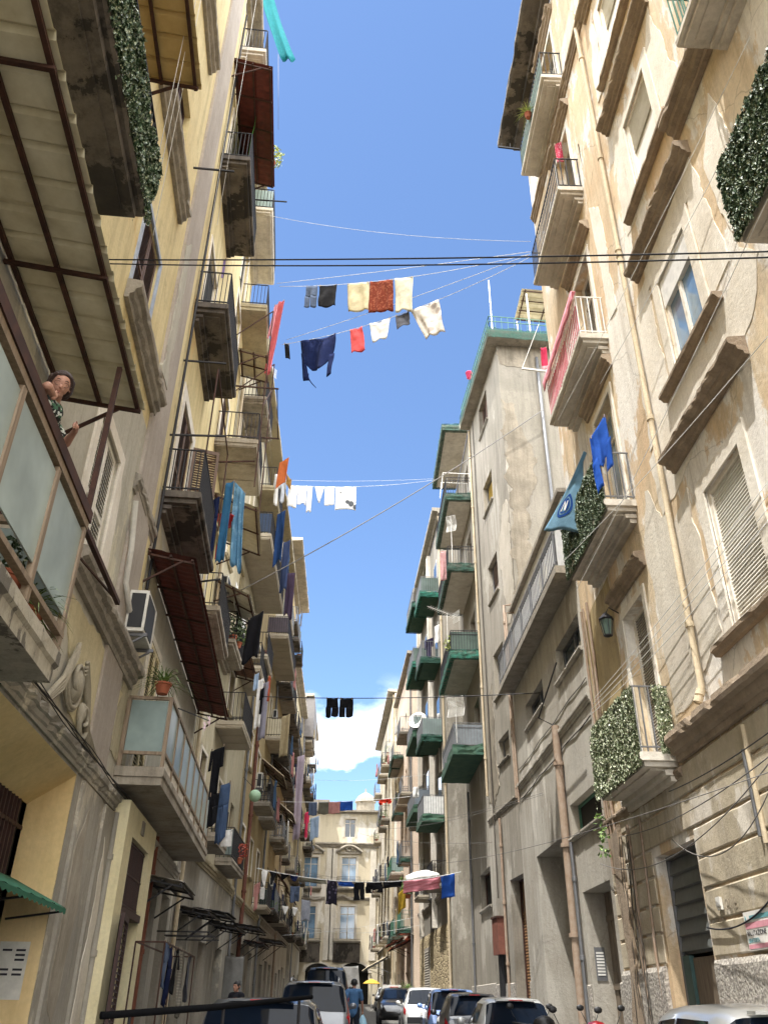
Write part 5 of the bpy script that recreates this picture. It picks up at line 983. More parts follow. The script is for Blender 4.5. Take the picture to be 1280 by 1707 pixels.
pin(P8, 672, 733, 1486, 'quilt', 'pink striped quilt over the low line', 'quilt', QUILT, nf=3, fold=.05); A_, B_ = on(P8, 676), on(P8, 733); tag(obj('sheet', (lambda m: (m.grid(lambda u, v: A_.lerp(B_, u)+Vector((0, .25*v, .02+(.10+.16*math.sin(3.0*u+.2))*math.sin(1.5*v)+.05*noise.noise(Vector((u*4, v*3, 1))))), 12, 5), m)[1])(MB()), WHITEC, smooth=True, solid=.01), 'white sheet bundled above the pink quilt', 'sheet')
pin(P8, 736, 757, 1498, 'cloth', 'deep blue cloth right of the pink quilt', 'cloth', ROYAL, nf=1, fold=.03)
for lab, a, Ya, c, Yb, sg in (('thin white line crossing above the left balconies to the pink rug balcony', (440, 357), 20, (884, 402), 16.6, .3), ('slack white line low across the right hand portal', (655, 1438), 33, (1290, 1285), 8, .35), ('white line from the grey pole towards the green balcony', (640, 1382), 42, (905, 1325), 22, .2), ('second white line from the grey pole', (640, 1372), 44, (905, 1322), 22, .25), ('pale line below the green balcony', (600, 1390), 50, (820, 1405), 27, .2), ('low pale line near the palace arches', (500, 1452), 48, (760, 1462), 34, .3), ('line strung near the red awning', (500, 1545), 46, (700, 1543), 40, .3), ('pale line across the palace windows', (470, 1560), 40, (690, 1530), 40, .1), ('upper pale line by the red garment', (520, 1300), 60, (720, 1290), 46, .2), ('pale line above the white shirts', (470, 800), 33, (722, 798), 34, .1)): line(lab, a, Ya, c, Yb, sg, .0055, LINEG if 'low' in lab or 'pole' in lab else LINEW)
for i, (a, Ya, c, Yb) in enumerate((((905, 640), 18.3, (972, 540), 12.6), ((1280, 330), 6.3, (960, 985), 15.0), ((1280, 560), 7.4, (935, 940), 15.5), ((1250, 60), 6.2, (930, 700), 15.4), ((1290, 95), 6, (1000, 640), 12.4))): cable('washing_line', ['slack cord from the pink rug balcony', 'cord running down the peach front to the ivy balcony', 'second cord running down the peach front', 'cord from the top right balcony past the moulded windows', 'cord beside the moulded windows'][i], 'washing line', sag_pts(at(*a, Ya), at(*c, Yb), .08), .006, LINEW, 'cords strung along the peach front')
for i in range(4): cable('washing_line', ['upper', 'second', 'third', 'lowest'][i]+' of four pulley cords running down to the lower ivy balcony', 'washing line', sag_pts(at(1290, 790+i*22, 8.6), at(990-i*2, 1165+i*9, 17), .05+.03*i), .006, LINEW, 'pulley cords above the lower ivy balcony')
for i, (a, Ya, c, Yb, sg) in enumerate((((1290, 1255), 9, (985, 1395), 20, .3), ((1290, 1262), 9, (1000, 1440), 18.6, .5), ((1290, 1215), 9.2, (1115, 1320), 13.3, .05), ((1290, 1300), 9.5, (1120, 1400), 14, .5))): cable('overhead_cable', ['upper slack cable before the rusticated base', 'lower slack cable before the rusticated base', 'black cable under the brown cornice', 'drooping cable over the garage door'][i], 'cable', sag_pts(at(*a, Ya), at(*c, Yb), sg), .008, LINEG if i != 2 else LINEB, 'cables before the rusticated base')
cable('overhead_cable', 'drooping dark cable on the rusticated base by the poster', 'cable', sag_pts(WR(13.3, .07, 2.62), WR(10.5, .07, 3.0), .22), .012, LINEB)
for i, (x, y, Y) in enumerate(((452, 60, 16.5), (462, 90, 16.2))): cable('washing_line', ['left', 'right'][i]+' cord hanging from the teal cloth to the red awning', 'washing line', [at(x-6+i*8, 90, Y), at(x+i*2, 215, Y)], .006, LINEG, 'cords below the teal cloth')
for i in range(5): cable('washing_line', ['thin cord down the yellow wall next to the grey band', 'thin cord beside the yellow sheet awning', 'thin cord crossing the yellow sheet awning', 'paired cord crossing the yellow sheet awning', 'outer cord of the shaded yellow house'][i], 'washing line', [WA(*p) for p in (((13.3, .5, 27), (13.1, .5, 17)), ((7.2, .8, 19), (7.3, .9, 10)), ((6.6, .9, 19), (6.7, 1.0, 10.2)), ((6.4, .9, 19), (6.5, 1.0, 10.2)), ((11.5, .6, 26), (12, .6, 15.5)))[i]], .005, LINEW, 'cords on the shaded yellow house')
# washing on the left hand fronts
hang('towel', 'large sky blue towel on the left below the louvred balcony', 'towel', 391, 800, 409, 822, 18.2, 948, SKYC, nf=3, fold=.09, wind=(.05, 0)); hang('towel', 'mid blue towel just left of the sky blue one', 'towel', 376, 806, 390, 802, 17.9, 938, BLUEM, nf=2, fold=.07)
hang('trousers', 'navy trousers hanging under the dark louvred balcony', 'trousers', 351, 834, 367, 828, 17.2, 928, NAVY, 'trousers', nf=2); hang('garment', 'small red garment near the navy trousers', 'garment', 361, 905, 372, 905, 18.6, 932, REDC, nf=1)
hang('dress', 'black dress on an arm below the blue towels', 'dress', 414, 1032, 440, 1018, 24.5, 1098, BLACKC, nf=2, skew=-.15); hang('jacket', 'black jacket hung in front of the glass balcony', 'jacket', 352, 1252, 375, 1243, 18.5, 1330, BLACKC, 'shirt_up', nf=2, fold=.09); hang('trousers', 'black trousers under the black jacket', 'trousers', 350, 1325, 366, 1322, 18.5, 1380, BLACKC, 'trousers', nf=2); hang('jeans', 'blue jeans beside the black jacket', 'jeans', 367, 1310, 385, 1304, 19.5, 1404, DENIM, 'trousers', nf=2); hang('towel', 'white towel end below the blue jeans', 'towel', 370, 1385, 388, 1383, 20, 1412, WHITEC, nf=1)
hang('sheet', 'long pink sheet swinging out at the left roofline', 'sheet', 466, 503, 474, 500, 22.8, 618, PINKC, nf=2, skew=-1.6, fold=.06, Y1=22.4); hang('towel', 'pale pink towel behind the long pink sheet', 'towel', 458, 508, 466, 505, 23.2, 560, PINKL, nf=2, skew=-.9); hang('garment', 'tiny black garment right of the pink sheet', 'garment', 474, 572, 482, 574, 22.5, 597, BLACKC, nf=1, skew=.5)
hang('cloth', 'big teal cloth flapping at the top left', 'cloth', 430, -30, 452, -26, 16.3, 92, TEALC, nf=2, skew=1.3, fold=.1, wind=(.12, 0)); hang('cloth', 'green panel hanging under the red brown awning', 'cloth', 419, 205, 431, 165, 17.6, 292, cloth_mat('green_canvas_cloth', '5f9a52'), nf=1, Y1=15.6)
hang('cloth', 'small lilac cloth on the dark balcony rail', 'cloth', 363, 432, 377, 432, 17.3, 463, LILAC, nf=2); hang('cloth', 'small blue grey cloth under the lilac one', 'cloth', 358, 450, 366, 448, 17.2, 482, BLUEM, nf=2, skew=-.4)
hang('cloth', 'burnt orange cloth flapping from the left roofline', 'cloth', 466, 772, 482, 762, 28, 806, ORANGEC, nf=1, skew=-.2); hang('cloth', 'ochre cloth behind the burnt orange one', 'cloth', 478, 790, 486, 800, 29, 812, cloth_mat('ochre_cloth', 'b08a50'), nf=1)
for x0, y0, x1, y1, Y, yb, mt, sh, lab in ((458, 790, 468, 792, 29, 842, WHITEC, 'shirt_up', 'white shirt under the burnt orange cloth'), (468, 798, 478, 800, 30, 838, cloth_mat('grey_white_shirt', 'c9ccd2'), 'shirt_up', 'grey white shirt next to the white row'), (462, 858, 476, 850, 30, 940, cloth_mat('dark_blue_sheet', '27426e'), 'sheet', 'dark blue sheet over the panelled balcony'), (472, 905, 484, 900, 32, 985, cloth_mat('slate_blue_cloth', '3c4868'), 'sheet', 'slate blue cloth below the dark blue sheet'), (478, 955, 492, 955, 36, 1030, cloth_mat('plum_sheet', '4b3d50'), 'sheet', 'plum sheet on the far panelled balcony'), (424, 1125, 432, 1122, 29, 1150, PALEB, 'sheet', 'pale blue pillowcase under the balconies'), (430, 1135, 440, 1130, 29.5, 1215, WHITEC, 'sheet', 'long white towel among the left balconies'), (437, 1140, 449, 1136, 30, 1232, cloth_mat('grey_tunic', '8f8c98'), 'sheet', 'grey tunic beside the long white towel'), (447, 1128, 452, 1126, 30, 1170, cloth_mat('rust_scarf', 'b0583c'), 'sheet', 'rust scarf among the left balconies'), (434, 1150, 441, 1145, 28.6, 1190, BLACKC, 'shirt_up', 'small black top among the left balconies'), (496, 1262, 508, 1258, 56, 1400, MAUVE, 'sheet', 'long mauve sheet near the end of the left row'), (508, 1355, 516, 1353, 60, 1398, PINKHOT, 'shirt_up', 'hot pink top beside the mauve sheet'), (518, 1365, 532, 1360, 64, 1400, PALEB, 'sheet', 'pale blue cloth beside the hot pink top'), (470, 1195, 484, 1190, 40, 1262, KHAKI, 'sheet', 'sand coloured sheet draped off a left balcony'), (424, 1476, 434, 1470, 27, 1520, ROSE, 'shirt_up', 'rose blouse low on the left'), (434, 1480, 442, 1478, 28, 1500, WHITEC, 'sheet', 'white cloth low on the left'), (484, 1478, 500, 1478, 36, 1505, DENIMD, 'trousers', 'grey blue trousers low on the left'), (503, 1500, 518, 1502, 44, 1535, cloth_mat('silver_cloth', 'a9adb8'), 'sheet', 'silvery cloth before the palace window'), (470, 1510, 482, 1512, 38, 1525, WHITEC, 'tri', 'white pointed cloth, left of two'), (486, 1512, 497, 1514, 38.5, 1527, WHITEC, 'tri', 'white pointed cloth, right of two')):
    hang({'shirt_up': 'shirt', 'trousers': 'trousers'}.get(sh, 'cloth'), lab, {'shirt_up': 'shirt', 'trousers': 'trousers'}.get(sh, 'cloth'), x0, y0, x1, y1, Y, yb, mt, sh, nf=2, fold=.07)
# stands of washing by the left shop fronts
rk = thing('drying_rack', 'rusty washing rack on the left pavement before the grey shop fronts', 'drying rack', WA(18.5, .75, gz(18))); m = MB(WA)
for s_ in (16.4, 21.8):
    for o_ in (.5, 1.0): m.beam((s_, o_, gz(s_)+.1), (s_, o_, 2.5), .025)
    m.beam((s_, .5, 2.5), (s_, 1.0, 2.5), .025)
for o_ in (.5, 1.0): m.beam((16.4, o_, 2.5), (21.8, o_, 2.5), .025)
obj('rack_frame', m, RUST, rk)
for s_, ln, mt, sh, lab in ((16.45, .7, DENIMD, 'shirt_up', 'grey blue shirt at the near end of the washing rack'), (17.2, .95, NAVY, 'trousers', 'navy trousers on the washing rack'), (18.1, .8, BLACKC, 'shirt_up', 'black top on the washing rack'), (19.2, 1.15, CHECKC, 'sheet', 'checked shawl with fringe on the washing rack'), (20.6, .9, GREYC, 'sheet', 'dark grey cloth at the far end of the washing rack')): cloth('washing', lab, 'washing', WA(s_, 1.0, 2.5), WA(s_+.6, .98, 2.5), ln, mt, sh, nf=2, fold=.05)
for y, x, mt, sh, lab in ((33, -4.2, cloth_mat('grey_white', '8d8c88'), 'sheet', 'grey white cloth hanging by the far left shops'),):
    cloth('washing', lab, 'washing', Vector((x-.3, y, 3.0)), Vector((x+.35, y+.1, 3.0)), 1.3, mt, sh, nf=2, fold=.05)
for s, z in ((22.6, 3.05), (24.0, 3.05)): m = MB(WA); m.beam((s-.3, 0, z), (s-.3, 1.25, z), .03); m.beam((s+1.4, 0, z), (s+1.4, 1.25, z), .03); m.beam((s-.3, 1.2, z), (s+1.4, 1.2, z), .03); tag(obj('washing_line_stand', m, BARSM), ['iron drying frame in the middle of the left shop fronts', 'iron drying frame farthest along the left shop fronts'][int((s-22)/1.5)], 'drying stand', 'iron drying frames on the left wall')
# right hand fronts
c_ = cloth('flag', 'pale azure flag with dark blue ring hanging from the upper ivy balcony', 'flag', WR(15.9, 1.0, 11.3), WR(16.55, 1.35, 10.9), 1.75, AZURE, 'sheet', nf=2, fold=.06, skew=.35, taper=1.15) if False else None
A_, B_ = at(972, 757, 15.0), at(968, 775, 15.9)
def flagP(u, v):
    a = at(973+(3)*u, 752+8*u, 14.6+.5*u); b0 = at(906+62*u, 884+2*u, 16.4-1.3*u); p = a.lerp(b0, v); return p+Vector((.05*math.sin(5*u+3*v), 0, -.03*math.sin(9*u)*v))
m = MB(); m.grid(flagP, 14, 18); fl_ = tag(obj('flag', m, AZURE, smooth=True, solid=.008), 'pale azure flag with a dark blue ring emblem by the upper ivy balcony', 'flag')
m = MB(); uv = lambda a, r: (.40+r*.95*math.cos(a), .68+r*.5*math.sin(a)); n = 26
nv = lambda u, v, e=-.012: flagP(u, v)+Vector((-.6, -.8, -.1)).normalized()*.012
for k in range(n): a0, a1 = 2*math.pi*k/n, 2*math.pi*(k+1)/n; m.add([nv(*uv(a0, .24)), nv(*uv(a1, .24)), nv(*uv(a1, .31)), nv(*uv(a0, .31))], [(0, 1, 2, 3)])
m.add([nv(*uv(2*math.pi*k/n, .2)) for k in range(n)], [tuple(range(n))]); obj('ring_emblem', m, cloth_mat('emblem_blue', '234a8c'), fl_)
m = MB()
def nq(u0, v0, u1, v1, w): m.add([flagP(u0, v0)+Vector((-.6, -.8, -.1)).normalized()*.02, flagP(u0+w, v0)+Vector((-.6, -.8, -.1)).normalized()*.02, flagP(u1+w, v1)+Vector((-.6, -.8, -.1)).normalized()*.02, flagP(u1, v1)+Vector((-.6, -.8, -.1)).normalized()*.02], [(0, 1, 2, 3)])
nq(.29, .62, .29, .75, .045); nq(.29, .62, .46, .75, .045); nq(.46, .62, .46, .75, .045); obj('emblem_letter', m, WHITEC, fl_)
hang('shirt', 'royal blue shirt pinned above the upper ivy balcony', 'shirt', 983, 730, 1008, 690, 13.0, 795, ROYAL, 'shirt', nf=2, fold=.06)
hang('cloth', 'red patterned cloth on the balcony below the rooftop eaves', 'cloth', 924, 240, 935, 236, 14.3, 270, REDPAT, nf=1); hang('sock', 'long black sock on the near end of a high balcony', 'sock', 963, 240, 971, 242, 13.2, 292, BLACKC, nf=1, taper=.5)
m = MB(WR); m.grid(lambda u, v: WR(13.35+3.2*u, .70+.015*math.sin(u*30)*v, 15.5-.28*v-.04*math.sin(u*9)*v), 40, 3); m.grid(lambda u, v: WR(13.35+3.2*u, .60+.1*v, 15.49+.03*math.sin(u*9)), 40, 1)
tag(obj('rug', m, cloth_mat('pink_rug', 'eea6b2', 'd4848f', 'blotch', 8), smooth=True, solid=.02), 'pink rug folded over the rail of the middle balcony', 'rug'); m = MB(WR)
for i in range(24): s = 13.5+i*.128; m.box(s, s+.045, .585, .605, 14.36, 15.2)
tag(obj('rail_slats', m, cloth_mat('pink_slat', 'd8808c')), 'row of pink slats tied on the middle balcony rail', 'slats')
hang('cloth', 'small hot pink cloth on the white pole by the tower', 'cloth', 901, 580, 911, 578, 19.0, 616, PINKHOT, nf=1, skew=-.2); t = thing('clothes_pole', 'pale drying pole sticking out beside the pink rug balcony', 'pole', at(905, 617, 19)); m = MB(); m.wbeam(at(870, 614, 19.2), at(912, 619, 19), .06); obj('arm', m, WHITEM, t); m = MB(); m.wbeam(at(870, 614, 19.2), at(898, 540, 19.1), .02); obj('stay', m, WHITEM, t)
hang('cloth', 'red and white striped cloth on a green netted balcony', 'cloth', 733, 920, 743, 918, 34.2, 968, STRIPEC, nf=2); hang('garment', 'dark purple garment on a far green balcony', 'garment', 708, 1068, 722, 1062, 45, 1102, PURP, 'shirt_up', nf=2); hang('garment', 'small red garment under the dark purple one', 'garment', 711, 1098, 717, 1097, 45.5, 1118, REDC, nf=1); hang('cloth', 'white cloths hanging on the far green balcony', 'cloth', 724, 1045, 733, 1040, 43, 1072, WHITEC, nf=2); hang('cloth', 'white scrap of cloth by the lower far balcony', 'cloth', 688, 1312, 698, 1312, 46, 1330, WHITEC, nf=2)
hang('sheet', 'mustard sheet draped over a small far balcony', 'sheet', 664, 1490, 676, 1478, 46, 1518, cloth_mat('mustard_cloth', 'a88a30'), nf=2)
# ------------------------------------------------------------------ aerials, air conditioners, plants
tv_antenna('white grid aerial in front of the third green balcony', WR(33.6, 1.5, 15.1), 1.4, 3.6, 'yagi', 1.1); tv_antenna('white double grid aerial on the lowest green balcony', WR(34.0, 1.2, 10.9), 1.5, 4.2, 'grid', 1.1); tv_antenna('small grid aerial on the upper green balcony', WR(34.2, 1.1, 19.4), 2.0, 4.2, 'grid', .7); tv_antenna('thin aerial mast on the left roof edge', WB(30, .2, 25), 1.8, 2.5, 'yagi', .8)
t = thing('satellite_dish', 'white satellite dish on a far green balcony', 'satellite dish', W3(48.4, .9, 15.6)); m = MB(); c0 = W3(48.3, .75, 16.0); ax = Vector((-.35, -.85, .35)).normalized(); u_ = ax.cross(Vector((0, 0, 1))).normalized(); v_ = ax.cross(u_)
m.grid(lambda u, v: c0+(u_*math.cos(6.2832*u)+v_*math.sin(6.2832*u))*.55*v+ax*(.16*v*v), 24, 6); obj('dish', m, WHITEM, t, smooth=True, solid=.015); m = MB(); m.wbeam(c0, c0+ax*.55-v_*.1, .03); m.wbeam(c0-ax*.02, W3(48.5, .7, 15.3), .04); obj('arm', m, GREYM, t)
ac_unit('white air conditioner behind the blue towels', WB, 25.2, 26.0, 13.4, 14.0); ac_unit('small air conditioner high on the rust pipe house', WB, 41.5, 42.4, 10.6, 11.3); ac_unit('air conditioner under the ochre house awning', WB, 50.2, 51, 11.0, 11.6); ac_unit('white air conditioner on the far netted house', W3, 47.2, 48.0, 6.4, 7.0)
potted('spider_plant', 'spiky plant spilling over the end of the glass balcony', WA, 14.55, .62, 6.35, 'tuft', .14, LEAF3, big=.55, n=90); potted('flower_pot', 'potted shrub on the balcony under the blue towels', WB, 26.3, .5, 12.05, 'bush', .16, LEAF, big=.4, n=260); potted('flower_pot', 'leafy potted plant hanging lower on the same balcony', WB, 26.9, .62, 12.05, 'bush', .14, LEAF3, big=.32, n=200); potted('flower_pot', 'yellow flowering pot plant on a green netted balcony', WR, 35.0, 1.1, 15.1, 'bush', .16, LEAFG, big=.42, n=240); potted('flower_pot', 'grassy plant on the balcony below the rooftop eaves', WR, 14.9, .7, 24.2, 'tuft', .1, LEAFG, big=.35, n=70); potted('flower_pot', 'plant behind the woman on her balcony', WA, 6.7, .7, 4.32, 'tuft', .16, LEAF3, big=.4, n=70); potted('flower_pot', 'dark pot plant peeping through the low rail of the woman on her balcony', WA, 6.0, .75, 4.32, 'bush', .14, LEAF, big=.2, n=120); potted('flower_pot', 'flowering plant on the top left balcony', WA, 19.6, .75, 27.9, 'bush', .14, LEAFG, big=.4, n=220)
potted('flower_pot', 'round green pot plant on a low far balcony', W3, 52.6, 1.0, 6.9, 'bush', .2, LEAF3, big=.55, n=240); t = thing('planter', 'tall grey planter under the spiky palm', 'planter', W3(50, 1.3, gz(50))); m = MB(W3); m.box(49.7, 50.3, 1.0, 1.6, gz(50), gz(50)+1.1); obj('box', m, GREYST, t); m = MB(W3); m.box(49.66, 50.34, .96, 1.64, gz(50)+1.1, gz(50)+1.16); obj('rim', m, GREYST, t); potted('palm_plant', 'spiky green palm on a tall planter by the right hand wall', W3, 50, 1.3, gz(50)+1.16, 'tuft', .22, LEAF3, big=.7, n=130); potted('flower_pot', 'red geranium on a low left balcony', WB, 33.0, .6, 6.0, 'bush', .14, leaf_mat('red_flower', 'b03028', 'c8483a', '5a7a3a'), big=.3, n=160)
m = MB()
for k in range(60): z = 4.6+U_(-.6, .25); leaf(m, WR(16.3+U_(-.2, .15), .62+U_(-.1, .1), z), .1, rv(), rv())
tag(obj('hanging_vine', m, LEAF3), 'bright green vine trailing from the corner of the lower ivy balcony', 'vine'); m = MB()
for k in range(5): a = k*1.257; p = WA(19.0, 1.02, 7.2); leaf(m, p+Vector((0, .07*math.cos(a), .07*math.sin(a))), .14, Vector((1, -.4, 0)), Vector((0, math.cos(a), math.sin(a))), .6); p = WA(18.4, 1.0, 6.9); leaf(m, p+Vector((0, .06*math.cos(a), .06*math.sin(a))), .12, Vector((1, -.4, 0)), Vector((0, math.cos(a), math.sin(a))), .6)
tag(obj('pinwheel', m, paint('pale_pink_petal', 'e6cdd4', .6)), 'pale pink paper flowers on a stick below the red brown awning', 'ornament'); m = MB(); m.beam((0, 0, 0), (0, 0, .001), .001) if False else m.wbeam(WA(15.2, .85, 6.3), WA(19.0, 1.0, 7.2), .02); tag(obj('stick', m, BARSM), 'thin dark stick holding the paper flowers', 'stick')
t = thing('plastic_ball', 'pale green paper lantern ball on a left balcony', 'lantern', WB(36.8, .7, 9)); m = MB(); m.ball(at(425, 1327, 36), .25, 14); obj('globe', m, paint('pale_green_globe', '9fc0a0', .5), t, smooth=True); m = MB(); m.wbeam(at(425, 1316, 36), WB(36.8, 0, 10.0), .015); obj('hook', m, BARSM, t)
tag(obj('basin', (lambda m: (m.lathe([(.16, 0), (.26, .2), (.28, .2), (.27, .22), (.24, .2), (.14, .02)], 0, 0, 14), m)[1])(MB(Free(WA(18.3, .9, 12.0)))), paint('red_plastic', 'c8281e', .4), smooth=True), 'red plastic basin hanging on the left below the navy trousers', 'basin')
tag(obj('bucket', (lambda m: (m.lathe([(.12, 0), (.17, .32), (.18, .32), (.17, .34), (.15, .32), (.1, .02)], 0, 0, 14), m)[1])(MB(Free(at(782, 630, 31.5)))), paint('pink_plastic', 'e04a78', .4), smooth=True), 'pink bucket hanging on the green roof edge of the tower', 'bucket')

t = thing('drying_pole', 'dark iron pole sticking out below the rooftop eaves on the right', 'pole', at(866, 248, 16.6)); m = MB(); m.wbeam(at(830, 244, 16.6), at(872, 249, 16.6), .05); obj('bar', m, BARSM, t)
for x in (836, 850): m = MB(); m.wbeam(at(x, 238, 16.6), at(x, 246, 16.6), .015); obj('hook', m, BARSM, t)
t = thing('drying_rack', 'white folding drying rack on the highest green netted balcony', 'drying rack', at(760, 815, 34.6)); m = MB(); q = [at(736, 815, 34.8), at(738, 788, 34.8), at(783, 790, 34.8), at(783, 818, 34.8)]; r_ = [p+Vector((0, .9, 0)) for p in q]
for a, b_ in ((0, 1), (1, 2), (2, 3)): m.wbeam(q[a], q[b_], .03); m.wbeam(r_[a], r_[b_], .03)
for k in range(6): m.wbeam(q[1].lerp(q[2], k/5), r_[1].lerp(r_[2], k/5), .012)
obj('rack_frame', m, WHITEM, t)
# ================================================================== vehicles
ST = {  # y, z low, z belt, z top, half width low, belt, top  (for length 3.9, width 1.7, height 1.5)
 'hatch': [(0, .38, .6, .64, .66, .70, .62), (.05, .24, .8, .85, .76, .79, .68), (.16, .2, .87, .91, .80, .83, .72), (.5, .18, .97, 1.4, .82, .84, .60), (.72, .18, .97, 1.47, .83, .84, .60), (1.6, .18, .95, 1.5, .84, .85, .61), (2.15, .18, .93, 1.46, .84, .84, .59), (2.95, .18, .92, 1.0, .83, .82, .66), (3.5, .2, .82, .87, .82, .78, .62), (3.8, .28, .66, .7, .76, .72, .58), (3.9, .38, .52, .55, .66, .62, .5)],
 'mpv': [(0, .38, .6, .64, .68, .74, .68), (.05, .24, .76, .8, .78, .81, .74), (.1, .2, .84, .87, .81, .84, .76), (.3, .18, .9, 1.43, .83, .85, .67), (.42, .18, .92, 1.485, .83, .85, .66), (.9, .18, .94, 1.5, .84, .85, .66), (1.6, .18, .95, 1.5, .84, .85, .66), (2.3, .18, .96, 1.45, .84, .84, .63), (3.05, .18, .95, 1.0, .83, .82, .68), (3.5, .2, .84, .9, .82, .78, .62), (3.8, .28, .66, .7, .76, .72, .58), (3.9, .38, .52, .55, .66, .62, .5)]}
GLASSD = glassy('dark_car_glass', '121a26', .03, .14); TYRE = paint('tyre_rubber', '1a1a1b', .9); RIM = paint('alloy_rim', '9fa1a4', .35, .8); LAMPR = glassy('red_tail_lamp', 'b3202a', .15, .7); LAMPW = glassy('headlamp_glass', 'c8ced2', .1, .9)
def car(name, label, x, y, ang, kind, pm, L=3.9, W=1.7, H=1.5, group='cars parked along the street', rack=False, ant=False, spoiler=True):
    F0 = Free((x, y, gz(y)), ang); kx, ky, kz = W/1.7, L/3.9, H/1.5; S = [(a*ky, b*kz, c*kz, d*kz, e*kx, f*kx, g*kx) for a, b, c, d, e, f, g in ST[kind]]
    def ring(s):
        y_, zl, zb, zt, wl, wb, wt = s; gh = max(zt-zb, .03)
        return [(0, zl), (wl*.85, zl), (wl, zl+.08), (wb*1.01, zl+.5*(zb-zl)), (wb, zb-.06), (wb*.975, zb), (wt+(wb-wt)*.12, zt-gh*.16), (wt*.9, zt-gh*.03), (wt*.5, zt), (0, zt+.012)]
    def pt(yv, i):
        for p, q in zip(S, S[1:]):
            if p[0] <= yv <= q[0]: t = (yv-p[0])/(q[0]-p[0]); break
        A, B = ring(p), ring(q); j = min(8, int(i)); f = i-j; a = [(A[k][0]*(1-t)+B[k][0]*t, A[k][1]*(1-t)+B[k][1]*t) for k in (j, j+1)]; return (a[0][0]*(1-f)+a[1][0]*f, a[0][1]*(1-f)+a[1][1]*f)
    t = thing(name, label, 'car', (x, y, gz(y)), group); m = MB(F0); ys = []
    for p, q in zip(S, S[1:]): n = max(1, int((q[0]-p[0])/.16)); ys += [p[0]+(q[0]-p[0])*k/n for k in range(n)]
    ys.append(S[-1][0]); vs = []
    for yv in ys: r = [pt(yv, i) for i in range(10)]; vs += [F0(a, yv, b) for a, b in r]+[F0(-a, yv, b) for a, b in r[1:-1][::-1]]
    n = 18; m.add(vs, [(i*n+j, i*n+(j+1) % n, (i+1)*n+(j+1) % n, (i+1)*n+j) for i in range(len(ys)-1) for j in range(n)]+[tuple(range(n)), tuple(range((len(ys)-1)*n, len(ys)*n))[::-1]])
    bd = obj('body', m, pm, t, smooth=True, angle=38)
    def patch_(nm, mat, y0, y1, i0, i1, sides=(1, -1), across=False, e=.008, par=None):
        for sd in sides:
            m = MB(F0)
            if across:   # from one shoulder over the top to the other
                def P(u, v):
                    w = 2*u-1; i = 9-abs(w)*(9-i0); yv = y0+(y1-y0)*v; a, b = pt(yv, i); a2, b2 = pt(min(yv+.05, S[-1][0]), i); sl = (b2-b)/.05; return F0(a*(1 if w > 0 else -1), yv-e*(1 if sl > 0.2 else -1 if sl < -.2 else 0), b+e)
                m.grid(P, 16, 5)
            else:
                def P(u, v):
                    yv = y0(v) + ((y1(v)-y0(v)))*u if callable(y0) else y0+(y1-y0)*u; a, b = pt(yv, i0+(i1-i0)*v); return F0(sd*(a+e), yv, b)
                m.grid(P, 10, 5)
            obj(nm, m, mat, par or t, smooth=True)
            if across: break
    yr0, yr1 = S[2][0], S[4][0]; wi = len(S)-5; yw0, yw1 = S[wi][0], S[wi+1][0]
    patch_('rear_window', GLASSD, yr0+(yr1-yr0)*.05, S[3][0]-.005, 6.12, 9, across=True); patch_('windscreen', GLASSD, yw0+(yw1-yw0)*.14, yw1-(yw1-yw0)*.05, 6.1, 9, across=True)
    mid = 1.6*ky
    patch_('side_window', GLASSD, lambda v: yr1*.95+.05+(.12*v), lambda v: mid-.02, 5.1, 5.92); patch_('side_window', GLASSD, lambda v: mid+.04, lambda v: yw0+(yw1-yw0)*.72*(1-v)+.02, 5.1, 5.92)
    if kind == 'mpv': patch_('tail_lamp', LAMPR, S[1][0]+.01, S[3][0]-.06, 3.6, 5.9, e=.012)
    else: patch_('tail_lamp', LAMPR, S[1][0]-.01, S[2][0]+.1, 3.5, 4.95, e=.012)
    patch_('headlamp', LAMPW, S[-3][0]+.05, S[-2][0], 3.9, 5.3, e=.012)
    for yy in (.68*ky, 3.15*ky):
        for sd in (1, -1):
            r = .3; c = W/2*.93*sd; m = MB(F0); m.tube([F0(c-.09, yy, r), F0(c-.08, yy, r), F0(c+.08, yy, r), F0(c+.09, yy, r)], [r*.85, r, r, r*.85], 20); w = obj('wheel', m, TYRE, t, smooth=True, angle=40); m = MB(F0); m.tube([F0(c+.085*sd, yy, r), F0(c+.1*sd, yy, r)], [r*.66, r*.6], 14); obj('rim', m, RIM, w)
    for sd in (1, -1):
        a, b = pt(yw0+(yw1-yw0)*.8, 5); m = MB(F0); m.ball(F0(sd*(a+.12), yw0+(yw1-yw0)*.75, b+.08), .1, 10, (1.0, .6, .75)); m.wbeam(F0(sd*a, yw0+(yw1-yw0)*.78, b), F0(sd*(a+.1), yw0+(yw1-yw0)*.75, b+.05), .04); obj('wing_mirror', m, pm, t, smooth=True)
    m = MB(F0); m.box(-.26, .26, -.015, .0, .62*kz, .73*kz); obj('number_plate', m, WHITEM, t)
    m = MB(F0); m.sweep([(0, 0)], 0, 1) if False else m.box(-W*.43, W*.43, -.04, .06, .36*kz, .56*kz); obj('bumper', m, pm if H < 1.5 else BLACKP, t)
    if spoiler: a, b = pt(S[3][0]+.03, 9); m = MB(F0); m.box(-.42*kx, .42*kx, S[3][0]-.13, S[3][0]+.06, b+.0, b+.025); sp = obj('spoiler', m, pm, t); m = MB(F0); m.box(-.14, .14, S[3][0]-.136, S[3][0]-.131, b+.004, b+.02); obj('brake_lamp', m, LAMPR, sp)
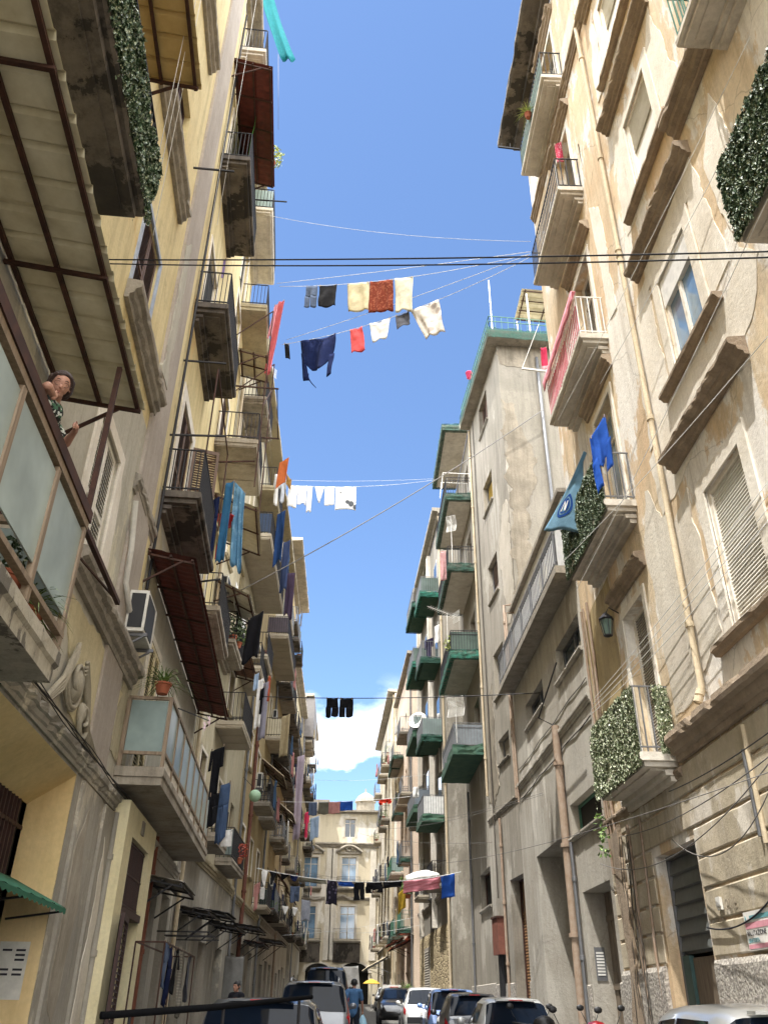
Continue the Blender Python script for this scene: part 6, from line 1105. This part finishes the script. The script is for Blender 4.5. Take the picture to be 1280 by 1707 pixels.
    if rack:
        m = MB(F0)
        for sd in (1, -1): m.tube([F0(sd*.56*kx, S[4][0]+.1, H-.03), F0(sd*.56*kx, S[4][0]+.25, H+.06), F0(sd*.56*kx, S[wi][0]-.2, H+.05), F0(sd*.56*kx, S[wi][0], H-.03)], .022, 8)
        obj('roof_rail', m, RIM, t, smooth=True)
    if ant: m = MB(F0); m.tube([F0(.0, ant, H), F0(.0, ant-.15, H+.42)], [.009, .004], 6); m.tube([F0(0, ant, H-.02), F0(0, ant-.02, H+.08)], [.03, .012], 8); obj('aerial', m, BLACKP, t)
    return t
carp = lambda n, c, var=.12: paint(n, c, .28, .25, var, sc=1.5, coat=.8)
GREYCAR = carp('silver_grey_paint', '6a6d72'); SILV = carp('silver_paint', 'b9bab8'); WHC = carp('white_car_paint', 'dcdcd8'); DGR = carp('charcoal_paint', '3a3c40'); BLUC = carp('light_blue_paint', '7d9bd0'); BLKC = carp('black_car_paint', '1d1e21')
car('parked_car', 'silver people carrier with roof rails in the middle of the street', -.95, 23, 0, 'mpv', GREYCAR, 4.4, 1.78, 1.68, rack=True); car('parked_car', 'dark estate car with a chunky red tail lamp at the bottom left', -1.22, 12.6, 0, 'mpv', carp('dark_grey_paint', '55585c'), 4.3, 1.74, 1.44)
car('parked_car', 'silver hatchback nearest the plank portal on the right', 3.36, 19.4, 0, 'hatch', SILV, 3.7, 1.64, 1.42); car('parked_car', 'charcoal hatchback behind the silver one', 3.25, 25.2, 0, 'hatch', DGR, 3.8, 1.68, 1.46); car('parked_car', 'light blue boxy car between the charcoal and white ones', 3.2, 30.2, 0, 'mpv', BLUC, 3.8, 1.66, 1.52); car('parked_car', 'white hatchback with red tail lamps farther up the right side', 2.75, 35.4, 0, 'hatch', WHC, 4.0, 1.75, 1.56, spoiler=False); car('parked_car', 'dark car facing the camera, last in the right hand row', 2.0, 46.0, 180, 'hatch', BLKC, 4.0, 1.72, 1.46)
car('parked_car', 'white car with a roof aerial at the bottom right corner', 3.95, 7.9, 0, 'hatch', WHC, 4.3, 1.78, 1.5, ant=1.0)
car('parked_car', 'small pale car far up the street beside the stalls', 2.4, 66, 0, 'hatch', SILV, 3.9, 1.7, 1.5); car('parked_van', 'dark boxy van ahead of the silver people carrier', -1.15, 40, 0, 'mpv', carp('dark_green_paint', '1c2524'), 4.6, 1.95, 2.25)
def scooter(label, x, y, pm, seatm, box=None):
    F0 = Free((x, y, gz(y)), 0); t = thing('scooter', label, 'scooter', (x, y, gz(y)), 'scooters parked on the right')
    for yy in (0, 1.25): m = MB(F0); m.tube([F0(-.06, yy, .24), F0(-.05, yy, .24), F0(.05, yy, .24), F0(.06, yy, .24)], [.2, .24, .24, .2], 18); w = obj('wheel', m, TYRE, t, smooth=True, angle=40); m = MB(F0); m.tube([F0(-.065, yy, .24), F0(.065, yy, .24)], .14, 12); obj('rim', m, RIM, w)
    m = MB(F0); m.tube([F0(0, -.3, .62), F0(0, .0, .6), F0(0, .45, .55), F0(0, .6, .35), F0(0, .95, .32), F0(0, 1.1, .6), F0(0, 1.2, .95)], [.1, .2, .19, .14, .14, .2, .12], 10); obj('body', m, pm, t, smooth=True); m = MB(F0); m.tube([F0(0, -.25, .78), F0(0, .1, .82), F0(0, .5, .76)], [.1, .15, .1], 8); obj('seat', m, seatm, t, smooth=True)
    m = MB(F0); m.tube([F0(0, 1.1, .8), F0(0, 1.05, 1.02)], .03, 8); m.tube([F0(-.34, .98, 1.04), F0(0, 1.05, 1.0), F0(.34, .98, 1.04)], .016, 8); obj('handlebar', m, BLACKP, t, smooth=True)
    for sd in (-1, 1): m = MB(F0); m.tube([F0(sd*.26, 1.0, 1.04), F0(sd*.36, 1.0, 1.24)], .007, 6); m.ball(F0(sd*.37, 1.0, 1.3), .07, 10, (1, .3, .75)); obj('mirror', m, BLACKP, t, smooth=True)
    if box: m = MB(F0); m.ball(F0(0, -.25, 1.02), .2, 12, (1, .9, .75)); obj('top_box', m, box, t, smooth=True)
scooter('red scooter with mirrors between the white and silver cars', 3.62, 14.6, carp('red_paint', 'c01e2c'), BLACKP, carp('red_box', 'b81c2a')); scooter('black scooter with a dark top box behind the red one', 3.3, 16.9, BLKC, BLACKP, BLACKP); scooter('grey scooter close against the right wall', 4.45, 16.2, GREYCAR, BLACKP)
t = thing('barrier', 'long dark metal pole resting on posts at the bottom left', 'barrier', Vector((-1.9, 8.5, gz(8.5)))); m = MB(); A_, B_ = at(168, 1694, 8.0), at(520, 1663, 9.4); m.tube([A_, A_.lerp(B_, .5)-Vector((0, 0, .012)), B_], [.03, .028, .02], 10); obj('rail', m, paint('matt_black_pole', '101012', .9, spec=.1), t, smooth=True); 
for f in (.12, .54, .93): m = MB(); p = A_.lerp(B_, f); m.tube([Vector((p.x, p.y, gz(p.y))), p], .014, 8); obj('post', m, BARSM, t)
# ================================================================== people
SKIN = paint('skin', 'a97d68', .6, 0, .12, sc=20); HAIR = paint('dark_brown_hair', '33211b', .6, 0, .4, sc=60); HAIRB = paint('black_hair', '161313', .6)
def caps(m, pts, rs, n=12): m.tube(pts, rs, n); [m.ball(p, r*.99, n) for p, r in zip(pts, rs)]
def fuse(o, vox, sub=True):
    md = o.modifiers.new('one_skin', 'REMESH'); md.mode = 'VOXEL'; md.voxel_size = vox; md.use_smooth_shade = True; s = o.modifiers.new('relax', 'SMOOTH'); s.factor = .5; s.iterations = 1 if vox < .006 else 3; return o
def hand(m, w, d, side, nrm, k=1., curl=.5):
    """palm and five separate fingers: w wrist, d direction, side towards the thumb, nrm back of the hand"""
    pm = w+d*.05*k; caps(m, [w, pm, w+d*.085*k], [.026*k, .034*k, .032*k]); caps(m, [pm-side*.02*k, pm+side*.02*k], [.026*k, .026*k])
    for i, ln in enumerate((.072, .08, .075, .06)):
        b = w+d*.085*k+side*(.027-.018*i)*k; q1 = b+(d-nrm*curl*.5).normalized()*ln*.5*k; q2 = q1+(d-nrm*curl*1.4).normalized()*ln*.35*k; q3 = q2+(d*.6-nrm*curl*2.2).normalized()*ln*.25*k; caps(m, [b, q1, q2, q3], [.0095*k, .009*k, .0082*k, .007*k], 8)
    b = w+d*.03*k+side*.03*k; q1 = b+(side*.8+d*.6).normalized()*.035*k; caps(m, [b, q1, q1+(d+side*.2-nrm*curl*.5).normalized()*.03*k], [.013*k, .011*k, .009*k], 8)
def head(m, c, f, up, r=.1):
    """cranium, jaw, nose, ears, lips, brow as one surface; c centre, f facing"""
    f = f.normalized(); up = (up-f*up.dot(f)).normalized(); s = f.cross(up)
    m.ball(c+up*.03-f*.015, r, 18, (1, 1, 1)); caps(m, [c+f*.02, c+f*.045-up*.07], [.078, .052]); caps(m, [c-up*.02+s*.045+f*.03, c-up*.075+f*.055+s*.012], [.036, .03]); caps(m, [c-up*.02-s*.045+f*.03, c-up*.075+f*.055-s*.012], [.036, .03])
    caps(m, [c+f*.088+up*.015, c+f*.115-up*.018], [.011, .017], 10); m.ball(c+f*.098-up*.022+s*.014, .01, 8); m.ball(c+f*.098-up*.022-s*.014, .01, 8); caps(m, [c+f*.088-up*.052+s*.022, c+f*.099-up*.05, c+f*.088-up*.052-s*.022], [.006, .0085, .006], 8); caps(m, [c+f*.086-up*.06+s*.018, c+f*.095-up*.062, c+f*.086-up*.06-s*.018], [.006, .0085, .006], 8)
    caps(m, [c+f*.08+up*.035+s*.05, c+f*.094+up*.037+s*.015, c+f*.094+up*.037-s*.015, c+f*.08+up*.035-s*.05], [.01, .011, .011, .01], 8)
    for k in (1, -1): m.ball(c+s*k*.098-f*.01-up*.0, .028, 10, (.6, .8, 1.1))
    return f, up, s
def eyes(t, c, f, up, s):
    m = MB()
    for k in (1, -1): m.ball(c+f*.081+up*.014+s*k*.032, .0095, 10)
    obj('eye', m, paint('eye_white', 'a89e94', .3), t); m = MB()
    for k in (1, -1): m.ball(c+f*.0885+up*.012+s*k*.032, .005, 8)
    obj('pupil', m, BLACKP, t)
def woman():
    c = WA(5.47, .98, 6.05); f = Vector((.40, -.74, -.55)).normalized(); up = Vector((.12, -.1, 1)).normalized()
    t = thing('person', 'woman with glasses and dark hair leaning over her balcony rail, hand at her mouth', 'person', WA(5.6, .5, 4.3)); m = MB(); f = f.normalized(); up = (up-f*up.dot(f)).normalized(); s = f.cross(up)
    m.ball(c+up*.028-f*.018, .083, 20, (1, 1, 1.08)); caps(m, [c+up*.03+f*.03, c-up*.02+f*.042, c-up*.075+f*.05], [.068, .062, .040], 16); caps(m, [c-up*.092+f*.058, c-up*.095+f*.05], [.022, .024])
    for k in (1, -1): caps(m, [c-up*.012+s*k*.042+f*.052, c-up*.045+s*k*.036+f*.056], [.026, .022]); caps(m, [c+up*.036+s*k*.046+f*.062, c+up*.04+s*k*.016+f*.076], [.012, .013]); m.ball(c+s*k*.08-f*.02-up*.004, .024, 10, (.6, .8, 1.2))
    caps(m, [c+up*.02+f*.084, c-up*.014+f*.104], [.009, .0135], 10); m.ball(c-up*.017+f*.09+s*.012, .008, 8); m.ball(c-up*.017+f*.09-s*.012, .008, 8)
    nb = WA(5.60, .9, 5.92); caps(m, [c-up*.06-f*.03, nb], [.048, .055]); hip = WA(5.75, .36, 5.1); caps(m, [nb-Vector((0, 0, .03)), WA(5.66, .84, 5.88), nb.lerp(hip, .6), hip], [.1, .12, .15, .16], 14); caps(m, [hip, WA(5.75, .3, 4.72), WA(5.78, .3, 4.4)], [.13, .09, .06], 12)
    shA, shB = WA(5.42, .86, 5.93), WA(5.85, .86, 5.9); caps(m, [shA, nb, shB], [.056, .08, .056])
    el = WA(5.22, .98, 5.84); mouth = c+f*.095-up*.055; w = mouth-f*-.02-up*.05+(WA(5.24, 1.0, 5.88)-c)*.36; caps(m, [shA, el], [.05, .04]); caps(m, [el, el.lerp(w, .45), w], [.04, .035, .024]); d = (mouth-w).normalized(); hand(m, w-d*.03, d, up, f, .74, .55)
    el2 = WA(5.98, .96, 5.82); w2 = WA(5.84, 1.06, 5.86); caps(m, [shB, el2], [.05, .04]); caps(m, [el2, w2], [.038, .025]); d2 = (WA(5.70, 1.1, 5.84)-w2).normalized(); hand(m, w2, d2, Vector((0, 0, 1)), Vector((.7, -.6, .3)), .86, .35)
    o = obj('body', m, SKIN, t, smooth=True); md = o.modifiers.new('one_skin', 'REMESH'); md.mode = 'VOXEL'; md.voxel_size = .0034; md.use_smooth_shade = True; sm = o.modifiers.new('relax', 'SMOOTH'); sm.factor = .5; sm.iterations = 3
    q = MB()
    for k in (1, -1): q.ball(c+f*.079+up*.013+s*k*.031, .009, 10)
    obj('eye', q, paint('eye_white', '8f857c', .3), t); q = MB()
    for k in (1, -1): q.ball(c+f*.0855+up*.012+s*k*.031, .0052, 8)
    obj('pupil', q, BLACKP, t); q = MB()
    for k in (1, -1): q.tube([c+f*.073+up*.043+s*k*.05, c+f*.0885+up*.049+s*k*.032, c+f*.0905+up*.044+s*k*.014], [.002, .0035, .003], 6)
    obj('eyebrow', q, HAIR, t); q = MB(); q.tube([c+f*.076-up*.05+s*.024, c+f*.09-up*.048+s*.008, c+f*.09-up*.048-s*.008, c+f*.076-up*.05-s*.024], [.003, .0058, .0058, .003], 8); q.tube([c+f*.078-up*.056+s*.018, c+f*.091-up*.06, c+f*.078-up*.056-s*.018], [.003, .006, .003], 8); obj('lips', q, paint('lip', '8a4f48', .5), t)
    hm, nt, b = newmat('combed_dark_hair', .55); n = noise_(nt, vec_(nt, (30, 30, 6)), 9, 5, .7); nt.links.new(mixc(nt, ramp(nt, n, .35, .7), hx('1f1512'), hx('4a3026')), b.inputs['Base Color']); bump(nt, b, n, .8, .01)
    h = MB(); h.ball(c+up*.042-f*.034, .0945, 22, (1, 1, 1.02)); caps(h, [c+up*.088+f*.052+s*.03, c+up*.102+f*.04-s*.02, c+up*.085+f*.03-s*.06], [.018, .02, .018])
    for k in (1, -1): caps(h, [c+s*k*.062+up*.082+f*.03, c+s*k*.082+up*.035-f*.005, c+s*k*.082-up*.03-f*.03, c+s*k*.06-up*.06-f*.055], [.018, .02, .022, .02])
    for k in range(13): a = -1.4+.233*k; caps(h, [c-f*.075+s*.088*math.sin(a)+up*.06, c-f*.088+s*.094*math.sin(a)-up*.03, c-f*.075+s*.08*math.sin(a)-up*.085], [.024, .022, .012], 8)
    fuse(obj('hair', h, hm, t, smooth=True), .0045); g = MB()
    for k in (1, -1):
        q0 = c+f*.097+up*.012+s*k*.032; g.tube([q0+s*.026*math.cos(a*.5236)+up*.019*math.sin(a*.5236)-f*.006*abs(math.cos(a*.5236)) for a in range(13)], .0022, 6); g.tube([q0+s*k*.026-f*.006, c+s*k*.082+f*.04+up*.018, c+s*k*.086-f*.01+up*.014], .0014, 6)
    g.tube([c+f*.1+up*.016+s*.007, c+f*.1+up*.016-s*.007], .0014, 6); obj('glasses', g, paint('spectacle_frame', '5a4034', .4), t)
    q = MB(); caps(q, [nb-Vector((0, 0, .05)), WA(5.66, .84, 5.88), nb.lerp(hip, .6), hip, WA(5.75, .32, 4.75)], [.11, .135, .168, .178, .17], 16); caps(q, [shA-Vector((0, 0, .03)), nb-Vector((0, 0, .04)), shB-Vector((0, 0, .03))], [.064, .095, .064]); caps(q, [shB, shB.lerp(el2, .5)], [.064, .058])
    dm, nt, b = newmat('flowered_dress', .9); p = vec_(nt); v = N(nt, 'ShaderNodeTexVoronoi'); v.inputs['Scale'].default_value = 46; nt.links.new(p, v.inputs['Vector']); sp = N(nt, 'ShaderNodeSeparateColor'); nt.links.new(v.outputs['Color'], sp.inputs[0])
    col = mixc(nt, ramp(nt, sp.outputs[0], .66, .68), hx('1a201d'), hx('c9cdc4')); col = mixc(nt, ramp(nt, sp.outputs[1], .74, .76), col, hx('44684f')); nt.links.new(col, b.inputs['Base Color']); fuse(obj('dress', q, dm, t, smooth=True), .009)
    return t
woman()
def walker(label, x, y, ang, shirtm, trm, hairm, hgt=1.74, bag=None, step=.16):
    F0 = Free((x, y, gz(y)), ang); k = hgt/1.74; V = lambda a, b, c: F0(a*k, b*k, c*k); t = thing('person', label, 'person', (x, y, gz(y))); f = F0.y; up = Vector((0, 0, 1)); m = MB(); c = V(0, .03, 1.62); f, up, s = head(m, c, f, up, .095)
    caps(m, [c-up*.05, V(0, 0, 1.45)], [.052, .058]); caps(m, [V(0, 0, 1.38), V(0, .01, 1.2), V(0, 0, 1.0), V(0, 0, .92)], [.12, .135, .125, .135], 14); caps(m, [V(-.17, 0, 1.42), V(.17, 0, 1.42)], [.06, .06])
    for sd, st in ((-1, step), (1, -step)):
        caps(m, [V(sd*.09, 0, .92), V(sd*.1, st*.6, .5), V(sd*.1, st*.5-(.12 if st < 0 else 0), .1)], [.092, .062, .042]); caps(m, [V(sd*.1, st*.5-(.12 if st < 0 else 0), .06), V(sd*.11, st*.5+.14-(.12 if st < 0 else 0), .04)], [.042, .036])
        caps(m, [V(sd*.19, 0, 1.42), V(sd*.25, -st*.5, 1.14)], [.052, .04]); w = V(sd*.27, -st*.9+.04, .9); caps(m, [V(sd*.25, -st*.5, 1.14), w], [.038, .027]); hand(m, w, Vector((0, 0, -1)), f, F0.x*sd, .9*k, .6)
    fuse(obj('body', m, SKIN, t, smooth=True), .011); q = MB(); caps(q, [V(0, 0, 1.37), V(0, .01, 1.2), V(0, 0, 1.0), V(0, 0, .88)], [.138, .152, .15, .158], 14); caps(q, [V(-.17, 0, 1.415), V(.17, 0, 1.415)], [.074, .074])
    for sd, st in ((-1, step), (1, -step)): caps(q, [V(sd*.19, 0, 1.415), V(sd*.235, -st*.3, 1.22)], [.068, .062])
    fuse(obj('t_shirt', q, shirtm, t, smooth=True), .013); q = MB()
    for sd, st in ((-1, step), (1, -step)): caps(q, [V(sd*.085, 0, .95), V(sd*.1, st*.6, .5), V(sd*.1, st*.5-(.12 if st < 0 else 0), .12)], [.108, .08, .062])
    fuse(obj('trousers', q, trm, t, smooth=True), .014); q = MB()
    for sd, st in ((-1, step), (1, -step)): caps(q, [V(sd*.1, st*.5-(.12 if st < 0 else 0)-.04, .05), V(sd*.11, st*.5+.15-(.12 if st < 0 else 0), .04)], [.05, .044])
    obj('shoe', q, BLACKP, t, smooth=True); q = MB(); q.ball(c+up*.035-f*.02, .104, 14); fuse(obj('hair', q, hairm, t, smooth=True), .012); eyes(t, c, f, up, s)
    if bag: p = V(.28, .04+step*.9, .8); b = MB(); b.tube([p+Vector((0, 0, .02)), p-Vector((0, 0, .1)), p-Vector((0, 0, .3)), p-Vector((0, 0, .4))], [.02, .1, .16, .1], 10); tag(obj('carrier_bag', b, bag, smooth=True), 'pale blue plastic bag in the walking man\'s right hand', 'bag')
    return t
walker('man in a blue t-shirt and dark trousers walking away up the street', .03, 29, 0, cloth_mat('blue_t_shirt', '4a6c94', trans=0), cloth_mat('dark_trousers', '20242e', trans=0), HAIRB, 1.74, paint('plastic_bag', '9cc6dc', .4))
walker('dark haired person in dark clothes standing by the left shop fronts', -3.05, 25.2, 150, cloth_mat('charcoal_top', '26262c', trans=0), cloth_mat('black_trousers', '1c1c20', trans=0), HAIRB, 1.62, None, .06)
walker('person in a white top among the far stalls on the right', 1.9, 58, 170, cloth_mat('white_top', 'd8d6d0', trans=0), cloth_mat('navy_trousers', '28304a', trans=0), HAIRB, 1.7, None, .06)
t = thing('parasol', 'yellow market parasol far up the street', 'parasol', Vector((1.3, 68, gz(68)))); FP = Free((1.3, 68, gz(68))); m = MB(FP); m.lathe([(.03, 1.95), (.4, 1.82), (.62, 1.66), (.6, 1.64), (.03, 1.85)], 0, 0, 10); obj('canopy', m, paint('yellow_canvas', 'c9a53a', .8), t); m = MB(FP); m.cyl(0, 0, 0, 1.9, .03); obj('pole', m, WHITEM, t)
t = thing('market_stall', 'small stall with a red and white panel far up the right side', 'stall', Vector((3.0, 54, gz(54)))); FP = Free((2.15, 53, gz(53))); m = MB(FP); m.box(-.5, .5, 0, .05, .5, 1.6); obj('panel', m, WHITEM, t); m = MB(FP); m.box(-.1, .35, -.02, -.002, .6, 1.5); obj('red_panel', m, paint('red_board', 'c0272c', .6), t); m = MB(FP)
for a in (-.5, .46): m.box(a, a+.04, .06, .1, 0, 1.6)
obj('leg', m, BARSM, t)
cloth('sheet', 'white sheet hanging by the right palace arch', 'sheet', at(571, 1612, 72), at(597, 1611, 72), 2.0, WHITEC, nf=3, fold=.1, skew=.2)
# ================================================================== ground, light, camera
def struct(name, m, mat): o = obj(name, m, mat, loc=(0, 0, 0)); o['kind'] = 'structure'; return o
ASPH = plaster('asphalt', '3c3b39', '484643', '2a2928', .5, .8, bs=.4); PAVE = plaster('lava_paving', '5a5855', '686561', '3c3a38', .5, 1.2); KERB = plaster('kerb_stone', '7d7a74', '8b8780', '55524d', .5, 2)
ys = [-400, -60, -10, 0, 120, 160, 900]; m = MB(); m.add([Vector((x, y, gz(y)-.012)) for y in ys for x in (-700, 700)], [(2*i, 2*i+1, 2*i+3, 2*i+2) for i in range(len(ys)-1)]); struct('ground', m, ASPH)
m = MB(); yy = [-10, 0, 24, 42, 60, 90]; m.add([Vector((x, y, gz(y)-.004)) for y in yy for x in (-6, 5.3)], [(2*i, 2*i+1, 2*i+3, 2*i+2) for i in range(5)]); struct('road', m, plaster('worn_basalt_road', '55534f', '62605b', '3a3937', .4, .9, bs=.6))
for nm, a, b in (('pavement', lambda y: -6.5, lambda y: -2.75-.035*min(y, 26) if y < 26 else -3.66), ('pavement', lambda y: 4.62 if y < 40 else 4.62-.06*(y-40)/2, lambda y: 5.4)):
    m = MB(); st = [-6, 0, 10, 20, 26, 40, 60, 89]
    for p, q in zip(st, st[1:]): m.add([Vector((a(p), p, gz(p)+.12)), Vector((b(p), p, gz(p)+.12)), Vector((b(q), q, gz(q)+.12)), Vector((a(q), q, gz(q)+.12)), Vector((a(p), p, gz(p)-.1)), Vector((b(p), p, gz(p)-.1)), Vector((b(q), q, gz(q)-.1)), Vector((a(q), q, gz(q)-.1))], [(0, 1, 2, 3), (0, 1, 5, 4), (1, 2, 6, 5), (2, 3, 7, 6), (3, 0, 4, 7)])
    struct(nm, m, PAVE)
sc = bpy.context.scene; w = bpy.data.worlds.new('World'); sc.world = w; w.use_nodes = True; nt = w.node_tree; bg = nt.nodes['Background']
KX, KY = .25, .26; EL = math.atan2(1, math.hypot(KX, KY)); sd = Vector((-KX, -KY, 1)).normalized(); AZ = math.atan2(sd.x, sd.y)
sk = N(nt, 'ShaderNodeTexSky', sky_type='NISHITA'); sk.sun_disc = False; sk.sun_elevation = EL; sk.sun_rotation = AZ; sk.air_density = 1.0; sk.dust_density = .3; sk.ozone_density = 6.0
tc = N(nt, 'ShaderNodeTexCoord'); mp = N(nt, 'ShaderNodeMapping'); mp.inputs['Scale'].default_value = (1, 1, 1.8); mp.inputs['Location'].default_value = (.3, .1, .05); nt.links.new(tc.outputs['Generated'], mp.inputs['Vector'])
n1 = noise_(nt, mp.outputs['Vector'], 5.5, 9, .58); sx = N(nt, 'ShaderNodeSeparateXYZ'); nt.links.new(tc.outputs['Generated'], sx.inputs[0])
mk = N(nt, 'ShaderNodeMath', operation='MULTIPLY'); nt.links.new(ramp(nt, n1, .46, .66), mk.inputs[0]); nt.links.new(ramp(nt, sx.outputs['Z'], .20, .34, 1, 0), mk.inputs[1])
n2 = noise_(nt, mp.outputs['Vector'], 3.2, 8, .6); mz = N(nt, 'ShaderNodeMath', operation='MULTIPLY'); nt.links.new(ramp(nt, n2, .22, .40), mz.inputs[0]); bk = N(nt, 'ShaderNodeMath', operation='MAXIMUM'); nt.links.new(ramp(nt, sx.outputs['Z'], .905, .94), bk.inputs[0]); nt.links.new(ramp(nt, sx.outputs['Y'], .26, .38, 1, 0), bk.inputs[1]); nt.links.new(bk.outputs[0], mz.inputs[1])   # unseen bright cloud added overhead and behind, as fill for the shaded fronts
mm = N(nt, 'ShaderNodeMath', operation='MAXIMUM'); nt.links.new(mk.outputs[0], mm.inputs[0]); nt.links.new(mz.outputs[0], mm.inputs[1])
CLOUD_AND_FILL = (23.5, 23.7, 24., 1); nt.links.new(mixc(nt, mm.outputs[0], sk.outputs['Color'], CLOUD_AND_FILL), bg.inputs['Color']); bg.inputs['Strength'].default_value = .126
l = bpy.data.lights.new('sun', 'SUN'); l.energy = 3.7; l.angle = math.radians(.53); l.color = (1, .965, .915); so = bpy.data.objects.new('sun', l); C.objects.link(so); so.rotation_euler = sd.to_track_quat('Z', 'Y').to_euler(); so.location = (-8, -10, 60)
cam = bpy.data.cameras.new('camera'); co = bpy.data.objects.new('camera', cam); C.objects.link(co); sc.camera = co
cam.sensor_fit = 'HORIZONTAL'; cam.sensor_width = 36; cam.lens = FPX/1280*36; cam.clip_start = .05; cam.clip_end = 3000
Mx = Vector((CR.x, CD.x, CU.x)); My = Vector((CR.y, CD.y, CU.y)); Mz = Vector((CR.z, CD.z, CU.z))   # image axes in the world
X = Vector((CR.x, CD.x, CU.x)); Yd = Vector((CR.y, CD.y, CU.y)); Zf = Vector((CR.z, CD.z, CU.z)); rot = Matrix((X, -Yd, -Zf)).transposed()
co.matrix_world = Matrix.Translation((0, 0, CH)) @ rot.to_4x4()
sc.view_settings.view_transform = 'Standard'; sc.view_settings.look = 'None'; sc.view_settings.gamma = 1; sc.view_settings.exposure = 1.15
sc.render.engine = 'CYCLES'; sc.cycles.max_bounces = 8; sc.cycles.diffuse_bounces = 5
